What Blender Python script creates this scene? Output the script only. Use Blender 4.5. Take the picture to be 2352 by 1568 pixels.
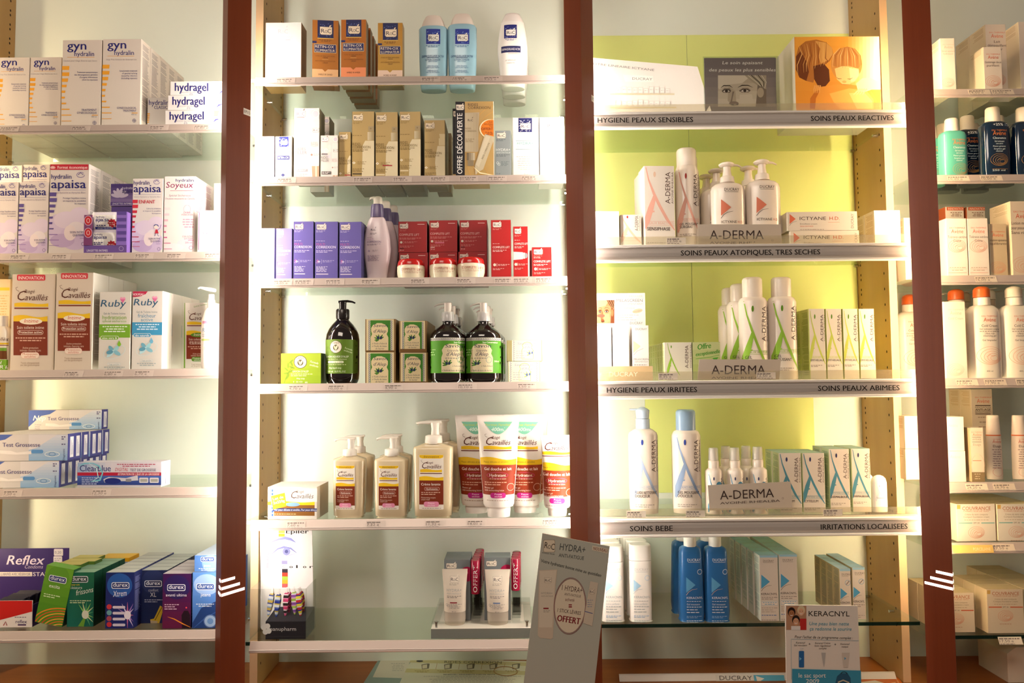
import bpy, math
from mathutils import Matrix, Vector
from mathutils.geometry import tessellate_polygon

# ------------------------------------------------------------------ scene, camera, world, lights
SC = bpy.context.scene
COL = SC.collection
for o in list(bpy.data.objects):
    bpy.data.objects.remove(o)
F = 1700.0                                   # focal length in pixels of a 2352-wide frame
DCAM, ZCAM = 1.70, 1.45
PITCH, ROLL = math.radians(3.05), math.radians(-0.5)
cam_d = bpy.data.cameras.new('camera')
cam_d.sensor_width = 36.0
cam_d.lens = F / 2352 * 36.0
cam_d.clip_start = 0.05
cam = bpy.data.objects.new('camera', cam_d)
COL.objects.link(cam)
CAMR = Matrix.Rotation(math.pi / 2 + PITCH, 3, 'X') @ Matrix.Rotation(ROLL, 3, 'Z')
cam.matrix_world = Matrix.Translation((0, -DCAM, ZCAM)) @ CAMR.to_4x4()
SC.camera = cam

SC.view_settings.view_transform = 'Standard'
SC.view_settings.look = 'None'
SC.view_settings.gamma = 1.0
SC.view_settings.use_curve_mapping = False
SC.view_settings.exposure = 0.0

TUBE_E = 84.0                                # radiance of the fluorescent tubes
world = bpy.data.worlds.new('shop_ambient')
SC.world = world
world.use_nodes = True
wb = world.node_tree.nodes['Background']
wb.inputs[0].default_value = (1.0, 0.80, 0.66, 1)
wb.inputs[1].default_value = 0.17


def area(name, loc, target, sx, sy, power, color):
    d = bpy.data.lights.new(name, 'AREA')
    d.shape = 'RECTANGLE'
    d.size, d.size_y = sx, sy
    d.energy = power
    d.color = color
    o = bpy.data.objects.new(name, d)
    COL.objects.link(o)
    o.location = loc
    o.rotation_euler = (Vector(target) - Vector(loc)).to_track_quat('-Z', 'Y').to_euler()
    return o


area('shop_ceiling_light', (-0.6, -2.6, 3.2), (0.0, 0.1, 1.3), 1.6, 0.8, 38, (1.0, 0.84, 0.70))


def hexc(h):
    h = h.lstrip('#')
    c = [int(h[i:i + 2], 16) / 255 for i in (0, 2, 4)]
    return tuple((v / 12.92 if v <= 0.04045 else ((v + 0.055) / 1.055) ** 2.4) for v in c) + (1.0,)


def ray(px, py):
    return CAMR @ Vector(((px - 1176) / F, -(py - 784) / F, -1.0))


def P(px, py, Y):
    """The point of the plane y = Y seen at photo pixel (px, py), as (x, z)."""
    d = ray(px, py)
    t = (Y + DCAM) / d.y
    return d.x * t, ZCAM + d.z * t


# ------------------------------------------------------------------ materials
_M = {}


def nodes_of(m):
    m.use_nodes = True
    nt = m.node_tree
    return nt, nt.nodes['Principled BSDF']


def mat(c, rough=0.5, spec=0.35, metal=0.0, coat=0.0):
    key = (c, rough, spec, metal, coat)
    if key in _M:
        return _M[key]
    m = bpy.data.materials.new('paint_' + c.lstrip('#'))
    nt, b = nodes_of(m)
    b.inputs['Base Color'].default_value = hexc(c)
    b.inputs['Roughness'].default_value = rough
    b.inputs['Specular IOR Level'].default_value = spec
    b.inputs['Metallic'].default_value = metal
    b.inputs['Coat Weight'].default_value = coat
    b.inputs['Coat Roughness'].default_value = 0.08
    _M[key] = m
    return m


def ink(c):
    return mat(c, 0.55, 0.25)


def glassy(name, tint, gloss=0.08, rough=0.03, base=None, solid=0.0):
    """See-through sheet: tinted transparency under a Fresnel reflection, with an optional milky share."""
    if name in _M:
        return _M[name]
    m = bpy.data.materials.new(name)
    m.use_nodes = True
    nt = m.node_tree
    for n in list(nt.nodes):
        nt.nodes.remove(n)
    out = nt.nodes.new('ShaderNodeOutputMaterial')
    tr = nt.nodes.new('ShaderNodeBsdfTransparent')
    tr.inputs[0].default_value = hexc(tint)
    gl = nt.nodes.new('ShaderNodeBsdfGlossy')
    gl.inputs['Roughness'].default_value = rough
    lw = nt.nodes.new('ShaderNodeLayerWeight')
    lw.inputs[0].default_value = 0.5
    pw = nt.nodes.new('ShaderNodeMath')
    pw.operation = 'POWER'
    pw.inputs[1].default_value = 4.0
    ma = nt.nodes.new('ShaderNodeMath')
    ma.operation = 'MULTIPLY_ADD'
    ma.inputs[1].default_value = 0.42
    ma.inputs[2].default_value = gloss * 0.5
    nt.links.new(lw.outputs['Facing'], pw.inputs[0])
    nt.links.new(pw.outputs[0], ma.inputs[0])
    mx = nt.nodes.new('ShaderNodeMixShader')
    nt.links.new(ma.outputs[0], mx.inputs[0])
    src = tr
    if solid:
        df = nt.nodes.new('ShaderNodeBsdfDiffuse')
        df.inputs[0].default_value = hexc(base or tint)
        m2 = nt.nodes.new('ShaderNodeMixShader')
        m2.inputs[0].default_value = solid
        nt.links.new(tr.outputs[0], m2.inputs[1])
        nt.links.new(df.outputs[0], m2.inputs[2])
        src = m2
    nt.links.new(src.outputs[0], mx.inputs[1])
    nt.links.new(gl.outputs[0], mx.inputs[2])
    nt.links.new(mx.outputs[0], out.inputs[0])
    _M[name] = m
    return m


def wood(name, c1, c2, scale=(3, 3, 60), rough=0.45, vertical=True):
    if name in _M:
        return _M[name]
    m = bpy.data.materials.new(name)
    nt, b = nodes_of(m)
    tc = nt.nodes.new('ShaderNodeTexCoord')
    mp = nt.nodes.new('ShaderNodeMapping')
    mp.inputs['Scale'].default_value = scale
    no = nt.nodes.new('ShaderNodeTexNoise')
    no.inputs['Scale'].default_value = 2.0
    no.inputs['Detail'].default_value = 5
    cr = nt.nodes.new('ShaderNodeValToRGB')
    cr.color_ramp.elements[0].color = hexc(c1)
    cr.color_ramp.elements[1].color = hexc(c2)
    cr.color_ramp.elements[0].position = 0.3
    cr.color_ramp.elements[1].position = 0.7
    nt.links.new(tc.outputs['Object'], mp.inputs['Vector'])
    nt.links.new(mp.outputs[0], no.inputs['Vector'])
    nt.links.new(no.outputs['Fac'], cr.inputs[0])
    nt.links.new(cr.outputs[0], b.inputs['Base Color'])
    b.inputs['Roughness'].default_value = rough
    b.inputs['Specular IOR Level'].default_value = 0.3
    _M[name] = m
    return m


def emit(name, c, s):
    if name in _M:
        return _M[name]
    m = bpy.data.materials.new(name)
    nt, b = nodes_of(m)
    b.inputs['Base Color'].default_value = hexc('#ffffff')
    b.inputs['Emission Color'].default_value = hexc(c)
    b.inputs['Emission Strength'].default_value = s
    _M[name] = m
    return m


GLASS = glassy('shelf_glass', '#fafffb', 0.075, 0.02)
GLASS_EDGE = glassy('shelf_glass_edge', '#2d5048', 0.1, 0.05, '#123028', 0.55)
ACRYL = glassy('clear_acrylic', '#f7f9f7', 0.05, 0.03)
LIP = glassy('frosted_acrylic', '#f2efe4', 0.07, 0.15, '#fff6e6', 0.10)
CLEARCAP = glassy('clear_plastic', '#eeece4', 0.09, 0.08, '#ffffff', 0.30)
ALU = mat('#bfaea3', 0.38, 0.5, 0.15)
CHROME = mat('#c9ccca', 0.2, 0.5, 1.0)
WHITEB = '#e9e4dc'                           # white board
CREAM = '#e6dccb'


# ------------------------------------------------------------------ mesh builder
class MB:
    def __init__(self):
        self.v, self.f, self.m, self.mats, self.sm = [], [], [], [], []

    def mi(self, m):
        for i, k in enumerate(self.mats):
            if k is m:
                return i
        self.mats.append(m)
        return len(self.mats) - 1

    def add(self, vs, fs, m, smooth=False):
        o = len(self.v)
        i = self.mi(m)
        self.v.extend(vs)
        for f in fs:
            self.f.append([k + o for k in f])
            self.m.append(i)
            self.sm.append(smooth)

    def box(self, x0, x1, y0, y1, z0, z1, m, mtop=None, mside=None, mfront=None):
        vs = [(x0, y0, z0), (x1, y0, z0), (x1, y1, z0), (x0, y1, z0), (x0, y0, z1), (x1, y0, z1), (x1, y1, z1), (x0, y1, z1)]
        self.add(vs, [[3, 2, 1, 0]], m)
        o = len(self.v) - 8
        for f, k in (([4, 5, 6, 7], mtop), ([0, 1, 5, 4], mfront), ([1, 2, 6, 5], mside), ([2, 3, 7, 6], None), ([3, 0, 4, 7], mside)):
            self.f.append([a + o for a in f])
            self.m.append(self.mi(k or m))
            self.sm.append(False)

    def prism(self, prof, axis, a0, a1, m):
        """Extrude a closed 2-D profile along an axis: 'x' profile is (y, z); 'z' profile is (x, y); 'y' profile is (x, z)."""
        def pt(p, a):
            return {'x': (a, p[0], p[1]), 'z': (p[0], p[1], a), 'y': (p[0], a, p[1])}[axis]
        n = len(prof)
        vs = [pt(p, a0) for p in prof] + [pt(p, a1) for p in prof]
        fs = [list(range(n))[::-1], list(range(n, 2 * n))]
        fs += [[i, (i + 1) % n, n + (i + 1) % n, n + i] for i in range(n)]
        self.add(vs, fs, m)

    def tube(self, pts, r, m, seg=10, closed=False, flat=1.0):
        """Round bar along a 3-D polyline; r is one radius or one per point."""
        pts = [Vector(p) for p in pts]
        n = len(pts)
        rs = r if isinstance(r, (list, tuple)) else [r] * n
        vs = []
        for i, p in enumerate(pts):
            a = pts[(i - 1) % n] if (closed or i) else pts[0]
            b = pts[(i + 1) % n] if (closed or i < n - 1) else pts[-1]
            t = (b - a).normalized()
            up = Vector((0, 0, 1)) if abs(t.z) < 0.9 else Vector((0, 1, 0))
            s = t.cross(up).normalized()
            u = s.cross(t).normalized()
            for k in range(seg):
                an = 2 * math.pi * k / seg
                vs.append(tuple(p + s * math.cos(an) * rs[i] + u * math.sin(an) * rs[i] * flat))
        fs = []
        for i in range(n if closed else n - 1):
            j = (i + 1) % n
            for k in range(seg):
                k2 = (k + 1) % seg
                fs.append([i * seg + k, i * seg + k2, j * seg + k2, j * seg + k])
        self.add(vs, fs, m, True)
        if not closed:
            self.add(vs[:seg], [list(range(seg))[::-1]], m)
            self.add(vs[-seg:], [list(range(seg))], m)

    def loft(self, secs, n, m, seg=36, cx=0.0, cy=0.0, caps=True):
        """secs: (z, half width, half depth) from bottom to top; n: superellipse exponent."""
        vs = []
        for z, a, b in secs:
            for k in range(seg):
                t = 2 * math.pi * (k + 0.5) / seg
                c, s = math.cos(t), math.sin(t)
                vs.append((cx + a * math.copysign(abs(c) ** (2 / n), c), cy + b * math.copysign(abs(s) ** (2 / n), s), z))
        fs = []
        for i in range(len(secs) - 1):
            for k in range(seg):
                k2 = (k + 1) % seg
                fs.append([i * seg + k, i * seg + k2, (i + 1) * seg + k2, (i + 1) * seg + k])
        self.add(vs, fs, m, True)
        if caps:
            self.add(vs[:seg], [list(range(seg))[::-1]], m)
            self.add(vs[-seg:], [list(range(seg))], m)

    def build(self, name, parent=None, loc=(0, 0, 0), rot=(0, 0, 0)):
        me = bpy.data.meshes.new(name)
        me.from_pydata(self.v, [], self.f)
        for m in self.mats:
            me.materials.append(m)
        me.polygons.foreach_set('material_index', self.m)
        me.polygons.foreach_set('use_smooth', self.sm)
        me.update()
        o = bpy.data.objects.new(name, me)
        COL.objects.link(o)
        o.location = loc
        o.rotation_euler = rot
        if parent:
            o.parent = parent
        return o


def tag(o, label=None, cat=None, group=None, kind=None):
    if label:
        o['label'] = label
    if cat:
        o['category'] = cat
    if group:
        o['group'] = group
    if kind:
        o['kind'] = kind
    return o


def empty(name, loc, label=None, cat=None, group=None, rot=(0, 0, 0)):
    o = bpy.data.objects.new(name, None)
    o.empty_display_size = 0.02
    COL.objects.link(o)
    o.location = loc
    o.rotation_euler = rot
    return tag(o, label, cat, group)


def dup(o, loc, label, rotz=None):
    """A copy of a thing with copies of its parts and sub-parts."""
    c = o.copy()
    COL.objects.link(c)
    c.location = loc
    if rotz is not None:
        c.rotation_euler[2] = rotz
    c['label'] = label
    kids = [k for k in bpy.data.objects if k.parent is o]
    for k in kids:
        d = k.copy()
        COL.objects.link(d)
        d.parent = c
        for g in [q for q in bpy.data.objects if q.parent is k]:
            e = g.copy()
            COL.objects.link(e)
            e.parent = d
    return c


# ------------------------------------------------------------------ lettering and print
_T = {}
_CAP = {}


def text_mesh(s, bold=0.0):
    key = (s, bold)
    if key in _T:
        return _T[key]
    cu = bpy.data.curves.new('t', 'FONT')
    cu.body = s
    cu.size = 1.0
    cu.resolution_u = 2
    cu.offset = bold
    ob = bpy.data.objects.new('t', cu)
    COL.objects.link(ob)
    bpy.context.view_layer.update()
    me = bpy.data.meshes.new_from_object(ob.evaluated_get(bpy.context.evaluated_depsgraph_get()))
    vs = [(v.co.x, v.co.y) for v in me.vertices]
    fs = [list(p.vertices) for p in me.polygons]
    bpy.data.objects.remove(ob)
    bpy.data.curves.remove(cu)
    bpy.data.meshes.remove(me)
    _T[key] = (vs, fs)
    return _T[key]


CAPH = 0.72
_h = text_mesh('H')[0]
CAPH = max(v[1] for v in _h)


class Print:
    """Printing on one face: drawn in photo pixels, laid on the face's own surface."""

    def __init__(self, mb, to_uv, surf, step=None):
        self.mb, self.to_uv, self.surf, self.step, self.l = mb, to_uv, surf, step, 1
        self.held = 0

    def raw(self, vs, fs, c):
        m = ink(c) if isinstance(c, str) else c
        l = self.l
        if not self.held:
            self.l += 0.13
        self.mb.add([self.surf(*self.to_uv(x, y), l) for x, y in vs], fs, m)

    def poly(self, pts, c):
        tri = tessellate_polygon([[Vector((x, y, 0)) for x, y in pts]])
        tris = [[pts[i] for i in t] for t in tri]
        if self.step:
            out, k = [], 0
            while tris and k < 6000:
                k += 1
                t = tris.pop()
                e = [(abs(t[i][0] - t[(i + 1) % 3][0]) + 0.3 * abs(t[i][1] - t[(i + 1) % 3][1]), i) for i in range(3)]
                d, i = max(e)
                if d > self.step:
                    a, b, q = t[i], t[(i + 1) % 3], t[(i + 2) % 3]
                    mid = ((a[0] + b[0]) / 2, (a[1] + b[1]) / 2)
                    tris += [[a, mid, q], [mid, b, q]]
                else:
                    out.append(t)
            tris = out + tris
        vs, fs = [], []
        for t in tris:
            # wound so that the face looks outwards (photo y runs down)
            ar = (t[1][0] - t[0][0]) * (t[2][1] - t[0][1]) - (t[2][0] - t[0][0]) * (t[1][1] - t[0][1])
            if ar > 0:
                t = t[::-1]
            fs.append([len(vs), len(vs) + 1, len(vs) + 2])
            vs += t
        self.raw(vs, fs, c)

    def r(self, x0, y0, x1, y1, c):
        self.poly([(x0, y0), (x1, y0), (x1, y1), (x0, y1)], c)

    def e(self, cx, cy, rx, ry, c, n=20, rot=0):
        ca, sa = math.cos(rot), math.sin(rot)
        self.poly([(cx + rx * math.cos(a) * ca - ry * math.sin(a) * sa, cy + rx * math.cos(a) * sa + ry * math.sin(a) * ca)
                   for a in (2 * math.pi * k / n for k in range(n))], c)

    def rr(self, x0, y0, x1, y1, rad, c):
        pts = []
        for qx, qy, a0 in ((x1 - rad, y0 + rad, -90), (x1 - rad, y1 - rad, 0), (x0 + rad, y1 - rad, 90), (x0 + rad, y0 + rad, 180)):
            for k in range(4):
                a = math.radians(a0 + 30 * k)
                pts.append((qx + rad * math.cos(a), qy + rad * math.sin(a)))
        self.poly(pts, c)

    def hold(self, on):
        self.held += 1 if on else -1
        if not self.held:
            self.l += 0.13

    def s(self, pts, w, c, closed=False):
        """Stroke along a polyline; w one width or one per point."""
        n = len(pts)
        ws = w if isinstance(w, (list, tuple)) else [w] * n
        L, R = [], []
        for i in range(n):
            a = pts[i - 1] if (closed or i) else pts[0]
            b = pts[(i + 1) % n] if (closed or i < n - 1) else pts[-1]
            dx, dy = b[0] - a[0], b[1] - a[1]
            d = math.hypot(dx, dy) or 1
            nx, ny = -dy / d * ws[i] / 2, dx / d * ws[i] / 2
            L.append((pts[i][0] + nx, pts[i][1] + ny))
            R.append((pts[i][0] - nx, pts[i][1] - ny))
        self.hold(True)
        for i in range(n if closed else n - 1):
            j = (i + 1) % n
            self.poly([L[i], L[j], R[j], R[i]], c)
        self.hold(False)

    def ring(self, cx, cy, rx, ry, w, c, n=22, a0=0, a1=360, rot=0):
        ca, sa = math.cos(rot), math.sin(rot)
        full = abs(a1 - a0) >= 360
        k = n if full else n + 1
        pts = []
        for i in range(k):
            a = math.radians(a0 + (a1 - a0) * i / n)
            x, y = rx * math.cos(a), ry * math.sin(a)
            pts.append((cx + x * ca - y * sa, cy + x * sa + y * ca))
        self.s(pts, w, c, full)

    def t(self, s, x, y, h, c, w=None, al='l', bold=0.0, sh=0.0, rot=0.0):
        """Text with capitals h pixels high, baseline starting at (x, y); w fits its width; rot in degrees, anticlockwise."""
        if bold:
            q = bold * 0.8 * h / CAPH
            a = math.radians(rot)
            for e in (-1, 1):
                self.t(s, x + e * q * math.cos(a), y - e * q * math.sin(a), h, c, w, al, 0, sh, rot)
            return
        vs, fs = text_mesh(s)
        if not vs:
            return
        x0 = min(v[0] for v in vs)
        x1 = max(v[0] for v in vs)
        k = h / CAPH
        kx = (w / (x1 - x0)) if w else k
        wid = (x1 - x0) * kx
        off = {'l': 0, 'c': -wid / 2, 'r': -wid}[al]
        ca, sa = math.cos(math.radians(rot)), math.sin(math.radians(rot))
        out = []
        for vx, vy in vs:
            a, b = (vx - x0) * kx + off + sh * vy * k, vy * k
            out.append((x + a * ca - b * sa, y - (a * sa + b * ca)))
        self.raw(out, fs, c)

    def g(self, x0, x1, y, n, dy, c, h=1.6, al='l', seed=1):
        """Print too small to read in the photo: broken word-length bars."""
        self.hold(True)
        for i in range(n):
            q = (math.sin((i + 1) * 12.9898 * seed) * 43758.5453) % 1
            wl = (x1 - x0) * (0.68 + 0.32 * q)
            a = {'l': x0, 'r': x1 - wl, 'c': (x0 + x1 - wl) / 2}[al]
            b = a
            j = 0
            while b < a + wl - 1:
                j += 1
                q = (math.sin((i * 7 + j) * 78.233 * seed) * 43758.5453) % 1
                ww = min(3 + 7 * q, a + wl - b)
                self.r(b, y + i * dy - h, b + ww, y + i * dy, c)
                b += ww + 1.5
        self.hold(False)

    def grad(self, x0, y0, x1, y1, c0, c1, n=8, vert=True):
        a = [int(c0[i:i + 2], 16) for i in (1, 3, 5)]
        b = [int(c1[i:i + 2], 16) for i in (1, 3, 5)]
        self.hold(True)
        for i in range(n):
            t = (i + 0.5) / n
            c = '#%02x%02x%02x' % tuple(int(p + (q - p) * t) for p, q in zip(a, b))
            if vert:
                self.r(x0, y0 + (y1 - y0) * i / n, x1, y0 + (y1 - y0) * (i + 1) / n, c)
            else:
                self.r(x0 + (x1 - x0) * i / n, y0, x0 + (x1 - x0) * (i + 1) / n, y1, c)
        self.hold(False)

    def up(self, k=1):
        self.l += 0.05 * k
        return self


EPS = 0.00016
ORD = ['second', 'third', 'fourth', 'fifth', 'sixth', 'seventh', 'eighth', 'ninth', 'tenth']
# ------------------------------------------------------------------ the setting
YB = 0.250                                   # back wall
ZBASE = P(1176, 1515, YB)[1]                 # top of the wooden plinth
POSTS = [-1.395, -0.618, 0.157, 0.925, 1.70]
PANELS = [(-1.352, -1.333), (-0.6265, -0.608), (0.1475, 0.166), (0.916, 0.9345), (1.690, 1.709)]


def struct(name, mb, kind='structure'):
    o = mb.build(name)
    o['kind'] = kind
    return o


wall_m = bpy.data.materials.new('mint_wall_paint')
nt, b = nodes_of(wall_m)
no = nt.nodes.new('ShaderNodeTexNoise')
no.inputs['Scale'].default_value = 5.0
cr = nt.nodes.new('ShaderNodeValToRGB')
cr.color_ramp.elements[0].color = hexc('#e4ebdd')
cr.color_ramp.elements[1].color = hexc('#e8eee2')
tc = nt.nodes.new('ShaderNodeTexCoord')
nt.links.new(tc.outputs['Object'], no.inputs['Vector'])
nt.links.new(no.outputs['Fac'], cr.inputs[0])
nt.links.new(cr.outputs[0], b.inputs['Base Color'])
b.inputs['Roughness'].default_value = 0.5
b.inputs['Specular IOR Level'].default_value = 0.3

mb = MB()
mb.box(-2.4, 2.7, YB, YB + 0.06, 0, 2.9, wall_m)
struct('wall_back', mb)
mb = MB()
mb.box(-3.0, 3.2, -4.0, YB + 0.06, -0.06, 0.0, wood('floor_tiles', '#6d5a48', '#7d6a55', (1, 1, 1), 0.4))
struct('floor', mb)
mb = MB()
mb.box(-2.4, 2.7, -0.45, YB + 0.06, 2.9, 2.96, mat('#e8e2d6', 0.7))
struct('ceiling', mb)

PLINTH = wood('plinth_wood', '#8a4a18', '#9e5c24', (2, 14, 14), 0.4)
mb = MB()
mb.box(-2.4, 2.7, -0.36, YB, 0.0, ZBASE, PLINTH)
tag(mb.build('wooden_plinth'), 'long brown wooden plinth running under all the shelf bays', 'plinth')

MAPLE = wood('pale_maple', '#e0b98a', '#e8c69a', (8, 8, 1.2), 0.4)
PANEL_SIDE = wood('maple_side', '#b8935a', '#c49f66', (8, 8, 1.2), 0.45)  # golden tone partly stands for warm lamp light and bounce
HOLE = mat('#2b1a10', 0.8)
pl_lab = ['pale maple shelf divider at the far left edge, beside the orange barred cartons',
          'pale maple shelf divider with peg holes just right of the left brown post',
          'pale maple shelf divider hidden behind the middle brown post',
          'pale maple shelf divider with peg holes between the green backed bay and the right bay',
          'pale maple shelf divider beyond the right bay, out at the right']
for i, (a, c) in enumerate(PANELS):
    mb = MB()
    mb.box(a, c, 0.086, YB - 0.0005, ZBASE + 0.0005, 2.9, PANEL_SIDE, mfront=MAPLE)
    for yy, two in ((0.108, False), (0.228, True)):
        z = ZBASE + 0.05
        while z < 2.5:
            for dz in ((0, 0.0125) if two else (0,)):
                for x, sgn in ((a, -1), (c, 1)):
                    pts = [(x + sgn * 0.0003, yy + 0.0026 * math.cos(k * math.pi / 4), z + dz + 0.0036 * math.sin(k * math.pi / 4)) for k in range(8)]
                    mb.add(pts, [list(range(8))], HOLE)
            z += 0.0385
    tag(mb.build('shelf_divider_panel'), pl_lab[i], 'panel', 'maple panels between the shelf bays')

# brown V-fronted posts that hide the fluorescent tubes
POSTM = bpy.data.materials.new('brown_lacquer')
nt, b = nodes_of(POSTM)
no = nt.nodes.new('ShaderNodeTexNoise')
no.inputs['Scale'].default_value = 9.0
cr = nt.nodes.new('ShaderNodeValToRGB')
cr.color_ramp.elements[0].color = hexc('#632912')
cr.color_ramp.elements[1].color = hexc('#6d3016')
nt.links.new(no.outputs['Fac'], cr.inputs[0])
nt.links.new(cr.outputs[0], b.inputs['Base Color'])
b.inputs['Roughness'].default_value = 0.42
b.inputs['Specular IOR Level'].default_value = 0.18
TUBEW = emit('warm_fluorescent_light', '#ffe4b8', TUBE_E)
TUBEY = emit('amber_fluorescent_light', '#ffe0b2', TUBE_E)
TUBEM = emit('fluorescent_light', '#fff7ea', TUBE_E)
SLOTM = emit('lit_slot', '#fff4e2', 6.0)
po_lab = ['brown post out of sight at the far left', 'brown V-fronted post with three lit slots, left of the middle bay',
          'brown V-fronted post behind the tilted grey easel card', 'dark brown V-fronted post with three lit slots, left of the right bay',
          'brown post out of sight at the far right']
ZSL = [P(513, y, -0.115)[1] for y in (1335, 1352, 1367)]
for i, px in enumerate(POSTS):
    root = empty('light_post', (px, -0.06, ZBASE), po_lab[i], 'post', 'brown posts that light the shelves')
    H = 2.9 - ZBASE - 0.001
    mb = MB()
    w, d, t = 0.0325, 0.055, 0.002
    mb.prism([(-w, 0), (0, -d), (w, 0), (w - t, 0.0), (0, -d + 1.6 * t), (-w + t, 0.0)], 'z', 0.0005, H, POSTM)
    mb.build('housing', root)
    if i in (1, 2):
        mb = MB()
        n = Vector((d, -w, 0)).normalized()
        tv = Vector((w, d, 0)).normalized()
        fl = math.hypot(w, d)
        s0, s1, zc = (.70, 1.0, P(569, 257, -.07)[1] - ZBASE) if i == 1 else (.80, 1.0, P(1358, 225, -.07)[1] - ZBASE)

        def sp(u, v, l):
            q = Vector((0, -d, 0)) + tv * (fl * s0 + u) + n * (.0003 + EPS * l)
            return (q.x, q.y, zc + v)
        L = fl * (s1 - s0)
        c4 = [(0, -.007), (L, -.007), (L, .007), (0, .007)]
        mb.add([sp(a, e, 0) for a, e in c4] + [sp(a, e, -1.5) for a, e in c4], [[0, 1, 2, 3], [7, 6, 5, 4], [0, 4, 5, 1], [1, 5, 6, 2], [2, 6, 7, 3], [3, 7, 4, 0]], mat('#d8d0c4', .5))
        pr = Print(mb, lambda a, e: (a * .001, -e * .001), sp)
        pr.t('EPI15' if i == 1 else 'EPI', 1.5, 3.4, 7, '#2a2220', w=L * 1000 - 3)
        mb.build('sticker', root)['label'] = 'small white sticker with black letters'
    if i == 4:
        continue
    mb = MB()
    mb.loft([(1.01 - ZBASE, 0.007, 0.007), (2.26 - ZBASE, 0.007, 0.007)], 2, (TUBEW, TUBEM, TUBEM, TUBEY)[i], 12, cx=0.0, cy=0.014)
    mb.build('fluorescent_tube', root)
    for k, z in enumerate(ZSL):
        z -= ZBASE
        for sgn in (-1, 1):
            L = (0.55, 0.75, 0.95)[k] * (1.0 if sgn == (1 if i < 2 else -1) else 0.5)
            n = Vector((sgn * d, -w, 0)).normalized() * 0.0004
            p0 = Vector((sgn * 0.0008, -d, z)) + n
            p1 = Vector((sgn * w * L, -d + d * L, z)) + n
            mb = MB()
            q = Vector((0, 0, 0.0027))
            mb.add([tuple(p0 - q), tuple(p1 - q), tuple(p1 + q), tuple(p0 + q)], [[0, 1, 2, 3]], SLOTM)
            mb.build('light_slot', root)

# yellow-green back sheets of the third bay
GREEN = mat('#e0e88e', 0.5, 0.3)
gx0, gx1 = 0.168, 0.914
gs = []


def sheet(x0, x1, ytop, ybot, lab):
    z1, z0 = P(1650, ytop, 0.247)[1], P(1650, ybot, 0.247)[1]
    mb = MB()
    mb.box(x0, x1, 0.2465, 0.2495, z0, z1, GREEN)
    tag(mb.build('green_back_sheet'), lab, 'backing sheet', 'yellow green sheets on the back wall')


xs = P(1590, 700, 0.248)[0]
sheet(gx0, xs - 0.0006, 80, 880, 'tall yellow green backing sheet on the left half of the signed bay')
sheet(xs + 0.0006, gx1, 80, 880, 'tall yellow green backing sheet on the right half, behind the baby photo cube')
sheet(P(1483, 1000, .248)[0], P(1870, 1000, .248)[0], 884, 1130, 'smaller yellow green backing sheet behind the pale blue capped bottles')


# ------------------------------------------------------------------ shelves
SH = {}


def bay_x(bay):
    return {'L': (-1.332, -0.6275), 'M': (-0.607, 0.1465), 'G': (0.167, 0.915), 'R': (0.9355, 1.689)}[bay]


def shelf(key, px, py, lab, rail=None, sides=True):
    bay = key[0]
    x0, x1 = bay_x(bay)
    z = P(px, py, -0.004)[1] - 0.001
    SH[key] = z
    root = empty('glass_shelf', ((x0 + x1) / 2, 0, z), lab, 'shelf', 'glass shelves')
    w = (x1 - x0) / 2 - 0.001
    mb = MB()
    mb.box(-w, w, 0.0, YB - 0.004, -0.008, 0.0, GLASS, mfront=GLASS_EDGE)
    mb.build('glass_pane', root)
    for sx in (-1, 1):
        for yy in (0.115, 0.235):
            mb = MB()
            mb.tube([(sx * (w + 0.0005), yy, -0.012), (sx * (w - 0.012), yy, -0.012)], 0.0036, CHROME, 8)
            mb.build('shelf_peg', root)
    if rail == 'price':
        mb = MB()
        pr = [(-0.001, 0.002), (-0.004, 0.002), (-0.013, -0.0185), (-0.0125, -0.0205), (-0.009, -0.0205), (-0.009, -0.018), (-0.002, -0.0015)]
        mb.prism(pr, 'x', -w + 0.012 if bay == 'M' else -w, w - 0.012, ALU)
        # the clear channel line under the tags
        mb.prism([(-0.0129, -0.0148), (-0.0121, -0.0140), (-0.0105, -0.0140), (-0.0112, -0.0150)], 'x', -w + 0.012 if bay == 'M' else -w, w - 0.012, mat('#b9aca4', 0.4))
        mb.build('price_rail', root)
    return root


for k, (py, lab) in enumerate([(287.5, 'top glass shelf in the left bay, under the orange barred cartons'), (581, 'left bay glass shelf under the lilac and white cartons'),
                               (849, 'left bay glass shelf under the red brown and yellow cartons'), (1121, 'left bay glass shelf carrying long pregnancy test boxes'),
                               (1449, 'lowest glass shelf in the left bay, under the small bright boxes')]):
    shelf('L%d' % (k + 1), 250, py, lab, 'price')
for k, (py, lab) in enumerate([(176, 'top glass shelf of the middle bay, under the orange cartons and blue bottles'), (404.5, 'middle bay glass shelf under the gold cartons'),
                               (638, 'middle bay glass shelf under the violet and red cartons'), (879.5, 'middle bay glass shelf under the black pump bottles'),
                               (1192, 'middle bay glass shelf under the cream pump bottles and squeeze tubes'), (1471, 'lowest glass shelf of the middle bay, under the tweezer stand')]):
    shelf('M%d' % (k + 1), 950, py, lab, 'price')

RAILM = mat('#c6beb6', 0.35, 0.5, 0.2)
RAILW = mat('#ece6de', 0.35, 0.4)


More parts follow.
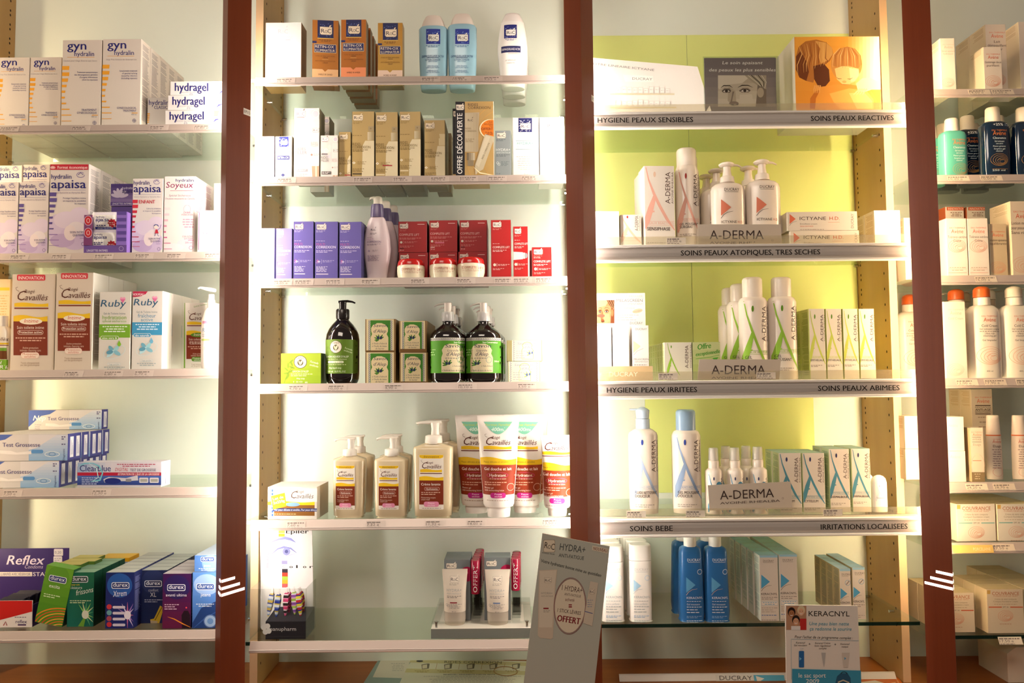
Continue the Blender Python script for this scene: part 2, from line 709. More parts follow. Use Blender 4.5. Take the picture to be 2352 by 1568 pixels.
def signed(key, py, lab, texts, lipd=20):
    """Glass shelf with a grey lettered rail and a frosted lip."""
    root = shelf(key, 1700, py, lab)
    x0, x1 = bay_x('G')
    w = (x1 - x0) / 2
    z = SH[key]
    k = DCAM / F
    mb = MB()
    mb.box(-w + 0.002, w - 0.001, -0.030, -0.0005, -0.006, -0.001, RAILW)           # ledge
    mb.box(-w + 0.002, w - 0.001, -0.033, -0.0285, -0.0405, -0.0005, RAILW)
    mb.prism([(-0.0335, -0.0085), (-0.0365, -0.013), (-0.0372, -0.020), (-0.0365, -0.028), (-0.0335, -0.0335)], 'x', -w + 0.002, w - 0.001, RAILM)
    mb.prism([(-0.033, -0.034), (-0.039, -0.0355), (-0.0395, -0.039), (-0.033, -0.0415)], 'x', -w + 0.002, w - 0.001, RAILW)
    mb.prism([(-0.033, -0.0005), (-0.038, -0.002), (-0.038, -0.006), (-0.033, -0.008)], 'x', -w + 0.002, w - 0.001, RAILW)
    cx = (x0 + x1) / 2
    ref = [0]

    def to_uv(px, py):
        return P(px, ref[0], -0.0373)[0] - cx, -0.0262 + (ref[0] - py) * (DCAM - 0.037) / F
    pr = Print(mb, to_uv, lambda u, v, l: (u, -0.0374 - EPS * l, v))
    for s, x, y, wd in texts:
        ref[0] = y
        pr.t(s, x, y, 11.5, '#1c1412', w=wd, bold=0.018)
    mb.build('sign_rail', root)
    mb = MB()
    mb.prism([(-0.0262, -0.0005), (-0.0245, -0.0005), (-0.0225, lipd * k), (-0.0242, lipd * k)], 'x', -w - 0.001, w - 0.004, LIP)
    mb.build('front_lip', root)


signed('G1', 264, 'signed glass shelf under the baby photo cube and portrait card', [('HYGIENE PEAUX SENSIBLES', 1373, 287.5, 219), ('SOINS PEAUX REACTIVES', 1863, 288, 190)])
signed('G2', 564, 'signed glass shelf under the pink lettered bottles and pump bottles', [('SOINS PEAUX ATOPIQUES, TRES SECHES', 1564, 588, 320)])
signed('G3', 871, 'signed glass shelf under the green lettered bottles', [('HYGIENE PEAUX IRRITEES', 1394, 897, 207), ('SOINS PEAUX ABIMEES', 1879, 893, 187)])
signed('G4', 1182.5, 'signed glass shelf under the blue lettered bottles and cartons', [('SOINS BEBE', 1447, 1209, 98), ('IRRITATIONS LOCALISEES', 1885, 1203, 199)])
shelf('G5', 1700, 1431, 'plain glass shelf with dark green edge under the blue pump bottles')

for k, (py, lab) in enumerate([(205, 'top glass shelf of the right bay, under swirl printed cartons'), (402, 'right bay glass shelf under the teal and navy bottles'),
                               (633, 'right bay glass shelf under the red lettered white cartons'), (869, 'right bay glass shelf under the orange capped white bottles'),
                               (1108, 'right bay glass shelf under the slim brown footed carton'), (1247, 'right bay glass shelf with a tan label, under square make-up boxes')]):
    shelf('R%d' % (k + 1), 2250, py, lab, 'price')
shelf('R7', 2250, 1459, 'lowest glass shelf of the right bay, dark edged, no rail')
# ------------------------------------------------------------------ product builders
def board(c, k=0.88):
    """Carton colour, darkened evenly to hold back the tube light on the fronts."""
    return '#' + ''.join('%02x' % int(int(c[i:i + 2], 16) * k ** (1 / 2.2)) for i in (1, 3, 5))


def zs(S):
    return SH[S] if isinstance(S, str) else S


GREY = '#8d8782'


def carton(name, lab, cat, x0, x1, yt, S, c, des=None, Y=0.04, d=0.05, rot=0.0, n=1, dy=None, dx=0.0, bl=None, grp=None,
           side=None, top=None, lines=None, yb=None, jit=0.0, tilt=0.0):
    """Folding carton. x0, x1, yt: photo pixels of its front face; copies stand in file behind it."""
    z0 = zs(S) + 0.0004
    for _ in range(2):
        zb_px = yb if yb else 1
    ym = yt + 40
    X0, Z1 = P(x0, ym, Y)[0], P((x0 + x1) / 2, yt, Y)[1]
    X1 = P(x1, ym, Y)[0]
    w, h = X1 - X0 - 0.0008, Z1 - z0
    # pixels at mid height for the lean of the picture
    yc = yt + h * F / (DCAM + Y) / 2
    X0, X1 = P(x0, yc, Y)[0], P(x1, yc, Y)[0]
    cx = (X0 + X1) / 2
    w = X1 - X0 - 0.0008
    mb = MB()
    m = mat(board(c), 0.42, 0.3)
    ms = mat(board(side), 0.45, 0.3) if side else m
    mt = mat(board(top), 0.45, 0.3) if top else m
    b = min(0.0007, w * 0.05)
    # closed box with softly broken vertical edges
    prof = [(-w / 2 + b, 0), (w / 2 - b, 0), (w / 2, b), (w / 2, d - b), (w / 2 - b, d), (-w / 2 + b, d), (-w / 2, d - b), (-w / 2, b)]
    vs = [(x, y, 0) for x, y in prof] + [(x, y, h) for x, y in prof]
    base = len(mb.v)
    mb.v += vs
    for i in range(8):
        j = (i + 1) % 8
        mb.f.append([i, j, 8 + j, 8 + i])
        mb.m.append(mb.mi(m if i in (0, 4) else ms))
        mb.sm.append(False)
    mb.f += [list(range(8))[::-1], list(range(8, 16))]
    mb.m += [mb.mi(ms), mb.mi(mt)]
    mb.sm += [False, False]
    # tuck-flap slit along the top and bottom back edges and the thumb notch
    sl = mat('#8a7f72', 0.8)
    for zz in (h + EPS * 2, -EPS * 2):
        mb.add([(-w / 2 + .002, d * .12, zz), (w / 2 - .002, d * .12, zz), (w / 2 - .002, d * .12 + .0005, zz), (-w / 2 + .002, d * .12 + .0005, zz)], [[0, 1, 2, 3]], sl)

    def to_uv(px, py):
        X, Z = P(px, py, Y)
        return X - cx, Z - z0
    if des:
        pr = Print(mb, to_uv, lambda u, v, l: (max(-w / 2 + 1e-4, min(w / 2 - 1e-4, u)), -EPS * l, max(2e-4, min(h - 2e-4, v))))
        pr.box = (x0, yt, x1, yt + h * F / (DCAM + Y))
        des(pr)
    if lines:
        col, sd, f0, f1 = lines
        for sg in ((1,) if sd == 'R' else (-1,) if sd == 'L' else (1, -1)):
            x = sg * (w / 2 + EPS)
            z = h * f1
            k = 0
            while z > h * f0:
                k += 1
                q = (math.sin(k * 12.9) * 43758.5) % 1
                if q > 0.12:
                    a, e = d * 0.14, d * (0.62 + 0.26 * q)
                    mb.add([(x, a, z), (x, e, z), (x, e, z + 0.0009), (x, a, z + 0.0009)], [[0, 1, 2, 3]], ink(col))
                z -= 0.0026
    o = mb.build(name, None, (cx, Y, z0), (math.radians(tilt), 0, math.radians(rot)))
    tag(o, lab, cat, grp)
    o_h[o.name] = (z0 + h, d)
    dy = dy or d + 0.0012
    for k in range(1, n):
        jx = (((math.sin(k * 7.31 + x0) * 999) % 1) - 0.5) * 2 * jit
        dup(o, (cx + dx * k + jx, Y + dy * k, z0), (bl or lab + ', {o} in its file').replace('{o}', ORD[k - 1]), math.radians(rot) if rot else None)
    return o


o_h = {}


def lift(o):
    return o_h[o.name][0]


def interp(secs, z):
    if z <= secs[0][0]:
        return secs[0][1], secs[0][2]
    for (za, a0, b0), (zb, a1, b1) in zip(secs, secs[1:]):
        if z <= zb:
            t = (z - za) / (zb - za) if zb > za else 0
            return a0 + (a1 - a0) * t, b0 + (b1 - b0) * t
    return secs[-1][1], secs[-1][2]


class Bottle:
    """Thing built of lofted parts. Every profile is read in photo pixels: (y, half width[, depth ratio])."""

    def __init__(self, name, lab, cat, cx, yref, S, Y, grp=None, rot=0.0):
        self.z0 = zs(S) + 0.0004
        self.Y = Y                                   # depth of the axis
        self.k = (DCAM + Y) / F
        self.cx = P(cx, yref, Y)[0]
        self.root = empty(name, (self.cx, Y, self.z0), lab, cat, grp, (0, 0, math.radians(rot)))
        self.pcx = cx
        self.lab = lab

    def z(self, py):
        return P(self.pcx, py, self.Y)[1] - self.z0

    def uv(self, px, py):
        X, Z = P(px, py, self.Y)
        return X - self.cx, Z - self.z0

    def part(self, name, prof, m, n=2.0, dr=1.0, des=None, dx=0.0, seg=40, floor=False, caps=True, step=5, smooth=True):
        secs = []
        for p in prof:
            y, hw = p[0], p[1]
            q = p[2] if len(p) > 2 else dr
            secs.append((0.0 if y is None else self.z(y), hw * self.k, hw * self.k * q))
        secs.sort(key=lambda s: s[0])
        mb = MB()
        mb.loft(secs, n, m, seg, cx=dx * self.k, caps=caps)
        if des:
            ox = dx * self.k

            def surf(u, v, l):
                a, b = interp(secs, v)
                e = EPS * l + 0.0002
                q = max(-0.97, min(0.97, (u - ox) / a))
                return ox + q * a, -(b + e) * (1 - abs(q) ** n) ** (1 / n) - e * 0.4, v
            des(Print(mb, self.uv, surf, step))
        return mb.build(name, self.root)

    def bar(self, name, pts, r, m, parent=None, flat=1.0, seg=8, yoff=0.0):
        """Swept nozzle: points (px, py[, depth]) in the plane of the axis."""
        mb = MB()
        P3 = []
        for p in pts:
            u, v = self.uv(p[0], p[1])
            P3.append((u, (p[2] if len(p) > 2 else 0.0) + yoff, v))
        rs = [q * self.k for q in r] if isinstance(r, (list, tuple)) else r * self.k
        mb.tube(P3, rs, m, seg, flat=flat)
        return mb.build(name, parent or self.root)

    def file(self, n, dy, dx=0.0, bl=None):
        for k in range(1, n):
            dup(self.root, (self.cx + dx * k, self.Y + dy * k, self.z0), (bl or self.lab + ', {o} in its file').replace('{o}', ORD[k - 1]))
        return self


# ------------------------------------------------------------------ printed marks
def roc(p, x0, y0, x1, y1, c='#2a2230', plate='#e8dccb', rim='#8d7d6a', acc=None):
    """Small plate with three letters and a slanted accent."""
    w, h = x1 - x0, y1 - y0
    if plate:
        k = h * 0.16
        p.poly([(x0, y0), (x1, y0), (x1, y1 - k), (x1 - k, y1), (x0 + k, y1), (x0, y1 - k)], rim)
        p.up()
        q = max(0.5, h * 0.04)
        p.poly([(x0 + q, y0 + q), (x1 - q, y0 + q), (x1 - q, y1 - k - q), (x1 - k - q, y1 - q), (x0 + k + q, y1 - q), (x0 + q, y1 - k - q)], plate)
        p.up()
    b = y0 + h * 0.76
    p.t('R', x0 + w * .10, b, h * .50, c, w=w * .30)
    p.t('O', x0 + w * .40, b, h * .34, c, w=w * .22)
    p.t('C', x0 + w * .62, b, h * .50, c, w=w * .28)
    p.poly([(x0 + w * .74, y0 + h * .04), (x0 + w * .80, y0 - h * .18), (x0 + w * .93, y0 - h * .24), (x0 + w * .86, y0 - h * .02)], acc or (plate or c))


def rocsquare(p, x0, y0, x1, y1, c='#1c2150', c2='#5f6ea8', plate='#e8dccb'):
    w, h = x1 - x0, y1 - y0
    p.r(x0, y0, x1, y1, c)
    p.up()
    p.hold(True)
    for i in range(46):
        a = (math.sin(i * 12.9 + x0) * 4375.8) % 1
        b = (math.sin(i * 78.2 + x0) * 4375.8) % 1
        q = (math.sin(i * 37.7) * 4375.8) % 1
        cx, cy = x0 + w * (.06 + .88 * a), y0 + h * (.16 + .8 * b)
        p.s([(cx - 1.2, cy + q), (cx, cy - 1 + q), (cx + 1.3, cy - q)], 0.7, c2)
        p.l += 0.004
    p.hold(False)
    p.up()
    roc(p, x0 + w * .14, y0 + h * .36, x1 - w * .08, y0 + h * .82, plate=plate)


def aderma(p, x0, y0, x1, y1, c, leaf=None):
    """Tall slanting letter A with a long right leg, and a small leaf."""
    w, h = x1 - x0, y1 - y0
    fx = lambda u, v: (x0 + w * u, y0 + h * v)
    p.s([fx(.0, .0), fx(.10, .20), fx(.28, .42), (fx(.46, .60)), fx(.72, .82), fx(.99, 1.0)], [w * .03, w * .05, w * .09, w * .10, w * .10, w * .03], c)
    p.poly([fx(.28, .42), fx(.36, .47), fx(.27, .66), fx(.15, .85), fx(.02, .99), fx(-.03, .97), fx(-.03, .80), fx(.08, .64)], c)
    p.s([fx(.08, .735), fx(.16, .715), fx(.30, .70)], [w * .03, w * .05, w * .05], c)
    if leaf:
        cx, cy = fx(.30, .11)
        p.e(cx, cy, w * .045, h * .045, leaf, 12)


def ducray_tri(p, x, y0, y1, c, sw='#6b5c50'):
    h = y1 - y0
    p.poly([(x, y0), (x + h * .60, y0 + h * .50), (x, y1)], c)
    p.s([(x, y1 + h * .16), (x + h * .14, y1 - h * .04), (x + h * .38, y1 - h * .20), (x + h * .72, y1 - h * .26)], [h * .03, h * .03, h * .025, h * .015], sw)


def cavailles(p, x0, y, w, c='#5a2a1c', band=True, yc='#e8bc1d', red='#7a2a14'):
    """Two-line slanting script name; y is the baseline of the second line, w its width."""
    s = w / 75.0
    p.t('Rogé', x0 + 22 * s, y - 17 * s, 8 * s, c, w=23 * s, sh=.25)
    p.t('C', x0 + 3 * s, y, 22 * s, c, w=18 * s, sh=.3)
    p.s([(x0 + 10 * s, y - 21 * s), (x0 + 4 * s, y - 24 * s), (x0 + 2 * s, y - 29 * s), (x0 + 7 * s, y - 31 * s)], .9 * s, c)
    p.t('availlès', x0 + 22 * s, y, 14 * s, c, w=52 * s, sh=.3)
    if band:
        wave(p, x0 - 1 * s, x0 + 77 * s, y + 5 * s, y + 15 * s, yc)
        p.r(x0 - 1 * s, y + 17 * s, x0 + 77 * s, y + 20 * s, red)


def wave(p, x0, x1, y0, y1, c):
    n = 10
    up = [(x0 + (x1 - x0) * i / n, y0 + (y1 - y0) * (.18 - .18 * math.sin(2 * math.pi * i / n))) for i in range(n + 1)]
    p.poly(up + [(x1, y1), (x0, y1)], c)


def swirl(p, cx, cy, r, c='#e0957a', w=0.8):
    w *= .7
    for k, q in enumerate((1.0, .82, .64, .46, .3)):
        p.ring(cx + r * .08 * k, cy + r * .05 * k, r * q, r * q * .72, w, c, 22)
    p.s([(cx - r * .3, cy + r * .1), (cx, cy - r * .08), (cx + r * .2, cy + r * .08), (cx + r * .45, cy - r * .02)], w, c)


def avene(p, cx, y, w, c='#d9694a', c2='#8a4a3a', sm=True):
    if sm:
        p.t('EAU THERMALE', cx, y - w * .30, w * .085, c, w=w * 1.0, al='c')
    p.t('Avène', cx, y, w * .24, c, w=w * .78, al='c')


def durex(p, cx, cy, w, c='#22336f', fill='#2a3a78'):
    h = w * .36
    p.rr(cx - w / 2, cy - h / 2, cx + w / 2, cy + h / 2, h * .25, '#eef0f6')
    p.up()
    q = w * .035
    p.rr(cx - w / 2 + q, cy - h / 2 + q, cx + w / 2 - q, cy + h / 2 - q, h * .2, fill)
    p.up()
    p.t('durex', cx, cy + h * .20, h * .62, '#f4f5fa', w=w * .82, al='c', bold=.012)


def tagcard(s, name, px, py, S, w=44, back='#c9b9ae', c='#7a6c64', sub='price', Yo=None, h=15):
    """Small price ticket standing in the shelf rail."""
    z0 = SH[S]
    Yf = -0.0088 if Yo is None else Yo
    X, Z = P(px, py, Yf)
    X1 = P(px + w, py, Yf)[0]
    wd = X1 - X
    k = (DCAM + Yf) / F
    mb = MB()
    hh = h * k
    green = S[0] == 'G'

    # ticket leans with the rail: top edge further back
    def pt(u, v, l):
        a = 0.44 if not green else 0.0
        return (u, (v - hh / 2) * a - 0.0006 - EPS * 2 * l, v)
    t = 0.0003
    c0 = [pt(0, 0, 0), pt(wd, 0, 0), pt(wd, hh, 0), pt(0, hh, 0)]
    mb.add(c0 + [(a, b + t, d) for a, b, d in c0], [[0, 1, 2, 3], [7, 6, 5, 4], [0, 4, 5, 1], [1, 5, 6, 2], [2, 6, 7, 3], [3, 7, 4, 0]], mat(back, 0.5))
    zc = (z0 - 0.0085) if not green else z0 + 0.009

    def to_uv(x, y):
        a, b = P(x, y, Yf)
        return a - X, hh - (y - py) * k
    p = Print(mb, to_uv, pt)
    p.g(px + 2, px + w - 4, py + 4.6, 1, 4, c, 2.2, seed=px % 17 + 1)
    p.t(s, px + 2, py + 10.6, 5, c, w=min(w - 12, 4.6 * len(s)))
    p.g(px + 2, px + w - 6, py + h - 1, 1, 4, c, 1.2, seed=px % 13 + 2)
    o = mb.build('price_ticket', None, (X, Yf, zc - hh / 2))
    return tag(o, name, 'price ticket', 'price tickets in the shelf rails')
# ------------------------------------------------------------------ left bay
NAVY, ORA = '#27246e', '#e8a02a'


def d_gyn(p, x0, x1, yt, en):
    w = x1 - x0
    k = w / 90.0
    X = lambda a: x0 + a * k
    Yy = lambda a: yt + a * k * 0.985
    p.t('gyn', X(13), Yy(22), 19 * k, NAVY, w=43 * k, bold=.022)
    p.t('hydralin', X(29), Yy(37), 10.5 * k, NAVY, w=45 * k, bold=.008)
    p.r(X(13), Yy(39.5), X(75), Yy(40.3), ORA)
    p.t('Soap Free Solution for External Use' if en else 'Solution pour Usage Externe sans Savon', X(80), Yy(49.5), 3.4 * k, '#8c7f86', w=(70 if en else 76) * k, al='r', sh=.25)
    for a, b, l in ((60, 69, 18), (74.5, 83, 18), (88.5, 96.5, 15), (103, 109, 12), (116.5, 122, 9), (130.5, 135, 8), (144.5, 148, 11), (158.5, 161, 19), (172, 174, 23), (186, 187.3, 23)):
        p.poly([(x0, Yy(a)), (X(l), Yy(a)), (X(l - 1), Yy(b)), (x0, Yy(b))], ORA)
    tx = ('Symptomatic treatment', 'of genital itching', 'caused by infection', '(including mycosis)') if en else ('Traitement symptomatique', 'des démangeaisons génitales', "d'origine infectieuse", '(dont les mycoses)')
    for i, s in enumerate(tx):
        p.t(s, X(82), Yy(76 + 5.8 * i), 3.4 * k, NAVY, w=len(s) * 1.95 * k, al='r', bold=.006)
    for i, s in enumerate(('GYNECOLOGICAL', 'TREATMENT') if en else ('TRAITEMENT', 'GYNECOLOGIQUE')):
        p.t(s, X(80), Yy(163.5 + 6.6 * i), 4.4 * k, NAVY, w=len(s) * 3.45 * k, al='r', bold=.006)
    p.r(X(69), Yy(172.5), X(83), Yy(174), ORA)
    p.t('400 ml' if w > 80 else '200 ml', X(80), Yy(178.5), 3 * k, '#6a6570', al='r')
    p.ring(X(75), Yy(191), 4 * k, 4 * k, .7 * k, NAVY, 14)
    p.r(X(71.5), Yy(190.6), X(78.5), Yy(191.4), NAVY)
    p.r(X(74.6), Yy(187.5), X(75.4), Yy(194.5), NAVY)


GC = '#e4d8cb'
carton('medicine_carton', 'small white carton with orange bars, cut by the left edge on the top shelf', 'carton', -8, 66.5, 132, 'L1', GC, lambda p: d_gyn(p, -8, 67, 132, True), Y=.025, d=.042, n=5, grp='orange barred cartons', bl='small orange barred carton, {o} in the file at the left edge', lines=('#6b6670', 'R', .1, .95))
carton('medicine_carton', 'small white carton with orange bars, just left of the two tall ones', 'carton', 67.5, 139.5, 131.5, 'L1', GC, lambda p: d_gyn(p, 67.5, 139.5, 132, False), Y=.025, d=.042, n=5, bl='small orange barred carton, {o} in the file left of the tall ones', grp='orange barred cartons', lines=('#6b6670', 'R', .1, .95))
carton('medicine_carton', 'tall white carton with orange bars, left one of the two tall ones', 'carton', 141.5, 232.5, 92, 'L1', GC, lambda p: d_gyn(p, 141.5, 232.5, 92, False), Y=.02, d=.0445, n=5, bl='tall orange barred carton, {o} in the left tall file', grp='orange barred cartons', lines=('#6b6670', 'R', .1, .95))
carton('medicine_carton', 'tall white carton with orange bars, right one of the two tall ones', 'carton', 234, 323.5, 90, 'L1', GC, lambda p: d_gyn(p, 234, 323.5, 90, True), Y=.02, d=.0445, n=5, bl='tall orange barred carton, {o} in the right tall file', grp='orange barred cartons', lines=('#6b6670', 'R', .1, .95))


def d_classic(p):
    p.t('hydralin', 342, 241, 11.5, NAVY, w=46, bold=.008)
    p.t('CLASSIC', 354, 250, 7, NAVY, w=31, bold=.012)
    for i in range(6):
        p.r(338, 260 + 4 * i, 344.5 - .4 * i, 262.3 + 3.9 * i, ORA)


carton('medicine_carton', 'low white carton with two lines of navy lettering, beside the flat stack', 'carton', 338, 392, 224, 'L1', '#e3dbd2', d_classic, Y=.045, d=.045, n=4, grp='low white cartons', bl='low white carton, {o} in the file beside the flat stack', lines=('#77727a', 'R', .1, .9))


def d_gel(x0, yt, r):
    def f(p):
        k = 1.0
        p.t('hydragel', x0 + 11, yt + 22, 18.5, NAVY, w=76 + r, bold=.026)
        p.t('LUBRICATING GEL FOR INTIMATE USE', x0 + 22, yt + 26.5, 2.4, '#8c8899', w=56)
        p.ring(x0 + 48, yt + 30.5, 3.3, 3.3, .6, '#5d5a86', 12)
        p.r(x0 + 44.8, yt + 30.2, x0 + 51.2, yt + 30.8, '#5d5a86')
        for i in range(4):
            p.r(x0 + 114, yt + 3 + 3 * i, x0 + 126 - i, yt + 4.4 + 3 * i, '#f0cf62')
        p.s([(x0 + 113, yt + 28), (x0 + 118, yt + 23), (x0 + 125, yt + 21)], [1, 3, 1.5], '#4a4aa0')
    return f


g = None
for i, (x0, yt, lab) in enumerate(((378, 252.5, 'white flat carton with navy lettering, bottom of the stack of three'), (385, 218.5, 'white flat carton with navy lettering, middle of the stack of three'), (391, 187, 'white flat carton with navy lettering, topmost of the stack of three'))):
    g = carton('gel_carton', lab, 'carton', x0, x0 + 137, yt, 'L1' if g is None else lift(g) + .0003, '#efe9e4', d_gel(x0, yt, (3, -2, 0)[i]), Y=.008, d=.034, grp='flat gel cartons', rot=-1.5 + i, n=1)

VIO, LIL = '#5a4a8c', '#c9b6d6'


def d_apaisa(p, x0, x1, yt, k, big=False, enf=False, short=False):
    w = x1 - x0
    X = lambda a: x0 + a * w / 90.0
    Yy = lambda a: yt + a * k
    if not short:
        for a, b, rx, ry, c in ((20, 150, 26, 34, '#d2bfd9'), (58, 170, 34, 30, '#cdb8d6'), (40, 130, 30, 20, '#dccbdc'), (70, 120, 24, 20, '#dccbdc'), (30, 178, 28, 16, '#bfa6cc'), (62, 150, 20, 16, '#e6dade'), (48, 160, 14, 18, '#ead9da')):
            p.e(X(a), Yy(a and b), rx * w / 90, ry * k, c, 24)
        p.up()
    p.t('hydralin', X(5), Yy(34 if big else 16), 10.5 * k, NAVY, w=46 * w / 90, bold=.01)
    p.t('apaisa', X(5), Yy(56 if big else 36), 20 * k, NAVY, w=79 * w / 90, bold=.024)
    p.ring(X(72), Yy(25 if big else 9), 9 * w / 90, 6 * k, 1.1 * k, '#6a5c9c', 18, 0, 320)
    p.s([(X(66), Yy(25 if big else 9)), (X(72), Yy(20 if big else 4)), (X(78), Yy(25 if big else 9))], 1.4 * k, '#4a3f84')
    o = 18 if big else 0
    p.r(X(5), Yy(42 + o), X(84), Yy(42.8 + o), '#8d86a8')
    if short:
        return
    p.t('Solution Apaisante au Nymphéa Blanc', X(5), Yy(50 + o), 3.6 * k, '#8d7f95', w=78 * w / 90, sh=.2)
    cc = '#c02a3c' if enf else VIO
    for i, (a, b, l) in enumerate(((60, 69, 17), (73, 82, 18), (88, 95, 15), (101, 107, 12), (116, 121, 9), (129, 134, 8), (143, 146, 11), (157, 159, 20), (170, 171.5, 23), (183, 184, 23))):
        if enf:
            a, b = a - 4, b - 4
        p.poly([(x0, Yy(a + o / 3)), (X(l), Yy(a + o / 3)), (X(l - 1), Yy(b + o / 3)), (x0, Yy(b + o / 3))], cc if i < 7 or enf else '#8d6fb0')
    if enf:
        p.t('ENFANT', X(21), Yy(66), 9.5 * k, '#c02a3c', w=46 * w / 90, bold=.02)
    for i, s in enumerate(('Calme les irritations', 'et respecte la sensibilité', 'des muqueuses') if enf else ("Protège l'équilibre intime", 'et respecte la sensibilité', 'des muqueuses')):
        p.t(s, X(84), Yy(81 + 6.3 * i), 3.6 * k, '#3a2f6e', w=len(s) * 2.0 * w / 90, al='r', bold=.005)
    for i, s in enumerate(('SOIN INTIME', 'QUOTIDIEN')):
        p.t(s, X(82), Yy(161 + 6.8 * i), 4.7 * k, '#3a2f6e', w=len(s) * 3.1 * w / 90, al='r', bold=.006)
    p.r(X(70), Yy(172), X(82), Yy(173), '#8d6fb0')
    p.ring(X(78), Yy(186), 4 * w / 90, 4 * k, .8 * k, '#3a2f6e', 14)


AC = '#e8dcd6'
carton('wash_carton', 'lilac and white carton cut by the left edge, second shelf, front row', 'carton', -26, 41, 419, 'L2', AC, lambda p: d_apaisa(p, -26, 41, 419, .84), Y=.02, d=.05, grp='lilac wash cartons')
carton('wash_carton', 'lilac and white carton left of the large economy carton', 'carton', 42.5, 110.5, 418, 'L2', AC, lambda p: d_apaisa(p, 42.5, 110.5, 418, .84), Y=.02, d=.05, grp='lilac wash cartons')
carton('wash_carton', 'lilac and white carton in the row behind, cut by the left edge', 'carton', -14, 48.5, 380, 'L2', AC, lambda p: d_apaisa(p, -14, 48.5, 380, .8), Y=.1, d=.05, n=2, bl='lilac and white carton at the very back, by the left edge', grp='lilac wash cartons')
carton('wash_carton', 'lilac and white carton in the row behind, just left of the red banded carton', 'carton', 50.5, 112, 378, 'L2', AC, lambda p: d_apaisa(p, 50.5, 112, 378, .8), Y=.1, d=.05, n=2, bl='lilac and white carton at the very back, left of the red banded file', grp='lilac wash cartons')


def d_eco(p):
    d_apaisa(p, 113, 203.5, 377, .985, big=True)
    p.up(3)
    p.r(113, 377.6, 203.5, 390, '#c0283a')
    p.up()
    p.t('Format économique', 133, 387.5, 6.2, '#f3d9d6', w=68, bold=.015)
    for i in range(5):
        a = math.radians(-150 + 30 * i)
        p.e(122 + 4 * math.cos(a), 388 + 4 * math.sin(a), 3.4, 1.3, '#eab9b8', 10, rot=a)


carton('wash_carton', 'large lilac and white carton with a red band across its top', 'carton', 113, 203.5, 377, 'L2', AC, d_eco, Y=.02, d=.05, n=4, grp='large lilac cartons', lines=('#77727a', 'R', .2, .95), bl='large lilac and white carton, {o} in the file behind the red banded one')


def d_enf(p):
    d_apaisa(p, 303.5, 374.5, 410, .87, enf=True)
    p.up()
    p.e(359, 521, 5, 4.5, '#f0dcd2', 12)
    p.up()
    p.s([(354, 519), (357, 516), (362, 516.5), (364.5, 520)], 2, '#33418f')
    p.poly([(358, 527), (362, 527), (365, 536), (356, 536)], '#c02a3c')
    p.s([(358, 536), (357, 541), (355, 542)], 1, '#33418f')
    p.s([(363, 536), (363, 541), (366, 542)], 1, '#33418f')
    p.s([(362, 529), (368, 524), (370, 516)], .9, '#33418f')


carton('wash_carton', 'white carton with red bars and a small child drawing, left of the pink carton', 'carton', 303.5, 374.5, 410, 'L2', '#e9dfd9', d_enf, Y=.02, d=.05, n=2, bl='red barred white carton directly behind the child drawing one', grp='red barred wash cartons')


def d_soy(p):
    p.e(430, 560, 24, 13, '#edd3da', 20)
    p.e(400, 568, 22, 9, '#f0dcdf', 20)
    p.up()
    p.t('hydralin', 404, 417, 6.5, NAVY, w=41, bold=.012)
    p.t('Soyeux', 381, 431, 13, '#8a2a58', w=62, sh=.15, bold=.004)
    p.r(391, 437.5, 444, 438.3, '#c0567a')
    p.t('Spécial Sécheresse', 388, 451, 4.4, '#9a6a86', w=50, sh=.2)
    p.t('Emulsion moussante au Camélia', 380, 458, 4, '#9a6a86', w=67, sh=.2)
    for i in range(9):
        y = 463 + 13.5 * i
        p.r(376.4, y, (391, 391, 389, 386, 383, 381.5, 384, 392, 395)[i], y + (6, 5.5, 5, 4.5, 4, 4, 2.5, 1.6, 1.2)[i], ('#ead9d6', '#e6cfd0', '#e2c3c9', '#dba9b9', '#d48ba4', '#cc6a8e', '#c45584', '#c45584', '#c45584')[i])
    p.ring(430, 480, 8, 9, 1, '#e0a8ba', 18)
    p.poly([(430, 470), (433, 478), (430, 482), (427, 478)], '#f6e9e6')
    p.t('EXTRA', 430, 490, 4, '#b0527c', w=16, al='c', bold=.01)
    p.t('HYDRATATION', 430, 495, 4, '#b0527c', w=26, al='c', bold=.01)
    p.g(416, 445, 505, 4, 5.8, '#cf93ac', 2.2, 'r', 3)
    p.t('SOIN INTIME', 443, 545, 3.8, '#9a5c86', w=24, al='r')
    p.t('QUOTIDIEN', 443, 549.5, 3.8, '#9a5c86', w=20, al='r')
    p.r(432, 551, 445, 552, '#c45584')
    p.t('200 ml', 441, 559, 4, '#b86a90', al='r')
    p.ring(439, 569, 4.3, 4.3, .8, '#9a5c86', 14)


carton('wash_carton', 'white and pale pink carton with handwritten style lettering, by the post', 'carton', 376, 448, 405, 'L2', '#efe6e2', d_soy, Y=.02, d=.05, n=3, grp='pale pink wash cartons', lines=('#b98aa8', 'R', .55, .95))

# purple tray of wipes with two soft packs, and a purple box lying behind
tz = zs('L2') + .0004
X0, X1 = P(194, 530, .006)[0], P(292, 530, .006)[0]
trz = P(240, 487, .006)[1] - tz
tr = empty('wipes_tray', ((X0 + X1) / 2, .006, tz), 'purple card tray holding two soft packs, in front of the large lilac carton', 'display tray')
PUR = mat('#7d5fa8', .45)
w = (X1 - X0) / 2
mb = MB()
mb.box(-w, w, .03, .032, 0, trz, PUR)
mb.box(w - .0015, w, 0, .03, 0, trz, PUR)
mb.box(-w, -w + .0015, 0, .03, 0, trz * .9, PUR)
mb.box(-w, w, 0, .03, 0, .001, PUR)
cxp = (X0 + X1) / 2


def tuv(px, py):
    a, b_ = P(px, py, .006)
    return a - cxp, b_ - tz


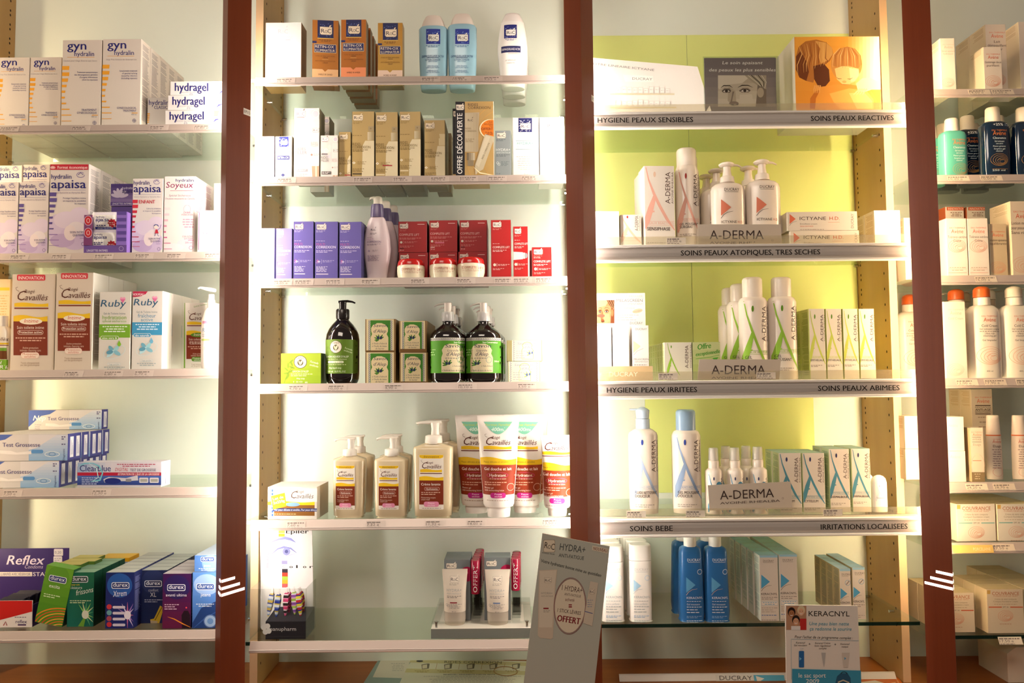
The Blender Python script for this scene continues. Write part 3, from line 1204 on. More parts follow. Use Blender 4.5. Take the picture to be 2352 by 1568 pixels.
mb.box(-w, w, -.0012, 0, 0, .0205, mat('#6c5096', .45))
q = Print(mb, tuv, lambda u, v, l: (max(-w, min(w, u)), -.0012 - EPS * l, v))
q.t('LINGETTES INTIMES', 200, 578, 5, '#ded3ea', w=48, bold=.012)
q.ring(279, 571, 5, 5, .8, '#c9b8de', 14)
mb.build('tray_body', tr)
mb = MB()
mb.box(-w, -w + .019, -.0024, -.0014, .0206, trz * .93, mat('#7a3a6c', .45))
q = Print(mb, tuv, lambda u, v, l: (u, -.0024 - EPS * l, v))
for yy in (507, 535):
    q.ring(204, yy, 9, 11, 1.2, '#d8b8cc', 18)
    q.e(204, yy, 8, 10, '#c22a34', 18)
    q.up()
    q.ring(204, yy, 3.5, 5, 1, '#f0d8d0', 12)
mb.build('side_wing', tr)
mb = MB()
mb.box(w - .024, w, -.0024, -.0014, .0206, trz, mat('#8a6cc0', .45))
q = Print(mb, tuv, lambda u, v, l: (u, -.0024 - EPS * l, v))
for i in range(5):
    q.r(270, 486 + 15 * i, 291.5, 494 + 15 * i, '#5c4692')
mb.build('striped_wing', tr)


def softpack(x0, x1, y0, y1, lab, Y, zb):
    k = (DCAM + Y) / F
    Xa, Xb = P(x0, (y0 + y1) / 2, Y)[0], P(x1, (y0 + y1) / 2, Y)[0]
    z1 = P(x0, y0, Y)[1]
    h = z1 - zb
    W = (Xb - Xa) / 2
    mb = MB()
    n = 10
    secs = []
    for i in range(n + 1):
        t = i / n
        secs.append((h * t, W * (1 - .06 * (2 * t - 1) ** 4), .004 + .007 * math.sin(math.pi * t)))
    mb.loft(secs, 4, mat('#e6dfe8', .3, .5), 36)
    cx = (Xa + Xb) / 2

    def uv(px, py):
        a, b_ = P(px, py, Y - .011)
        return a - cx, b_ - zb

    def sf(u, v, l):
        a, b_ = interp(secs, v)
        qq = max(-.97, min(.97, u / a))
        return u, -b_ * (1 - abs(qq) ** 4) ** .25 - EPS * l - .0003, v
    p = Print(mb, uv, sf, 6)
    p.r(x0 + 4, y0 + 5, x1 - 4, y1 - 7, '#f1ece6')
    p.r(x0 + 4, y1 - 7, x1 - 4, y1 - 2, '#2f3a8c')
    p.up()
    p.t('hydralin', x0 + 8, y0 + 12, 4.5, NAVY, w=19, bold=.012)
    p.t('apaisa', x0 + 8, y0 + 20, 8.5, NAVY, w=30, bold=.024)
    p.g(x0 + 8, x0 + 32, y0 + 30, 2, 3.5, NAVY, 2)
    p.poly([(x1 - 14 + 11 * (1 if i % 2 else .7) * math.cos(i * math.pi / 9), y1 - 15 + 11 * (1 if i % 2 else .7) * math.sin(i * math.pi / 9)) for i in range(18)], '#b5202c')
    p.up()
    p.g(x1 - 21, x1 - 7, y1 - 15, 2, 4, '#f0c8c4', 1.8, 'c')
    p.t('LINGETTES INTIMES', x0 + 9, y1 - 3, 3, '#e8e6f2', w=36)
    o = mb.build('wipes_pack', None, (cx, Y, zb))
    tag(o, lab, 'soft pack', 'soft packs in the purple tray')
    return z1


zt = softpack(207, 270, 528, 577, 'white soft pack with a red star, lower one in the purple tray', .020, tz + .0013)
softpack(212, 271, 488, 527, 'white soft pack with a red star, upper one in the purple tray', .020, zt + .0006)


def d_pbox(p):
    p.grad(254, 422, 308, 474, '#4a3878', '#a58fc0', 6)
    p.up()
    for i in range(6):
        a = math.radians(-165 + 30 * i)
        p.e(275 + 10 * math.cos(a), 452 + 10 * math.sin(a), 11, 4, '#d8cbe2', 12, rot=a)
    p.up()
    p.r(254, 464, 308, 471, '#5a4590')
    p.up()
    p.t('LINGETTES INTIMES', 258, 470, 4.6, '#e6deee', w=45, bold=.01)
    p.t('hydralin', 281, 434, 5, '#d8d0e8', w=24, bold=.01)
    p.t('apaisa', 281, 443, 9, '#2c2560', w=28, bold=.02)


carton('wipes_box', 'small purple box with a white flower, above the purple tray of soft packs', 'box', 254, 308, 422, P(280, 474, .0385)[1] + .0008, '#6a549c', d_pbox, Y=.0385, d=.03)
carton('wipes_box', 'small purple box standing under the flowered purple box', 'box', 254, 306, 474.5, 'L2', '#6a549c', None, Y=.0385, d=.03)


def d_pinkpack(p):
    p.e(471, 526, 9, 16, '#f4dfe0', 18)
    p.up()
    p.ring(471, 524, 8, 14, .9, '#d89ab0', 18)
    p.t('EXTRA', 471, 537, 3.5, '#c0567a', w=14, al='c')
    p.t('HYDRATATION', 471, 541, 3.2, '#c0567a', w=20, al='c')
    p.t('Soyeux', 482, 554, 8, '#c98aa8', w=26, sh=.15)
    p.t('LINGETTES', 482, 572, 4, '#c0a0b8', w=24)
    p.s([(453.5, 488), (457, 486), (459, 490), (457, 500), (456, 574)], 1.4, '#9a5a90')


carton('wipes_carton', 'low white and pink carton with a drop, at the right end of the second shelf', 'carton', 453, 507, 483, 'L2', '#f0e9e6', d_pinkpack, Y=.012, d=.03)
carton('wash_carton', 'plain white carton close to the left post, behind the low pink drop carton', 'carton', 490, 520, 421, 'L2', '#eee8e4', None, Y=.05, d=.05)


# third shelf
def d_cav(p, x0, x1, yt, green=False):
    w = x1 - x0
    k = w / 100.0
    X = lambda a: x0 + a * k
    Yy = lambda a: yt + a * k
    if not green:
        p.rr(X(14), Yy(1), X(79), Yy(15), 3 * k, '#cf3a44')
        p.up()
        p.t('INNOVATION', X(46), Yy(12.5), 7.5 * k, '#f6e2dc', w=57 * k, al='c', bold=.012)
    else:
        p.t('Spécial Sécheresse', X(30), Yy(20), 5.5 * k, '#7a9a4a', w=52 * k, sh=.2, rot=12)
    cavailles(p, X(9), Yy(61), 75 * k)
    bx0, bx1 = X(6), X(84)
    p.r(bx0, Yy(106), bx1, Yy(189), '#7c2c16')
    wave(p, bx0, bx1, Yy(95), Yy(110), '#e8bc1d')
    p.up()
    p.e(X(46), Yy(110), 26 * k, 7.5 * k, '#5a8a2a' if green else '#efe0c8', 20)
    p.up()
    p.t('Intime', X(46), Yy(113), 8.5 * k, '#efe0c8' if green else '#c63a30', w=32 * k, al='c', sh=.3)
    p.t('Soin toilette intime', X(45), Yy(127.5), 6.6 * k, '#ecd6c4', w=62 * k, al='c')
    p.rr(X(15.5), Yy(130.5), X(74.5), Yy(141), 5 * k, '#ecd6c4')
    p.up()
    p.rr(X(16.3), Yy(131.3), X(73.7), Yy(140.2), 4.4 * k, '#7c2c16')
    p.up()
    p.t('Hydratante' if green else 'Protection active', X(45), Yy(138.2), 6 * k, '#f3e2d2', w=52 * k, al='c', bold=.014)
    p.g(X(10), X(80), Yy(150), 2, 6 * k, '#d8a890', 2.6 * k, 'c')
    p.t('Active protection', X(45), Yy(174), 5 * k, '#dcb8a2', w=36 * k, al='c')
    p.t('intimate cleansing care', X(45), Yy(180), 5 * k, '#dcb8a2', w=48 * k, al='c')
    p.rr(X(23), Yy(182), X(65), Yy(196.5), 6 * k, '#5a8a2a' if green else '#e6b8a8')
    p.up()
    p.rr(X(23.8), Yy(182.8), X(64.2), Yy(195.7), 5.6 * k, '#5a8a2a' if green else '#efdccb')
    p.up()
    p.t('Muqueuses', X(44), Yy(188.4), 5 * k, '#f0e8d8' if green else '#c4604a', w=34 * k, al='c')
    p.t('sèches' if green else 'sensibles', X(44), Yy(194.4), 5 * k, '#f0e8d8' if green else '#c4604a', w=26 * k, al='c')
    p.t('Testé cliniquement', X(44), Yy(208.5), 3.8 * k, '#9a7a62', w=43 * k, al='c')
    p.t('par des gynécologues', X(44), Yy(213.5), 3.8 * k, '#9a7a62', w=43 * k, al='c')


CV = '#e6d6c2'


def d_cavside(p):
    pass


carton('wash_carton', 'tall cream, yellow and red brown carton with a red top flash, left one', 'carton', 26, 124.5, 629.5, 'L3', CV, lambda p: d_cav(p, 26, 124.5, 629.5), Y=.02, d=.066, n=3, bl='tall cream carton, {o} in the file behind the left red brown one', grp='red brown wash cartons', rot=1.5)
c2 = carton('wash_carton', 'tall cream and red brown carton with a red top flash, beside the green banded carton', 'carton', 127, 213, 626, 'L3', CV, lambda p: d_cav(p, 127, 222, 626), Y=.02, d=.066, n=3, grp='red brown wash cartons', side='#ece4d8', lines=('#8d7d6a', 'R', .1, .8), bl='tall cream carton, {o} in the file behind the right red brown one')
# small printed mark on its right side
mb = MB()


def d_ruby(p, x0, x1, yt, c, blue):
    w = x1 - x0
    k = w / 73.0
    X = lambda a: x0 + a * k
    Yy = lambda a: yt + a * k
    if blue:
        p.poly([(x0, Yy(.5)), (X(38), Yy(.5)), (X(33), Yy(7)), (X(22), Yy(12)), (X(8), Yy(14)), (x0, Yy(14))], '#b81f45')
        p.up()
        p.t('NOUVEAU', X(2), Yy(10.5), 5.6 * k, '#f5dfe2', w=27 * k, bold=.016)
    p.e(X(52), Yy(16), 3.4 * k, 4 * k, '#e79ab8', 12)
    p.e(X(58), Yy(16), 3.4 * k, 4 * k, '#e79ab8', 12)
    p.poly([(X(48.8), Yy(17)), (X(61.2), Yy(17)), (X(55), Yy(26))], '#d96a98')
    p.up()
    p.t('Ruby', X(4), Yy(34), 15.5 * k, '#2b5a7a', w=57 * k, sh=.22, bold=.004)
    p.t('Gel de Toilette Intime', X(36), Yy(52), 4.6 * k, '#6d7f86', w=50 * k, al='c')
    if blue:
        p.t('fraîcheur', X(36), Yy(63), 9 * k, '#5a93b0', w=43 * k, al='c')
        p.t('active', X(36), Yy(72), 8 * k, '#5a93b0', w=29 * k, al='c')
    else:
        p.t('hydratation', X(36), Yy(63), 9 * k, '#7fae3a', w=55 * k, al='c')
        p.t('spécial sécheresse', X(36), Yy(70), 5.6 * k, '#7fae3a', w=55 * k, al='c')
    p.r(x0, Yy(74.5), x1, Yy(105), c)
    p.up()
    p.g(X(8), X(66), Yy(81), 3, 5.6 * k, '#e6f0e0' if not blue else '#d8ecf6', 2.4 * k, 'c')
    p.rr(X(4), Yy(101), X(46), Yy(110.5), 4 * k, '#f0ece2')
    p.up()
    p.rr(X(4.8), Yy(101.8), X(45.2), Yy(109.8), 3.6 * k, c)
    p.up()
    p.t('déo naturelle' if blue else 'aloe vera &', X(25), Yy(108.5), 5 * k, '#f2f0e8', w=34 * k, al='c', bold=.012)
    p.ring(X(36), Yy(138), 26 * k, 14 * k, 1.2 * k, '#cfdedd', 24, rot=-.35)
    for a, q, cc in ((-.9, 9, '#9ccfd6'), (-2.2, 9, '#6fa9bd'), (2.4, 12, '#b9dbe0'), (.5, 9, '#86bccb'), (2.9, 8, '#5c98b0')):
        p.e(X(34) + 9 * k * math.cos(a), Yy(137) + 7 * k * math.sin(a), q * k, 4.6 * k, cc, 14, rot=a)
    p.up()
    cx = X(47)
    p.poly([(cx, Yy(111)), (cx + 4.5 * k, Yy(120)), (cx + 3 * k, Yy(124)), (cx, Yy(125.5)), (cx - 3 * k, Yy(124)), (cx - 4.5 * k, Yy(120))], '#7fb52e' if not blue else '#6fb0d0')
    p.rr(X(20), Yy(163), X(50), Yy(169), 3 * k, '#b9cdd2')
    p.up()
    p.rr(X(20.6), Yy(163.6), X(49.4), Yy(168.4), 2.6 * k, '#e6ddd2')
    p.up()
    p.t('Usage quotidien', X(35), Yy(167.6), 3.4 * k, '#7a9aa6', w=24 * k, al='c')
    p.g(X(12), X(60), Yy(174), 2, 4.4 * k, '#9aa8aa', 1.8 * k, 'c')


carton('gel_carton', 'white carton with a lime green band, left of the blue banded one', 'carton', 227, 300, 670, 'L3', '#e8e0d4', lambda p: d_ruby(p, 227, 300, 670, '#76a82c', False), Y=.02, d=.05, n=3, bl='white carton, {o} in the file behind the lime banded one', grp='green and blue banded cartons')
carton('gel_carton', 'white carton with a blue band and red corner flash', 'carton', 303, 373, 668.5, 'L3', '#e9e1d8', lambda p: d_ruby(p, 303, 373, 668.5, '#3f92bd', True), Y=.02, d=.05, n=4, grp='green and blue banded cartons', bl='white carton with a blue band, {o} in the file behind the red flashed one')


def d_cavg(p):
    d_cav(p, 424, 494, 692, True)
    p.up()
    p.r(422.5, 695, 425.5, 845, '#6f9a2c')


carton('wash_carton', 'white, yellow and red brown carton with green marks, behind the white pump bottle', 'carton', 422.5, 492, 695, 'L3', '#ebe2d6', d_cavg, Y=.045, d=.05, n=2, bl='red brown carton with green marks, behind the similar front one', grp='red brown wash cartons')

b = Bottle('pump_bottle', 'slim white pump bottle with pink lettering, right against the left post', 'bottle', 484, 780, 'L3', .012)


def d_rb(p):
    p.t('Ruby', 469, 763, 9, '#8fa3b8', w=30, sh=.2)
    p.r(470, 738, 500, 744, '#e39ab8')
    p.g(470, 498, 770, 2, 4, '#c0b8c0', 1.8)
    p.r(468, 779, 488, 783, '#b7cf6a')
    p.e(478, 800, 5, 5, '#e6ecc0', 10)


WP = mat('#f1ece6', .25, .5)
b.part('bottle_body', [(None, 16), (845, 19), (830, 20.5), (770, 21.5), (735, 20), (715, 14), (707, 9)], WP, n=2.4, dr=.75, des=d_rb)
b.part('pump_collar', [(707, 8.5), (690, 8.5), (688, 7), (676, 6.5)], WP)
b.bar('pump_nozzle', [(494, 667, 0), (484, 665, 0), (472, 663, -.004), (463, 661, -.008), (459, 664, -.010)], [6.5, 8, 6, 3.5, 2.5], WP, flat=.6)
# items cut by the left edge
carton('wash_carton', 'cream carton with a yellow stripe, cut by the left edge behind the free sample bottle', 'carton', -25, 22, 641, 'L3', '#dcc49a', lambda p: (p.r(-10, 660, 22, 667, '#e0b02a'), p.g(-5, 20, 680, 12, 6, '#b8935a', 1.6)), Y=.06, d=.06, n=2, bl='cream carton behind the yellow striped one at the left edge', grp='red brown wash cartons')


def d_off(p):
    cavailles(p, -18, 783, 42)
    p.r(-20, 806, 22, 825, '#6c3a12')
    p.r(-20, 799, 22, 806, '#6f9a2c')
    p.r(-20, 826, 24.5, 849, '#7fae2e')
    p.up()
    p.t('ml', 3, 836, 7, '#f6f2e2', bold=.02, sh=.2)
    p.t('OFFERT', -22, 846.5, 8, '#f6f2e2', w=46, bold=.03, sh=.2)


b = Bottle('sample_bottle', 'small bottle with a bright green offer band, cut by the left edge', 'bottle', 2, 800, 'L3', .03)
b.part('bottle_body', [(None, 21), (846, 22.5), (760, 22.5), (750, 16)], mat('#eadbc4', .3, .5), n=3, dr=.6, des=d_off)
b.part('bottle_cap', [(750, 15), (726, 13.5)], mat('#efe6da', .3), n=2.6, dr=.6)


# fourth shelf: long test boxes
def d_test(x0, x1, yt, word=True):
    def f(p):
        k = (x1 - x0) / 170.0
        X = lambda a: x0 + a * k
        Yy = lambda a: yt + a * k
        p.grad(X(95), Yy(1), x1, Yy(53), '#e6e6ee', '#8fb8e0', 10)
        p.poly([(X(95), Yy(.5)), (X(150), Yy(.5)), (X(110), Yy(26)), (X(95), Yy(30))], '#e8e2e2')
        p.up()
        p.poly([(X(.3), Yy(.6)), (X(65), Yy(.6)), (X(50), Yy(10)), (X(30), Yy(14)), (X(18), Yy(24)), (X(.3), Yy(40))], '#4f68b4')
        p.up()
        p.t('Nep', X(11), Yy(24.5), 11.5 * k, '#efeff6', w=28 * k, sh=.3, bold=.03)
        p.t('Test Grossesse', X(45), Yy(24), 7.8 * k, '#5a5684', w=72 * k, bold=.016)
        for i in range(4):
            p.t('%s' % ('- Pratique', '- Simple', '- Rapide', '- Fiable')[i], X(13), Yy(35.5 + 4.7 * i), 3 * k, '#8b86a0')
        p.s([(X(40), Yy(34)), (X(60), Yy(35)), (X(72), Yy(37)), (X(100), Yy(35))], [6 * k, 7 * k, 4 * k, 6 * k], '#f2ece8')
        p.up()
        p.rr(X(100), Yy(29.5), X(123), Yy(36.5), 3 * k, '#5b95d0')
        p.ring(X(140), Yy(38), 14 * k, 4.8 * k, 1.2 * k, '#eef4f8', 20)
        p.ring(X(140), Yy(38), 6 * k, 3.4 * k, 1 * k, '#5b8cc4', 16)
        p.t('Diagnostic', X(164), Yy(49.5), 3.6 * k, '#2b2f7a', w=22 * k, rot=90, bold=.01)
        p.g(X(158), X(167), Yy(6), 2, 4 * k, '#5a5684', 2 * k)
        p.g(X(158), X(167), Yy(20), 1, 4 * k, '#5a5684', 2 * k)
    return f


def testrow(x0, x1, yt, S, Y, d, n, jit, lab, bl=None, **kw):
    o = carton('test_box', lab, 'box', x0, x1, yt, S, '#ece4e0', d_test(x0, x1, yt), Y=Y, d=d, n=1, side='#3a3a86', grp='long pregnancy test boxes', **kw)
    me = o.data
    w = max(v.co.x for v in me.vertices)
    h = max(v.co.z for v in me.vertices)
    # white printed label on the dark end face
    extra = MB()
    c = [(w + EPS * 2, d * .30, h * .10), (w + EPS * 2, d * .78, h * .10), (w + EPS * 2, d * .78, h * .88), (w + EPS * 2, d * .30, h * .88)]
    extra.add(c, [[0, 1, 2, 3]], ink('#e4e0e6'))
    for i in range(3):
        yy = d * (.40 + .12 * i)
        extra.add([(w + EPS * 4, yy, h * .2), (w + EPS * 4, yy + .0012, h * .2), (w + EPS * 4, yy + .0012, h * (.75 - .1 * i)), (w + EPS * 4, yy, h * (.75 - .1 * i))], [[0, 1, 2, 3]], ink('#8a86a8'))
    q = extra.build('end_label', o)
    for k in range(1, n):
        jx = (((math.sin(k * 7.31 + x0) * 999) % 1) - 0.5) * 2 * jit
        dup(o, (o.location.x + jx, Y + (d + .0008) * k, o.location.z), bl.replace('{o}', ORD[k - 1]))
    return o


ta = testrow(-66, 136, 1059, 'L4', .02, .0285, 7, .003, 'long white and blue test box at the front of the bottom layer', 'long white and blue test box, {o} from the front in the bottom layer')
tb = testrow(-48, 156, 997, lift(ta) + .0005, .02, .0285, 6, .003, 'long white and blue test box at the front of the middle layer', 'long white and blue test box, {o} from the front in the middle layer')
testrow(65, 234, 941, lift(tb) + .0005, .172, .0285, 1, 0, 'long white and blue test box lying alone on top of the stack')


def d_clear(p):
    p.r(177, 1062, 372, 1084, '#d9d3da')
    p.grad(177, 1092, 372, 1113.6, '#4a6ab4', '#2d3f86', 4)
    p.grad(177, 1062, 255, 1085, '#9fb4d8', '#d9d3da', 6, False)
    p.r(177, 1084.5, 372, 1092, '#b81e3c')
    p.up()
    p.t('Clearblue', 183.5, 1082, 14, '#2b3a78', w=71, bold=.012)
    p.t('DIGITAL', 264, 1081.5, 7.5, '#c02a48', w=30, sh=.25)
    p.t('TEST DE GROSSESSE', 299, 1082, 6, '#2b3260', w=59, bold=.006)
    p.t("ESTIMATION DE L'ÂGE DE LA GROSSESSE", 271, 1091, 5, '#f2dde0', w=95, bold=.014, sh=.15)
    p.g(268, 358, 1067, 2, 4.2, '#b04a62', 2, 'c')
    p.g(188, 232, 1098, 4, 4.6, '#c8d4ee', 1.8)
    p.s([(239, 1104), (250, 1100), (290, 1101), (317, 1097)], [8, 10, 7, 12], '#cfccd4')
    p.up()
    p.e(259, 1104, 19, 7, '#1f2c7a', 18)
    p.rr(289, 1099, 302, 1106, 1.5, '#8a8890')
    for a in (320, 344):
        p.rr(a, 1096.5, a + 21, 1108.5, 2, '#d8d4da')
        p.up()
        p.rr(a + 2.5, 1099.5, a + 18.5, 1106, 1, '#a9a69c')
    p.s([(181, 1070), (195, 1064), (212, 1063), (228, 1070), (236, 1086), (230, 1102), (208, 1106)], [1, 3, 2, 4, 3, 4, 1], '#7cc8d8')
    p.s([(205, 1064), (222, 1075), (226, 1096), (214, 1104)], [1, 2, 2, 1], '#c6eef0')


carton('test_box', 'blue and red digital test box beside the stacked white test boxes', 'box', 177.5, 371, 1061, 'L4', '#dcd6de', d_clear, Y=.018, d=.022, n=2, grp='digital test boxes', side='#ece8ea', bl='digital test box directly behind the blue and red one')

# bottom shelf of the left bay
RZ = zs('L5') + .0004


def wpt(px, py, Y):
    a, b_ = P(px, py, Y)
    return (a, Y, b_)


rf = empty('sachet_display', (P(60, 1400, .03)[0], .03, RZ), 'purple counter display with a red and white front, at the left edge', 'display box')
ox, oz = rf.location.x, RZ


def facebox(name, x0, x1, y0, y1, Y, t, c, des=None, zb=None):
    Xa, Xb = P(x0, (y0 + y1) / 2, Y)[0] - ox, P(x1, (y0 + y1) / 2, Y)[0] - ox
    z1 = P((x0 + x1) / 2, y0, Y)[1] - oz
    z0 = 0.0 if zb is None else zb
    mb = MB()
    mb.box(Xa, Xb, Y - .03, Y - .03 + t, z0, z1, mat(c, .4))

    def uv(px, py):
        a, b_ = P(px, py, Y)
        return a - ox, b_ - oz
    if des:
        des(Print(mb, uv, lambda u, v, l: (max(Xa, min(Xb, u)), Y - .03 - EPS * l, max(z0, min(z1, v)))))
    return mb.build(name, rf)


def d_rfback(p):
    p.t('Reflex', 15, 1296, 21, '#e8dcec', w=84, sh=.3, bold=.02)
    p.t('Condoms', 56, 1305, 8, '#d8c8e0', w=42, sh=.3)
    p.r(-20, 1313, 74, 1323, '#e6dcd4')
    p.up()
    p.t('LUBRIFIÉS AVEC RÉSERVOIR', 2, 1321, 5.6, '#4a3a66', w=68)
    p.t('STAN', 76, 1322.5, 9, '#efe6ee', w=38, bold=.02)
    p.rr(124, 1260, 145, 1276, 2, '#e9dfe2')
    p.rr(123, 1277, 143, 1291, 2, '#e9dfe2')
    p.up()
    p.t('0,20', 126, 1271, 6, '#8a8290', w=15)
    p.g(125, 141, 1283, 2, 4, '#a59aa8', 1.4)


facebox('header_card', -30, 157, 1259, 1400, .13, .0015, '#3d2c6c', d_rfback)


def d_rffront(p):
    p.poly([(-10, 1379), (74, 1379), (74, 1404), (-10, 1426)], '#c8201c')
    p.t('reflex', 36, 1431, 8, '#5a4a6e', w=26, bold=.012)
    p.r(41, 1433, 60, 1436, '#4a2a5a')
    p.s([(8, 1436), (13, 1427), (16, 1436)], 2, '#a02a28')
    p.g(34, 62, 1418, 1, 4, '#8a8290', 2)


facebox('front_panel', -30, 74, 1379, 1445, .03, .0015, '#ebe4de', d_rffront)
mb = MB()
Xa, Xb = P(-30, 1400, .03)[0] - ox, P(74, 1400, .03)[0] - ox
mb.box(Xa, Xb, .0016, .099, 0, .0015, mat('#3d2c6c', .4))
mb.box(Xb - .0015, Xb, .0016, .099, .0016, .05, mat('#3d2c6c', .4))
mb.build('tray', rf)
for i in range(14):
    q = (math.sin(i * 12.9) * 4375.8) % 1
    mb = MB()
    x = Xa + .006 + i * .0066
    mb.box(-.026, .026, -.0008, .0008, 0, .055, mat('#26242e', .25, .6))
    for s in (-1, 1):
        mb.box(-.027, .027, -.001, .001, .0265 + s * .0262, .0285 + s * .0262, mat('#3a3844', .3, .6))
    o = mb.build('foil_sachet', None, (ox + Xa + .035 + .0012 * (i % 5), .1215 - i * .006, RZ + .0035), (math.radians(-16), 0, math.radians(4 * q - 2)))
    tag(o, 'black foil sachet filed upright in the purple counter display', 'sachet', 'black foil sachets in the purple display')


def dx_bg(c0, c1, extra):
    return c0, c1, extra


def d_excita(p):
    p.grad(80, 1307, 150, 1436, '#6fa82c', '#4c8a1f', 6)
    p.up()
    p.e(117, 1330, 26, 26, '#5f9a2a', 24)
    for i in range(7):
        p.ring(150, 1450 + i, 75 - 7 * i, 52 - 5 * i, 2.6, ('#e8822a', '#d8602a', '#f0a43a', '#c8502a', '#e89a40', '#d07030', '#f0b050')[i], 16, 195, 275)
    p.up(2)
    durex(p, 117, 1335, 41)
    p.t('excita', 113, 1356, 8, '#eef4e0', w=25, al='c', bold=.008)
    p.g(92, 132, 1374, 2, 5, '#d6e8b8', 2.2)


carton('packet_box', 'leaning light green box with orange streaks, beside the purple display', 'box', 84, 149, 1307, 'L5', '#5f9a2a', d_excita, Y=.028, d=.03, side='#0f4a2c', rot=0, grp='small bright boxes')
ex = bpy.context.scene.objects[[o.name for o in bpy.data.objects if o.get('label', '').startswith('leaning light green')][0]]
ex.rotation_euler = (0, math.radians(11), 0)
ex.location.x -= .004
ex.location.z += .0066


def d_friss(p):
    p.grad(154, 1315, 216, 1440, '#1f6b4a', '#176a5c', 6)
    p.up()
    for i in range(9):
        a = math.radians(-130 + 24 * i)
        p.s([(196, 1410), (196 + 24 * math.cos(a), 1410 + 30 * math.sin(a))], [5, .3], ('#8fd06a', '#d8e8b0', '#5ab07a')[i % 3])
    p.up()
    p.e(196, 1411, 8, 10, '#e6ecd8', 14)
    p.s([(194, 1420), (186, 1440)], [5, 14], '#6fa83a')
    p.up()
    durex(p, 182, 1330, 41, fill='#24423c')
    p.t('easy-on', 161, 1344, 4.5, '#d8c83a', w=22, bold=.016)
    p.t('pleasure', 161, 1352, 6.5, '#cfe4d6', w=28)
    p.t('frissons', 175, 1367, 12, '#e8f2e4', w=40, sh=.25, rot=12)
    p.g(161, 210, 1380, 2, 4.5, '#cfe4b0', 2)


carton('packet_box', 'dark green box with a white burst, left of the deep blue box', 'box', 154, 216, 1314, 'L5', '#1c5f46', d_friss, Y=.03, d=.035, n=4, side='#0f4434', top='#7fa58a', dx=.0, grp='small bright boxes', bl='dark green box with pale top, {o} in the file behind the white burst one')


def d_xtrem(p):
    p.grad(242, 1314, 308, 1446, '#1c2a66', '#232a70', 4)
    p.up()
    p.e(275, 1344, 29, 28, '#2a5aa8', 24)
    for i in range(9):
        a = math.radians(-150 + 30 * i)
        p.s([(293, 1412), (293 + 26 * math.cos(a), 1412 + 30 * math.sin(a))], [5, .3], ('#a078c0', '#d8c8ea', '#c06a98')[i % 3])
    p.up()
    p.e(293, 1412, 8, 10, '#eae2ee', 14)
    for i, c in enumerate(('#c83a44', '#6aa0a8', '#a84a5a', '#c8303a')):
        p.e(251, 1393 + 13.5 * i, 6, 6, c, 12)
        p.rr(259, 1391 + 13.5 * i, 288, 1397 + 13.5 * i, 2.5, '#d8cfe0')
    p.up()
    durex(p, 277, 1344, 41, fill='#22306e')
    p.t('Xtrem', 260, 1370, 13, '#eceef6', w=31, sh=.15, rot=5)


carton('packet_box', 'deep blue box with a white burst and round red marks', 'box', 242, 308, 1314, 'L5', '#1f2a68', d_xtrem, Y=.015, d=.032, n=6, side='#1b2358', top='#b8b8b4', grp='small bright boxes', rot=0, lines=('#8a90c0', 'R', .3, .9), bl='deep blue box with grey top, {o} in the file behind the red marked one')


def d_xl(p):
    p.grad(322, 1310, 376, 1437, '#232c50', '#1d2a5a', 4)
    p.up()
    p.e(352, 1336, 27, 28, '#2a3560', 24)
    p.poly([(368, 1390), (376, 1396), (366, 1433), (346, 1430), (345, 1422), (354, 1420)], '#cfae30')
    p.up()
    p.poly([(346, 1424), (362, 1426), (361, 1436), (346, 1433)], '#b9a988')
    p.s([(372, 1394), (356, 1424)], 2, '#7a6218')
    durex(p, 352, 1340, 40, fill='#2a3058')
    p.t('confort', 341, 1358, 6.5, '#b8bccc', w=23)
    p.t('XL', 345, 1370, 10, '#dcdce4', w=14)
    p.g(332, 374, 1378, 2, 4.5, '#a8acc4', 2)


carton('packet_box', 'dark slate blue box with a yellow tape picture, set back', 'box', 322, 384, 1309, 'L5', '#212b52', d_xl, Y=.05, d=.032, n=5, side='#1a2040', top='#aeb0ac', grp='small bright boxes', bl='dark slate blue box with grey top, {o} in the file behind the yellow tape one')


def d_avanti(p):
    p.grad(373, 1318, 441, 1447, '#3c1450', '#6a1a40', 6)
    p.up()
    p.e(406, 1348, 30, 28, '#2c1e58', 24)
    p.poly([(418, 1447), (417, 1412), (423, 1402), (432, 1402), (437, 1412), (438, 1447)], '#24101e')
    p.up()
    p.s([(385, 1416), (400, 1421), (420, 1432), (440, 1440)], [.5, 2.5, 2.5, 1.2], '#e88a2a')
    p.e(428, 1395, 2, 2, '#f0505a', 8)
    durex(p, 405, 1349, 42, fill='#2c2a66')
    p.t('avanti ultima', 381, 1369, 6.5, '#eae4ee', w=48, bold=.006)
    p.g(378, 412, 1389, 3, 5, '#d8b8cc', 2)


carton('packet_box', 'dark purple and crimson box with an orange arc', 'box', 373, 439, 1317, 'L5', '#4a1846', d_avanti, Y=.012, d=.032, n=4, side='#1f1a4a', top='#b2a8ae', grp='small bright boxes', lines=('#a8a0cc', 'R', .2, .9), bl='dark purple box with grey top, {o} in the file behind the orange arc one')


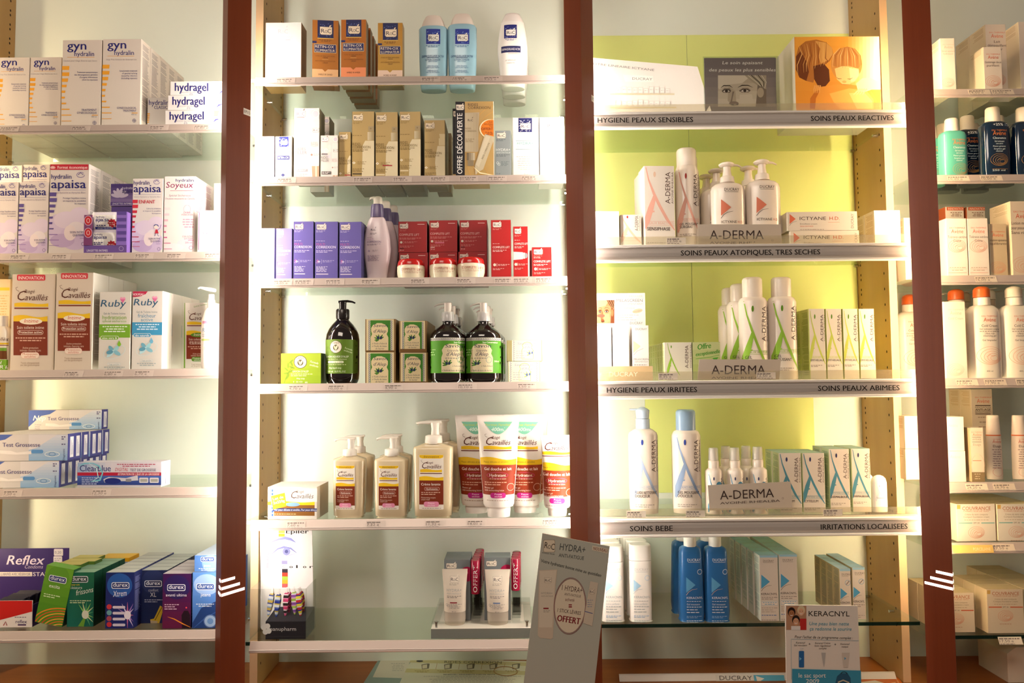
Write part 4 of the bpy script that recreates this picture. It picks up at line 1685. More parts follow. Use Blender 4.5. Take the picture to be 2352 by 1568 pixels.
def d_jeans(p):
    p.grad(442, 1314, 506, 1446, '#5f90d8', '#4878c4', 5)
    p.up()
    p.e(475, 1342, 30, 24, '#9cbcec', 24)
    p.poly([(442, 1430), (462, 1396), (506, 1376), (506, 1446), (442, 1446)], '#22407e')
    p.s([(444, 1446), (470, 1420), (506, 1400)], 3, '#3a5ea4')
    p.up()
    p.e(483, 1426, 15, 15, '#a8c8ec', 22)
    p.up()
    p.ring(483, 1426, 14, 14, 1.5, '#4a6cb0', 20)
    p.e(483, 1426, 7, 7, '#6f9cd8', 16)
    durex(p, 472, 1347, 42, fill='#3457a4')
    p.t('jeans', 461, 1369, 7.5, '#f0f4fa', w=23, bold=.008)
    p.g(450, 492, 1388, 2, 4.5, '#dce8f6', 2.2, 'c')


jb = carton('packet_box', 'light blue box with a jeans button picture, beside the left post', 'box', 441.5, 506, 1313.5, 'L5', '#5583cc', d_jeans, Y=.012, d=.034, n=5, side='#3c66b0', top='#9ab0d0', grp='small bright boxes', bl='light blue box, {o} in the file behind the jeans button one')


def d_jeans2(p):
    p.e(484, 1293, 20, 20, '#86acE6'.lower(), 20)
    p.up()
    durex(p, 477, 1284, 32, fill='#3457a4')
    p.t('jeans', 468, 1301, 5.5, '#f0f4fa', w=16, bold=.008)
    p.g(456, 496, 1306, 2, 3.6, '#dce8f6', 1.6, 'c')


carton('packet_box', 'light blue box lying flat on top of the jeans button boxes', 'box', 446, 512, 1275, lift(jb) + .0004, '#5b8ad2', d_jeans2, Y=.014, d=.13, side='#3c66b0', top='#b9c8de', grp='small bright boxes')
for i, (x0, x1, yt, Y) in enumerate(((121, 184, 1297, .07), (143, 217, 1289, .104), (164, 224, 1281, .138))):
    carton('packet_box', 'green box with a shiny gold top, %s behind the leaning light green one' % ('first', 'second', 'third')[i], 'box', x0, x1, yt, 'L5', '#5c7a2c', None, Y=Y, d=.033, side='#3c5a24', top='#cdbf6e', grp='gold topped boxes')


def d_yel(p):
    p.e(245, 1306, 22, 20, '#f0d820', 20)
    p.poly([(262, 1290), (270, 1290), (282, 1303), (276, 1306)], '#b8c020')
    p.up()
    durex(p, 290, 1292, 14, fill='#2c3a7c')


carton('packet_box', 'bright yellow orange box behind the dark green and deep blue ones', 'box', 223, 296, 1281, 'L5', '#e8a81a', d_yel, Y=.165, d=.05, top='#e8b83a', side='#d89a1a', grp='small bright boxes')

for nm, s, px, py, S, *r in (('ticket reading 13,00 under the two tall orange barred cartons', '13,00 e', 164, 289, 'L1'), ('ticket reading 5,80 under the low white carton', '5,80 e', 343, 287, 'L1'),
                             ('ticket reading 10,80 under the flat carton stack', '10,80 e', 445, 284, 'L1'), ('faint ticket at the far left end of the top left rail', '12,00 e', 0, 292, 'L1'),
                             ('ticket reading 7,80 at the left end of the second left rail', '7,80 e', 22, 585, 'L2'), ('ticket reading 11,70 under the red banded carton', '11,70 e', 118, 584, 'L2'),
                             ('ticket reading 3,20 under the purple tray', '3,20 e', 216, 583, 'L2'), ('ticket reading 7,80 under the child drawing carton', '7,80 e', 309, 582, 'L2'),
                             ('ticket reading 8,20 under the pale pink carton', '8,20 e', 382, 581, 'L2'), ('ticket reading 3,80 under the low pink drop carton', '3,80 e', 469, 579, 'L2'),
                             ('ticket reading 13,80 under the tall red brown cartons', '13,80 e', 147, 852, 'L3'), ('ticket reading 6,80 under the green banded carton', '6,80 e', 238, 851, 'L3'),
                             ('ticket reading 6,70 under the blue banded carton', '6,70 e', 308, 850, 'L3'), ('ticket reading 7,50 under the stacked test boxes', '7,50 e', 7, 1123, 'L4'),
                             ('ticket reading 12,30 under the digital test box', '12,30 e', 211, 1123, 'L4')):
    tagcard(s, nm, px, py, S)
# ------------------------------------------------------------------ middle bay
# top shelf
def d_derm(p):  # inks paled for the lamp glare on this front
    roc(p, 636, 63, 664, 81, c='#c2bcc4', plate=None, acc='#d6ccd2')
    p.t('DERMATOLOGIC', 626, 89, 6, '#cfc3ca', w=47)
    p.r(656, 91, 667, 92, '#e0a8b0')
    p.t('CALMANCE', 629, 122, 7, '#d2c8d0', w=40)
    p.g(624, 676, 138, 2, 5, '#d8ced4', 2, 'r')
    p.g(632, 676, 151, 2, 5, '#d8ced4', 2, 'r')


carton('cream_carton', 'wide white carton with faint lettering and tan side, left end of the top middle shelf', 'carton', 609, 692.5, 52, 'M1', '#f0ece8', d_derm, Y=.045, d=.045, side='#a8814e', top='#d0528a', lines=('#8a6a40', 'R', .1, .9))


def d_ill(x0, x1, yt, tone, band, num):
    def f(p):
        w = x1 - x0
        k = w / 58.0
        X = lambda a: x0 + a * k
        Yy = lambda a: yt + a * k
        p.grad(x0, yt + .5, x1, Yy(112), tone[0], tone[1], 6)
        p.up()
        rocsquare(p, X(12), Yy(.5), X(47), Yy(40), plate='#e2cfb4')
        p.r(X(12), Yy(40), X(47), Yy(41.5), '#d8b45a')
        p.g(X(15), X(44), Yy(45), 2, 2.8 * k, '#6a4416', 1.3 * k, 'c')
        p.r(x0, Yy(47.5), X(10), Yy(52), '#20265a')
        p.r(X(4.5), Yy(54), X(53), Yy(73), '#d8c8a0')
        p.r(X(5.2), Yy(54.7), X(52.3), Yy(72.3), '#23265a')
        p.up()
        p.t('RETIN-OX', X(7), Yy(62.4), 6 * k, '#e2d2bc', w=41 * k)
        p.t('ILLUMINATEUR', X(7), Yy(70.8), 5.8 * k, '#e2d2bc', w=43 * k)
        p.t('FOND DE TEINT ANTI-RIDES', X(29), Yy(82), 2.8 * k, '#6a4416', w=42 * k, al='c')
        p.t('CREME', X(29), Yy(85.5), 2.8 * k, '#4a2c10', w=11 * k, al='c')
        p.r(X(22), Yy(87.6), X(36), Yy(88.2), '#c9a05a')
        p.t('ANTI-WRINKLE FOUNDATION', X(29), Yy(93), 2.8 * k, '#6a4416', w=44 * k, al='c')
        p.t('CREAM', X(29), Yy(97), 2.8 * k, '#4a2c10', w=11 * k, al='c')
        p.r(x0, Yy(110), x1, Yy(136), band)
        p.up()
        p.poly([(X(22), Yy(109.5)), (X(35), Yy(109.5)), (X(28.5), Yy(115.5))], tone[1])
        p.t(num, X(29), Yy(123.5), 3.6 * k, '#4a2a18', w=31 * k, al='c', bold=.01)
    return f


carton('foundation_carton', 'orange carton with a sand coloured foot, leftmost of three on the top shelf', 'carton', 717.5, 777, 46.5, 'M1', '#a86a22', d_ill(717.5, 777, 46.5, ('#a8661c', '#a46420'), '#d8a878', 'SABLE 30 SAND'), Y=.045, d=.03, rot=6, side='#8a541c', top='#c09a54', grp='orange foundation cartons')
carton('foundation_carton', 'orange carton with a salmon foot, middle of three on the top shelf', 'carton', 783, 841, 45, 'M1', '#a86018', d_ill(783, 841, 45, ('#a86016', '#a05c18'), '#dc8458', 'AMBRE 40 AMBER'), Y=.04, d=.03, n=4, dy=.043, side='#9a7f58', top='#c09a54', grp='orange foundation cartons', dx=.0008, jit=.002, bl='orange carton, {o} in the file behind the salmon footed one')
carton('foundation_carton', 'golden orange carton with a pale pink foot, rightmost of three', 'carton', 867.5, 925, 52.5, 'M1', '#b08a3e', d_ill(867.5, 925, 52.5, ('#ae7c28', '#b48a3c'), '#dcbda8', 'IVOIRE 10 IVORY'), Y=.045, d=.03, side='#9a7f58', top='#c09a54', grp='orange foundation cartons')

BLUEB = mat('#92b8c8', .22, .5)


def d_blue(cx):
    def f(p):
        rocsquare(p, cx - 15, 76, cx + 17, 110, c='#23328a', c2='#7f9ed0', plate='#e4e2d8')
        p.g(cx - 16, cx + 16, 114, 2, 3, '#3f6a9a', 1.2, 'c')
        p.t('DEMAQUILLAGE ACTIF', cx, 139.5, 4.6, '#1e3a6e', w=50, al='c', bold=.008)
        p.r(cx - 14, 140.5, cx + 14, 141.4, '#1e3a6e')
        p.t('LOTION TONIQUE', cx, 147.5, 4.2, '#1e4a7e', w=34, al='c', bold=.006)
        p.t('SKIN TONER', cx, 151, 3.2, '#2e5a8e', w=20, al='c')
        p.t('Libère les pores', cx, 161, 3.4, '#2e5a8e', w=24, al='c')
        p.t('Laisse la peau respirer', cx, 164.5, 3.4, '#2e5a8e', w=30, al='c')
        p.t('Unblocks pores', cx, 171.5, 3.4, '#2e5a8e', w=24, al='c')
        p.t('Lets the skin breathe', cx, 175, 3.4, '#2e5a8e', w=30, al='c')
    return f


WCAP = mat('#dccfc4', .3, .5)
for i, (cx, dyy, lab) in enumerate(((996, 4, 'pale blue lotion bottle with cream cap, left of the pair'), (1062, 0, 'pale blue lotion bottle with cream cap, right of the pair'))):
    b = Bottle('lotion_bottle', lab, 'bottle', cx, 130, 'M1', .085, 'pale blue lotion bottles')
    b.part('bottle_body', [(None, 25, .55), (209, 29, .58), (200, 30.5), (150, 33), (100, 34), (67 + dyy, 34.2), (63 + dyy, 31)], BLUEB, n=2.6, dr=.6, des=d_blue(cx))
    b.part('bottle_cap', [(67 + dyy, 28), (58 + dyy, 27.5), (47 + dyy, 24), (38 + dyy, 19), (36 + dyy, 17.5)], WCAP, n=2.4, dr=.62)


def d_whiteb(p):
    rocsquare(p, 1158, 65, 1187, 97, c='#20246e', c2='#8d94c4', plate='#efe9e2')
    p.g(1160, 1186, 100, 2, 2.2, '#5a5a8a', 1, 'c')
    p.r(1151.5, 115, 1195.5, 129.5, '#2a2c5c')
    p.up()
    p.t('DEMAQUILLAGE ACTIF', 1173.5, 124.5, 4.4, '#ece6e8', w=41, al='c', bold=.01)
    p.r(1167, 131, 1195, 133.5, '#efcfc8')
    p.t('LAIT DEMAQUILLANT', 1173, 148.5, 2.8, '#7a6a6a', w=24, al='c')
    p.t('CLEANSING MILK', 1173, 154.5, 2.8, '#7a6a6a', w=19, al='c')


b = Bottle('milk_bottle', 'white rounded bottle with a navy label band on the top middle shelf', 'bottle', 1177.5, 110, 'M1', .075, 'white milk bottles')
b.part('bottle_body', [(None, 24), (205, 27.5), (190, 28.5), (160, 32), (130, 35), (115, 35.2), (95, 34), (75, 31), (56, 27.5)], mat('#f1eae4', .2, .5), n=2.3, dr=.62, des=d_whiteb)
b.part('bottle_cap', [(56, 27), (48, 24), (40, 20), (35, 17), (33.5, 13)], mat('#efe6e0', .25, .5), n=2.3, dr=.62)
b.file(3, .05, .002, 'white rounded bottle, {o} in the file behind the navy banded one')

# second shelf
carton('serum_carton', 'silvery lilac carton with a glare-paled square, at the left end of the gold shelf', 'carton', 594, 630.5, 313, 'M2', '#b9b2c8',  # left side and square lightened for the post lamp's glare
       lambda p: (p.grad(594, 313.5, 630, 404, '#e6e0ea', '#a59cba', 6, False), rocsquare(p, 599, 316, 624, 338, c='#a8a4c0', c2='#e6e2ec', plate='#f0ecee'), p.r(596, 351, 627, 366, '#ece8ee'), p.g(596, 626, 370, 6, 5, '#e6e0ea', 1.8)), Y=.03, d=.035)


def d_retox(p):
    rocsquare(p, 641, 314, 663, 337, c='#3038a4', c2='#b4b8e0', plate='#f0ece8')
    p.r(637, 358, 665, 366.5, '#2a2e78')
    p.up()
    p.t('RETIN-OX', 651, 364.6, 4.8, '#f0ecf0', w=25, al='c', bold=.02)
    p.r(637, 367.5, 665, 372, '#f4ece4')
    p.g(638, 664, 379, 5, 3.2, '#b0a0a0', 1, 'c')
    p.poly([(650, 398), (655, 402), (650, 406), (645, 402)], '#3a3c70')


carton('serum_carton', 'white carton with a blue square and navy band, beside the silvery lilac one', 'carton', 631.5, 671, 313, 'M2', '#ece2da', d_retox, Y=.03, d=.04, rot=-2)


def d_filler(x0, x1, yt, big):
    def f(p):
        w = x1 - x0
        k = w / 60.0
        X = lambda a: x0 + a * k
        Yy = lambda a: yt + a * k
        for a, q, r, c in ((36, 8, 7, '#e9d8d0'), (50, 12, 10, '#e6d3cc'), (30, 38, 7, '#ecdcd4'), (9, 48, 7, '#efe2d6'), (20, 52, 9, '#eee0d6'), (32, 50, 7, '#ebdad2'), (14, 64, 7, '#eadad6'), (28, 70, 7, '#e4d6dc'), (26, 60, 7, '#ecdcd4')):
            p.e(X(a), Yy(q), r * k, r * k, c, 16)
        p.up()
        p.ring(X(51), Yy(13), 8 * k, 8 * k, 1.6 * k, '#f6efea', 16)
        p.ring(X(20), Yy(52), 7 * k, 7 * k, 1.4 * k, '#f6efea', 16)
        p.e(X(51), Yy(13), 6 * k, 6 * k, '#d2c8d2', 14)
        p.up()
        p.rr(X(4.5), Yy(6), X(28), Yy(20), 2 * k, '#a89a98')
        p.up()
        p.rr(X(5.2), Yy(6.7), X(27.3), Yy(19.3), 2 * k, '#f3ece8')
        p.up()
        roc(p, X(5.5), Yy(5), X(28), Yy(20.5), c='#8a8088', plate=None, acc='#7a5a54')
        p.r(X(7), Yy(20.5), X(25), Yy(21.5), '#9a5a5a')
        # tube picture
        p.poly([(X(41), Yy(26)), (x1 - .4, Yy(26)), (x1 - .4, Yy(132)), (X(40), Yy(132)), (X(38), Yy(100))], '#eadcd6')
        p.up()
        p.poly([(X(42), Yy(134)), (x1 - .4, Yy(134)), (x1 - .4, yt + 190), (X(44), yt + 190)], '#c9a184')
        p.r(X(50), Yy(134), X(54), yt + 190, '#e6cdb8')
        roc(p, X(44), Yy(46), x1 - .5, Yy(56), c='#4a4048', plate='#efe6e0')
        p.t('RIDES', X(40), Yy(84), 6 * k, '#b8a8a4', w=16 * k)
        p.t('FILLER', X(40), Yy(89), 6 * k, '#b8a8a4', w=17 * k)
        p.poly([(X(42), Yy(105)), (X(45), Yy(108)), (X(42), Yy(111)), (X(39), Yy(108))], '#b08a7a')
        p.g(X(46), x1, Yy(107), 2, 3 * k, '#b8a8a4', k)
        if big:
            p.t('RIDES', X(4), Yy(98), 7 * k, '#a09898', w=24 * k)
            p.t('FILLER', X(4), Yy(106.5), 7 * k, '#a09898', w=27 * k)
            p.g(X(4), X(32), Yy(112), 2, 4 * k, '#cfc4c2', 1.6 * k)
            p.r(X(4), Yy(141), X(32), Yy(147), '#a8a0a4')
            p.up()
            p.t('JOUR/NUIT', X(5), Yy(146), 4.4 * k, '#f2ece8', w=25 * k, bold=.01)
            p.g(X(4), X(34), Yy(154), 2, 4 * k, '#c0b4b2', 1.8 * k)
        else:
            p.r(X(5), Yy(60), X(25), Yy(66), '#8a8284')
            p.t('RIDES', X(4), Yy(79), 8.5 * k, '#7a7274', w=23 * k)
            p.t('FILLER', X(4), Yy(89), 8.5 * k, '#7a7274', w=25 * k)
            p.r(X(5), Yy(121), X(36), Yy(131), '#5f5654')
            p.up()
            p.g(X(7), X(34), Yy(125), 2, 3.6 * k, '#d8cfcc', 1.8 * k)
    return f


o = carton('filler_carton', 'tall white carton with pale pink bubbles, second shelf of the middle bay', 'carton', 674.5, 734, 248.5, 'M2', '#f2ebe6', d_filler(674.5, 734, 248.5, True), Y=.03, d=.05, side='#8f8468', grp='bubble print cartons')
carton('filler_carton', 'small white carton with pale pink bubbles, beside the tall one', 'carton', 735.5, 776.5, 311, 'M2', '#ece3dd', d_filler(735.5, 776.5, 311, False), Y=.03, d=.04, side='#a89a80', grp='bubble print cartons')
carton('filler_carton', 'white carton with pale pink bubbles, set back between the tall and small ones', 'carton', 713, 757, 268, 'M2', '#e8ddd4', d_filler(713, 757, 268, True), Y=.13, d=.05, side='#9a8e72', grp='bubble print cartons')

GOLD = '#b99a5c'


def d_gold(x0, x1, yt, var=0):
    def f(p):
        w = x1 - x0
        k = w / 52.0
        X = lambda a: x0 + a * k
        Yy = lambda a: yt + a * k
        # bottle picture
        c1, c2 = '#cdb98e', '#d8c8a4'
        if var == 2:
            p.poly([(X(28), Yy(90)), (X(33), Yy(64)), (x1 - .3, Yy(64)), (x1 - .3, yt + 138), (X(31), yt + 138), (X(27), Yy(106))], c2)
            p.poly([(X(36), Yy(45)), (x1 - .3, Yy(45)), (x1 - .3, Yy(63)), (X(36), Yy(63))], c1)
            p.poly([(X(37), Yy(34)), (x1 - .3, Yy(34)), (x1 - .3, Yy(45)), (X(39), Yy(45))], c1)
        else:
            p.poly([(X(25), Yy(78)), (X(31), Yy(67)), (x1 - .3, Yy(67)), (x1 - .3, yt + 150), (X(23), yt + 150)], c2)
            p.r(X(36), Yy(47), x1 - .3, Yy(66), '#b5a07a')
            p.r(X(38), Yy(34), x1 - 1, Yy(46), '#a08c68')
            p.up()
            p.e(X(43.5), Yy(39), 2 * k, 2 * k, '#8a7654', 10)
            p.grad(X(36), Yy(47), x1 - .3, Yy(66), '#cdbd9c', '#9a865f', 4, False)
        p.up()
        roc(p, X(3), Yy(7.5), X(26), Yy(21), plate='#e4d2b4')
        p.g(X(3), X(24), Yy(25), 2, 3 * k, '#8a7040', 1.2 * k)
        p.g(X(2), X(26), Yy(56), 1, 3 * k, '#8a7040', 1.4 * k)
        p.t('RIDES', X(2), Yy(78), 6 * k, '#6a5426', w=18 * k)
        p.t('CORREXION', X(2), Yy(85), 6 * k, '#6a5426', w=41 * k)
        p.g(X(2), X(38), Yy(89), 2, 3 * k, '#6a5426', 1.2 * k)
        p.poly([(X(5), Yy(115)), (X(9), Yy(118)), (X(5), Yy(121)), (X(1), Yy(118))], '#efe2c8')
        p.up()
        p.poly([(X(5), Yy(117)), (X(6.5), Yy(118)), (X(5), Yy(119)), (X(3.5), Yy(118))], '#4a3c20')
        p.g(X(13), X(34), Yy(116), 3, 2.6 * k, '#8a7040', .9 * k)
        if var == 1:
            p.r(X(17), Yy(121.5), X(39), Yy(124), '#a8323a')
        p.g(X(2), X(30), Yy(132), 3, 3 * k, '#7a6236', 1.1 * k)
        if var == 0:
            p.r(X(2), Yy(142), X(23), Yy(144.8), '#4a3c28')
        else:
            p.rr(X(2), Yy(142), X(22), Yy(145.5), k, '#d8c49a')
        p.t('40 ml', X(2), Yy(151), 3 * k, '#6a5426')
    return f


carton('wrinkle_carton', 'slim gold carton, leftmost of the gold ones, beside the small bubble carton', 'carton', 778, 806, 303, 'M2', GOLD, d_gold(778, 820, 303, 1), Y=.035, d=.04, grp='gold cartons')
for i, (x0, x1, yt, lab) in enumerate(((808, 860, 256, 'tall gold carton, first of the three tall gold ones'), (862, 914, 257.5, 'tall gold carton with a red bar, second of the three tall gold ones'), (917.5, 966.5, 256.5, 'tall gold carton, third of the three tall gold ones'))):
    carton('wrinkle_carton', lab, 'carton', x0, x1, yt, 'M2', GOLD, d_gold(x0, x1, yt, (0, 1, 3)[i]), Y=.035, d=.05, n=3, side='#7a6a4a', top='#a88c54', grp='gold cartons', bl='tall gold carton, {o} in the file behind ' + ('the first', 'the red barred', 'the third')[i] + ' tall gold one')
carton('wrinkle_carton', 'shorter gold carton with a curved pump picture, left of the black striped box', 'carton', 974.5, 1022.5, 276, 'M2', GOLD, d_gold(974.5, 1022.5, 276, 2), Y=.035, d=.05, n=2, dy=.055, side='#8a7850', top='#a88c54', grp='gold cartons', bl='shorter gold carton directly behind the curved pump picture one')
carton('wrinkle_carton', 'dark gold carton set back just left of the black striped box', 'carton', 1004, 1037, 306, 'M2', '#8a7040', lambda p: (p.r(1022, 340, 1030, 357, '#a08c68'), p.t('CORREXION', 1003, 371, 4, '#4a3a18', w=30)), Y=.145, d=.045, grp='gold cartons')


def d_disc(p):
    for i in range(4):
        p.ring(1155, 350, 48 + 12 * i, 70 + 14 * i, .8, '#cf9a4a', 30, 120, 275)
    p.r(1046, 233.5, 1067.5, 404, '#1d1a20')
    p.up()
    roc(p, 1047.5, 240, 1066, 253)
    p.t('OFFRE DÉCOUVERTE', 1062, 399, 12, '#ece6e0', w=139, rot=90, bold=.016)
    p.t('RIDES', 1075, 243.5, 6, '#5a4632', w=23)
    p.t('CORREXION', 1075, 250.5, 6, '#5a4632', w=51)
    p.poly([(1068, 259), (1101, 258), (1096, 349), (1068, 349)], '#b3a285')
    p.up()
    p.grad(1068, 260, 1099, 348, '#c0b092', '#a8977a', 5, False)
    p.up()
    roc(p, 1073, 271, 1088, 281, plate=None, acc='#4a3c30')
    p.t('RIDES', 1069, 297, 3.6, '#7a6a4e', w=13)
    p.t('CORREXION', 1069, 303, 3.8, '#7a6a4e', w=25)
    p.g(1069, 1090, 320, 3, 3, '#7a6a4e', 1)
    p.grad(1072, 351, 1091, 368, '#6a5a44', '#cdbfa2', 4, False)
    p.r(1074, 368, 1088, 381, '#8a7a60')
    p.e(1126, 296, 25, 22, '#f0dcb0', 24)
    p.up()
    p.e(1129, 296, 25, 21, '#d8781c', 24)
    p.up()
    p.t('1 Soin', 1131, 282, 4, '#7a2a10', w=11, al='r')
    p.t('Anti-Rides', 1132, 287, 4, '#7a2a10', w=20, al='r')
    p.t('Yeux', 1132, 291, 4, '#7a2a10', w=9, al='r')
    p.t('OFFERT', 1132, 299, 5.6, '#6a1410', w=26, al='r', bold=.012)
    p.g(1114, 1132, 304, 3, 2.6, '#7a2a10', 1, 'r')
    p.poly([(1114, 308), (1134, 314), (1134, 322), (1110, 389), (1097, 396), (1094, 401), (1092, 400), (1091, 380)], '#c4b596')
    p.up()
    p.poly([(1116, 311), (1126, 314), (1100, 384), (1093, 378)], '#cfc2a6')
    p.t('RIDES CORREXION', 1109, 366, 4, '#6a5a44', w=40, rot=66)
    p.s([(1088, 384), (1102, 397), (1134, 403)], [.5, 3, 2], '#f0dcb0')


carton('gift_box', 'tall tan gift box with a black side stripe and an orange disc', 'box', 1046, 1134.5, 233, 'M2', '#c29c58', d_disc, Y=.02, d=.045, n=1, side='#e8dccb', grp='tan gift boxes')
carton('gift_box', 'tan gift box standing directly behind the black striped one', 'box', 1039.5, 1124, 249, 'M2', '#c29c58', lambda p: (p.r(1039.5, 249.5, 1060, 400, '#1d1a20'), p.up(), roc(p, 1041, 255, 1059, 268)), Y=.068, d=.045, grp='tan gift boxes')


def d_hgray(p):
    roc(p, 1141, 305, 1162, 317.5)
    p.g(1140, 1162, 321, 2, 2.5, '#5a6468', 1)
    p.t('HYDRA+', 1139.5, 347, 6, '#d8dcd8', w=32.5)
    p.t('ANTI-FATIGUE', 1140, 352, 3, '#d0d6d4', w=32)
    p.g(1140, 1171, 356, 2, 3, '#4a5458', 1)
    p.ring(1143, 374, 2.6, 2.6, .7, '#d8dcd8', 10)
    p.ring(1146, 377, 2.6, 2.6, .7, '#d8dcd8', 10)
    p.g(1151, 1170, 372, 4, 2.8, '#5a6468', .9)
    p.t('15 ml', 1140, 400, 3, '#4a5458')


carton('eye_carton', 'slim grey carton right of the tan gift box', 'carton', 1137.5, 1174, 300, 'M2', '#8f9697', d_hgray, Y=.02, d=.035, rot=-2)


def d_hyd(x0, x1, yt, pale):  # pale swaps in inks washed out by lamp glare
    c = '#b9b4cc' if pale else '#262a62'
    tx = '#cfd2d2' if pale else '#5a8a84'

    def f(p):
        w = x1 - x0
        k = w / 60.0
        X = lambda a: x0 + a * k
        Yy = lambda a: yt + a * k
        rocsquare(p, X(13), Yy(1), X(44), Yy(33), c='#8a86b8' if pale else '#23265e', c2='#eceaf2', plate='#f2ebe8')
        p.g(X(15), X(43), Yy(36), 1, 2, '#c0b0b0', .9, 'c')
        if not pale:
            p.r(X(7), Yy(53), X(50), Yy(72), '#cfe6da')
        p.r(X(7), Yy(53), X(50), Yy(53.8), tx)
        p.r(X(7), Yy(71.4), X(50), Yy(72.2), tx)
        p.t('HYDRA+', X(10), Yy(61.5), 5.6 * k, tx, w=37 * k)
        p.t('CONFORT' if pale else 'BIO ACTIVE', X(10), Yy(69), 5.2 * k, '#d2d4d6' if pale else '#9ab8b0', w=38 * k)
        if pale:
            p.r(X(12), Yy(73), X(50), Yy(76), '#cbc4d0')
        p.g(X(8), X(52), Yy(90), 5, 5 * k, '#c8b0a8', 1.6 * k, 'c')
        p.g(X(12), X(46), Yy(115), 2, 4 * k, '#d8c4b4', 1.6 * k, 'c')
        p.t('40 ml', X(30), Yy(130), 3 * k, '#a89c9c', al='c')
    return f


carton('day_carton', 'white carton with a blue square and mint label, right of the slim grey one', 'carton', 1177.5, 1238, 270, 'M2', '#f0e6e0', d_hyd(1177.5, 1238, 270, False), Y=.02, d=.05, n=1)
carton('day_carton', 'white carton with a glare-paled square, right end of the gold carton shelf', 'carton', 1239, 1297, 269.5, 'M2', '#f3ece4', d_hyd(1239, 1297, 269.5, True), Y=.02, d=.05, n=2, grp='glare-paled square cartons', bl='white carton directly behind the glare-paled square one')


# third shelf: violet and red
def d_viol(x0, x1, yt, k, pale=0):  # pale lightens the inks as lamp glare would
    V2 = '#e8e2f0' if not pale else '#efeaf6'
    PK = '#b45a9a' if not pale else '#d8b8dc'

    def f(p):
        X = lambda a: x0 + a * (x1 - x0) / 50.0
        Yy = lambda a: yt + a * k
        roc(p, X(4), Yy(6), X(25), Yy(18), c='#4a4250' if not pale else '#a8a0b0', plate='#d8ccc4' if not pale else '#ece6ec')
        p.g(X(3), X(23), Yy(21), 2, 2.6 * k, '#b8aed0', 1)
        p.g(X(3), X(22), Yy(44), 1, 3, '#c8c0dc', 1)
        p.t('MULTI', X(3), Yy(53.5), 5.2 * k, PK, w=19 * (x1 - x0) / 50)
        p.t('CORREXION', X(3), Yy(60), 5.6 * k, V2, w=42 * (x1 - x0) / 50)
        p.g(X(3), X(40), Yy(66), 2, 3.2 * k, '#cabfe0' if not pale else '#e6e0f0', 1.3)
        for a, q, c in ((6, 88, '#c06aa0'), (9, 90, '#e6dff0'), (5, 92, '#a878b8')):
            p.r(X(a) - 3, Yy(q) - .6, X(a) + 3, Yy(q) + .6, c)
            p.r(X(a) - .6, Yy(q) - 3, X(a) + .6, Yy(q) + 3, c)
        p.r(X(14), Yy(85), X(14.6), Yy(95), '#b8aed0')
        p.g(X(17), X(44), Yy(88), 2, 3 * k, '#b8aed0', 1)
        p.g(X(3), X(30), Yy(102), 5, 2.7 * k, '#d8d0e6', 1.1)
        p.r(X(3), Yy(117), X(29), Yy(119), '#d0c4d4')
    return f


carton('violet_carton', 'short pale lilac carton, lamp glare in its colour, left end of the violet row', 'carton', 597.5, 631, 524, 'M3', '#b3abdc', d_viol(597.5, 631, 524, .9, 1), Y=.025, d=.04, grp='violet cartons')  # lilac itself lightened for the glare of the post lamp
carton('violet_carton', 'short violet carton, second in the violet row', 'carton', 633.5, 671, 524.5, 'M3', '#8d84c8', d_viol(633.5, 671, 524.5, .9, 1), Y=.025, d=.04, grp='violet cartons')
for i, (x0, x1, yt, lab) in enumerate(((673.5, 720.5, 508.5, 'tall violet carton, leftmost of three'), (723, 776.5, 509, 'tall violet carton, middle of three'), (778.5, 831, 509.5, 'tall violet carton, rightmost of three, beside the lilac bottle'))):
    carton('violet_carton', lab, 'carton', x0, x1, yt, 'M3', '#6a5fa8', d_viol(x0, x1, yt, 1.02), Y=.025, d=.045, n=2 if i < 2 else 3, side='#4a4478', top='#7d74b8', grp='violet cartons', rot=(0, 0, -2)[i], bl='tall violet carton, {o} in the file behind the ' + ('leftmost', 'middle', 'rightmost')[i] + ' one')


def d_mcb(p):
    roc(p, 853, 526, 868, 535, c='#4a4250', plate=None, acc='#5a5058')
    p.g(853, 870, 539, 2, 2, '#8a7a84', .8)
    p.g(846, 858, 548.5, 1, 2, '#a898a4', .9)
    p.t('MULTI', 846, 554.5, 4, '#c09ab8', w=15)
    p.t('CORREXION', 846, 560.5, 4.4, '#6a5a86', w=32)
    p.g(846, 878, 564, 2, 2.2, '#a08ca0', .9)
    p.r(848, 578.5, 853, 579.5, '#9a86b0')
    p.r(850, 576.5, 851, 581.5, '#9a86b0')
    p.g(859, 872, 578, 2, 2, '#a898a4', .8)
    p.g(847, 877, 590, 6, 2.3, '#a08ca0', 1)


b = Bottle('lotion_pump_bottle', 'pale lilac curved pump bottle with dark violet collar', 'bottle', 866.5, 570, 'M3', .06, 'lilac pump bottles')
b.part('bottle_body', [(None, 22), (630, 23.5), (610, 26.5), (590, 30), (574, 31.5), (555, 30.5), (535, 27.5), (515, 22.5), (504, 18.5), (500, 16)], mat('#d6c2c6', .25, .5), n=2.2, dr=.6, des=d_mcb)
b.part('pump_collar', [(500, 15.6), (494, 15.6), (476, 14.4), (470, 13)], mat('#5c4f72', .3, .5), n=2.2, dr=.8)
b.part('pump_head', [(470, 10.5), (464, 10), (458, 10.5), (453, 8.5), (451.5, 5)], mat('#e6dccc', .3), n=2.2, dr=.9, dx=1.5)
b.bar('pump_nozzle', [(868, 457), (858, 455), (852, 455), (850, 460)], [5, 4.4, 3.2, 1.8], mat('#e6dccc', .3))
b.file(3, .045, .0115, 'pale lilac curved pump bottle, {o} in line behind the front one')

RED = '#a01a1c'


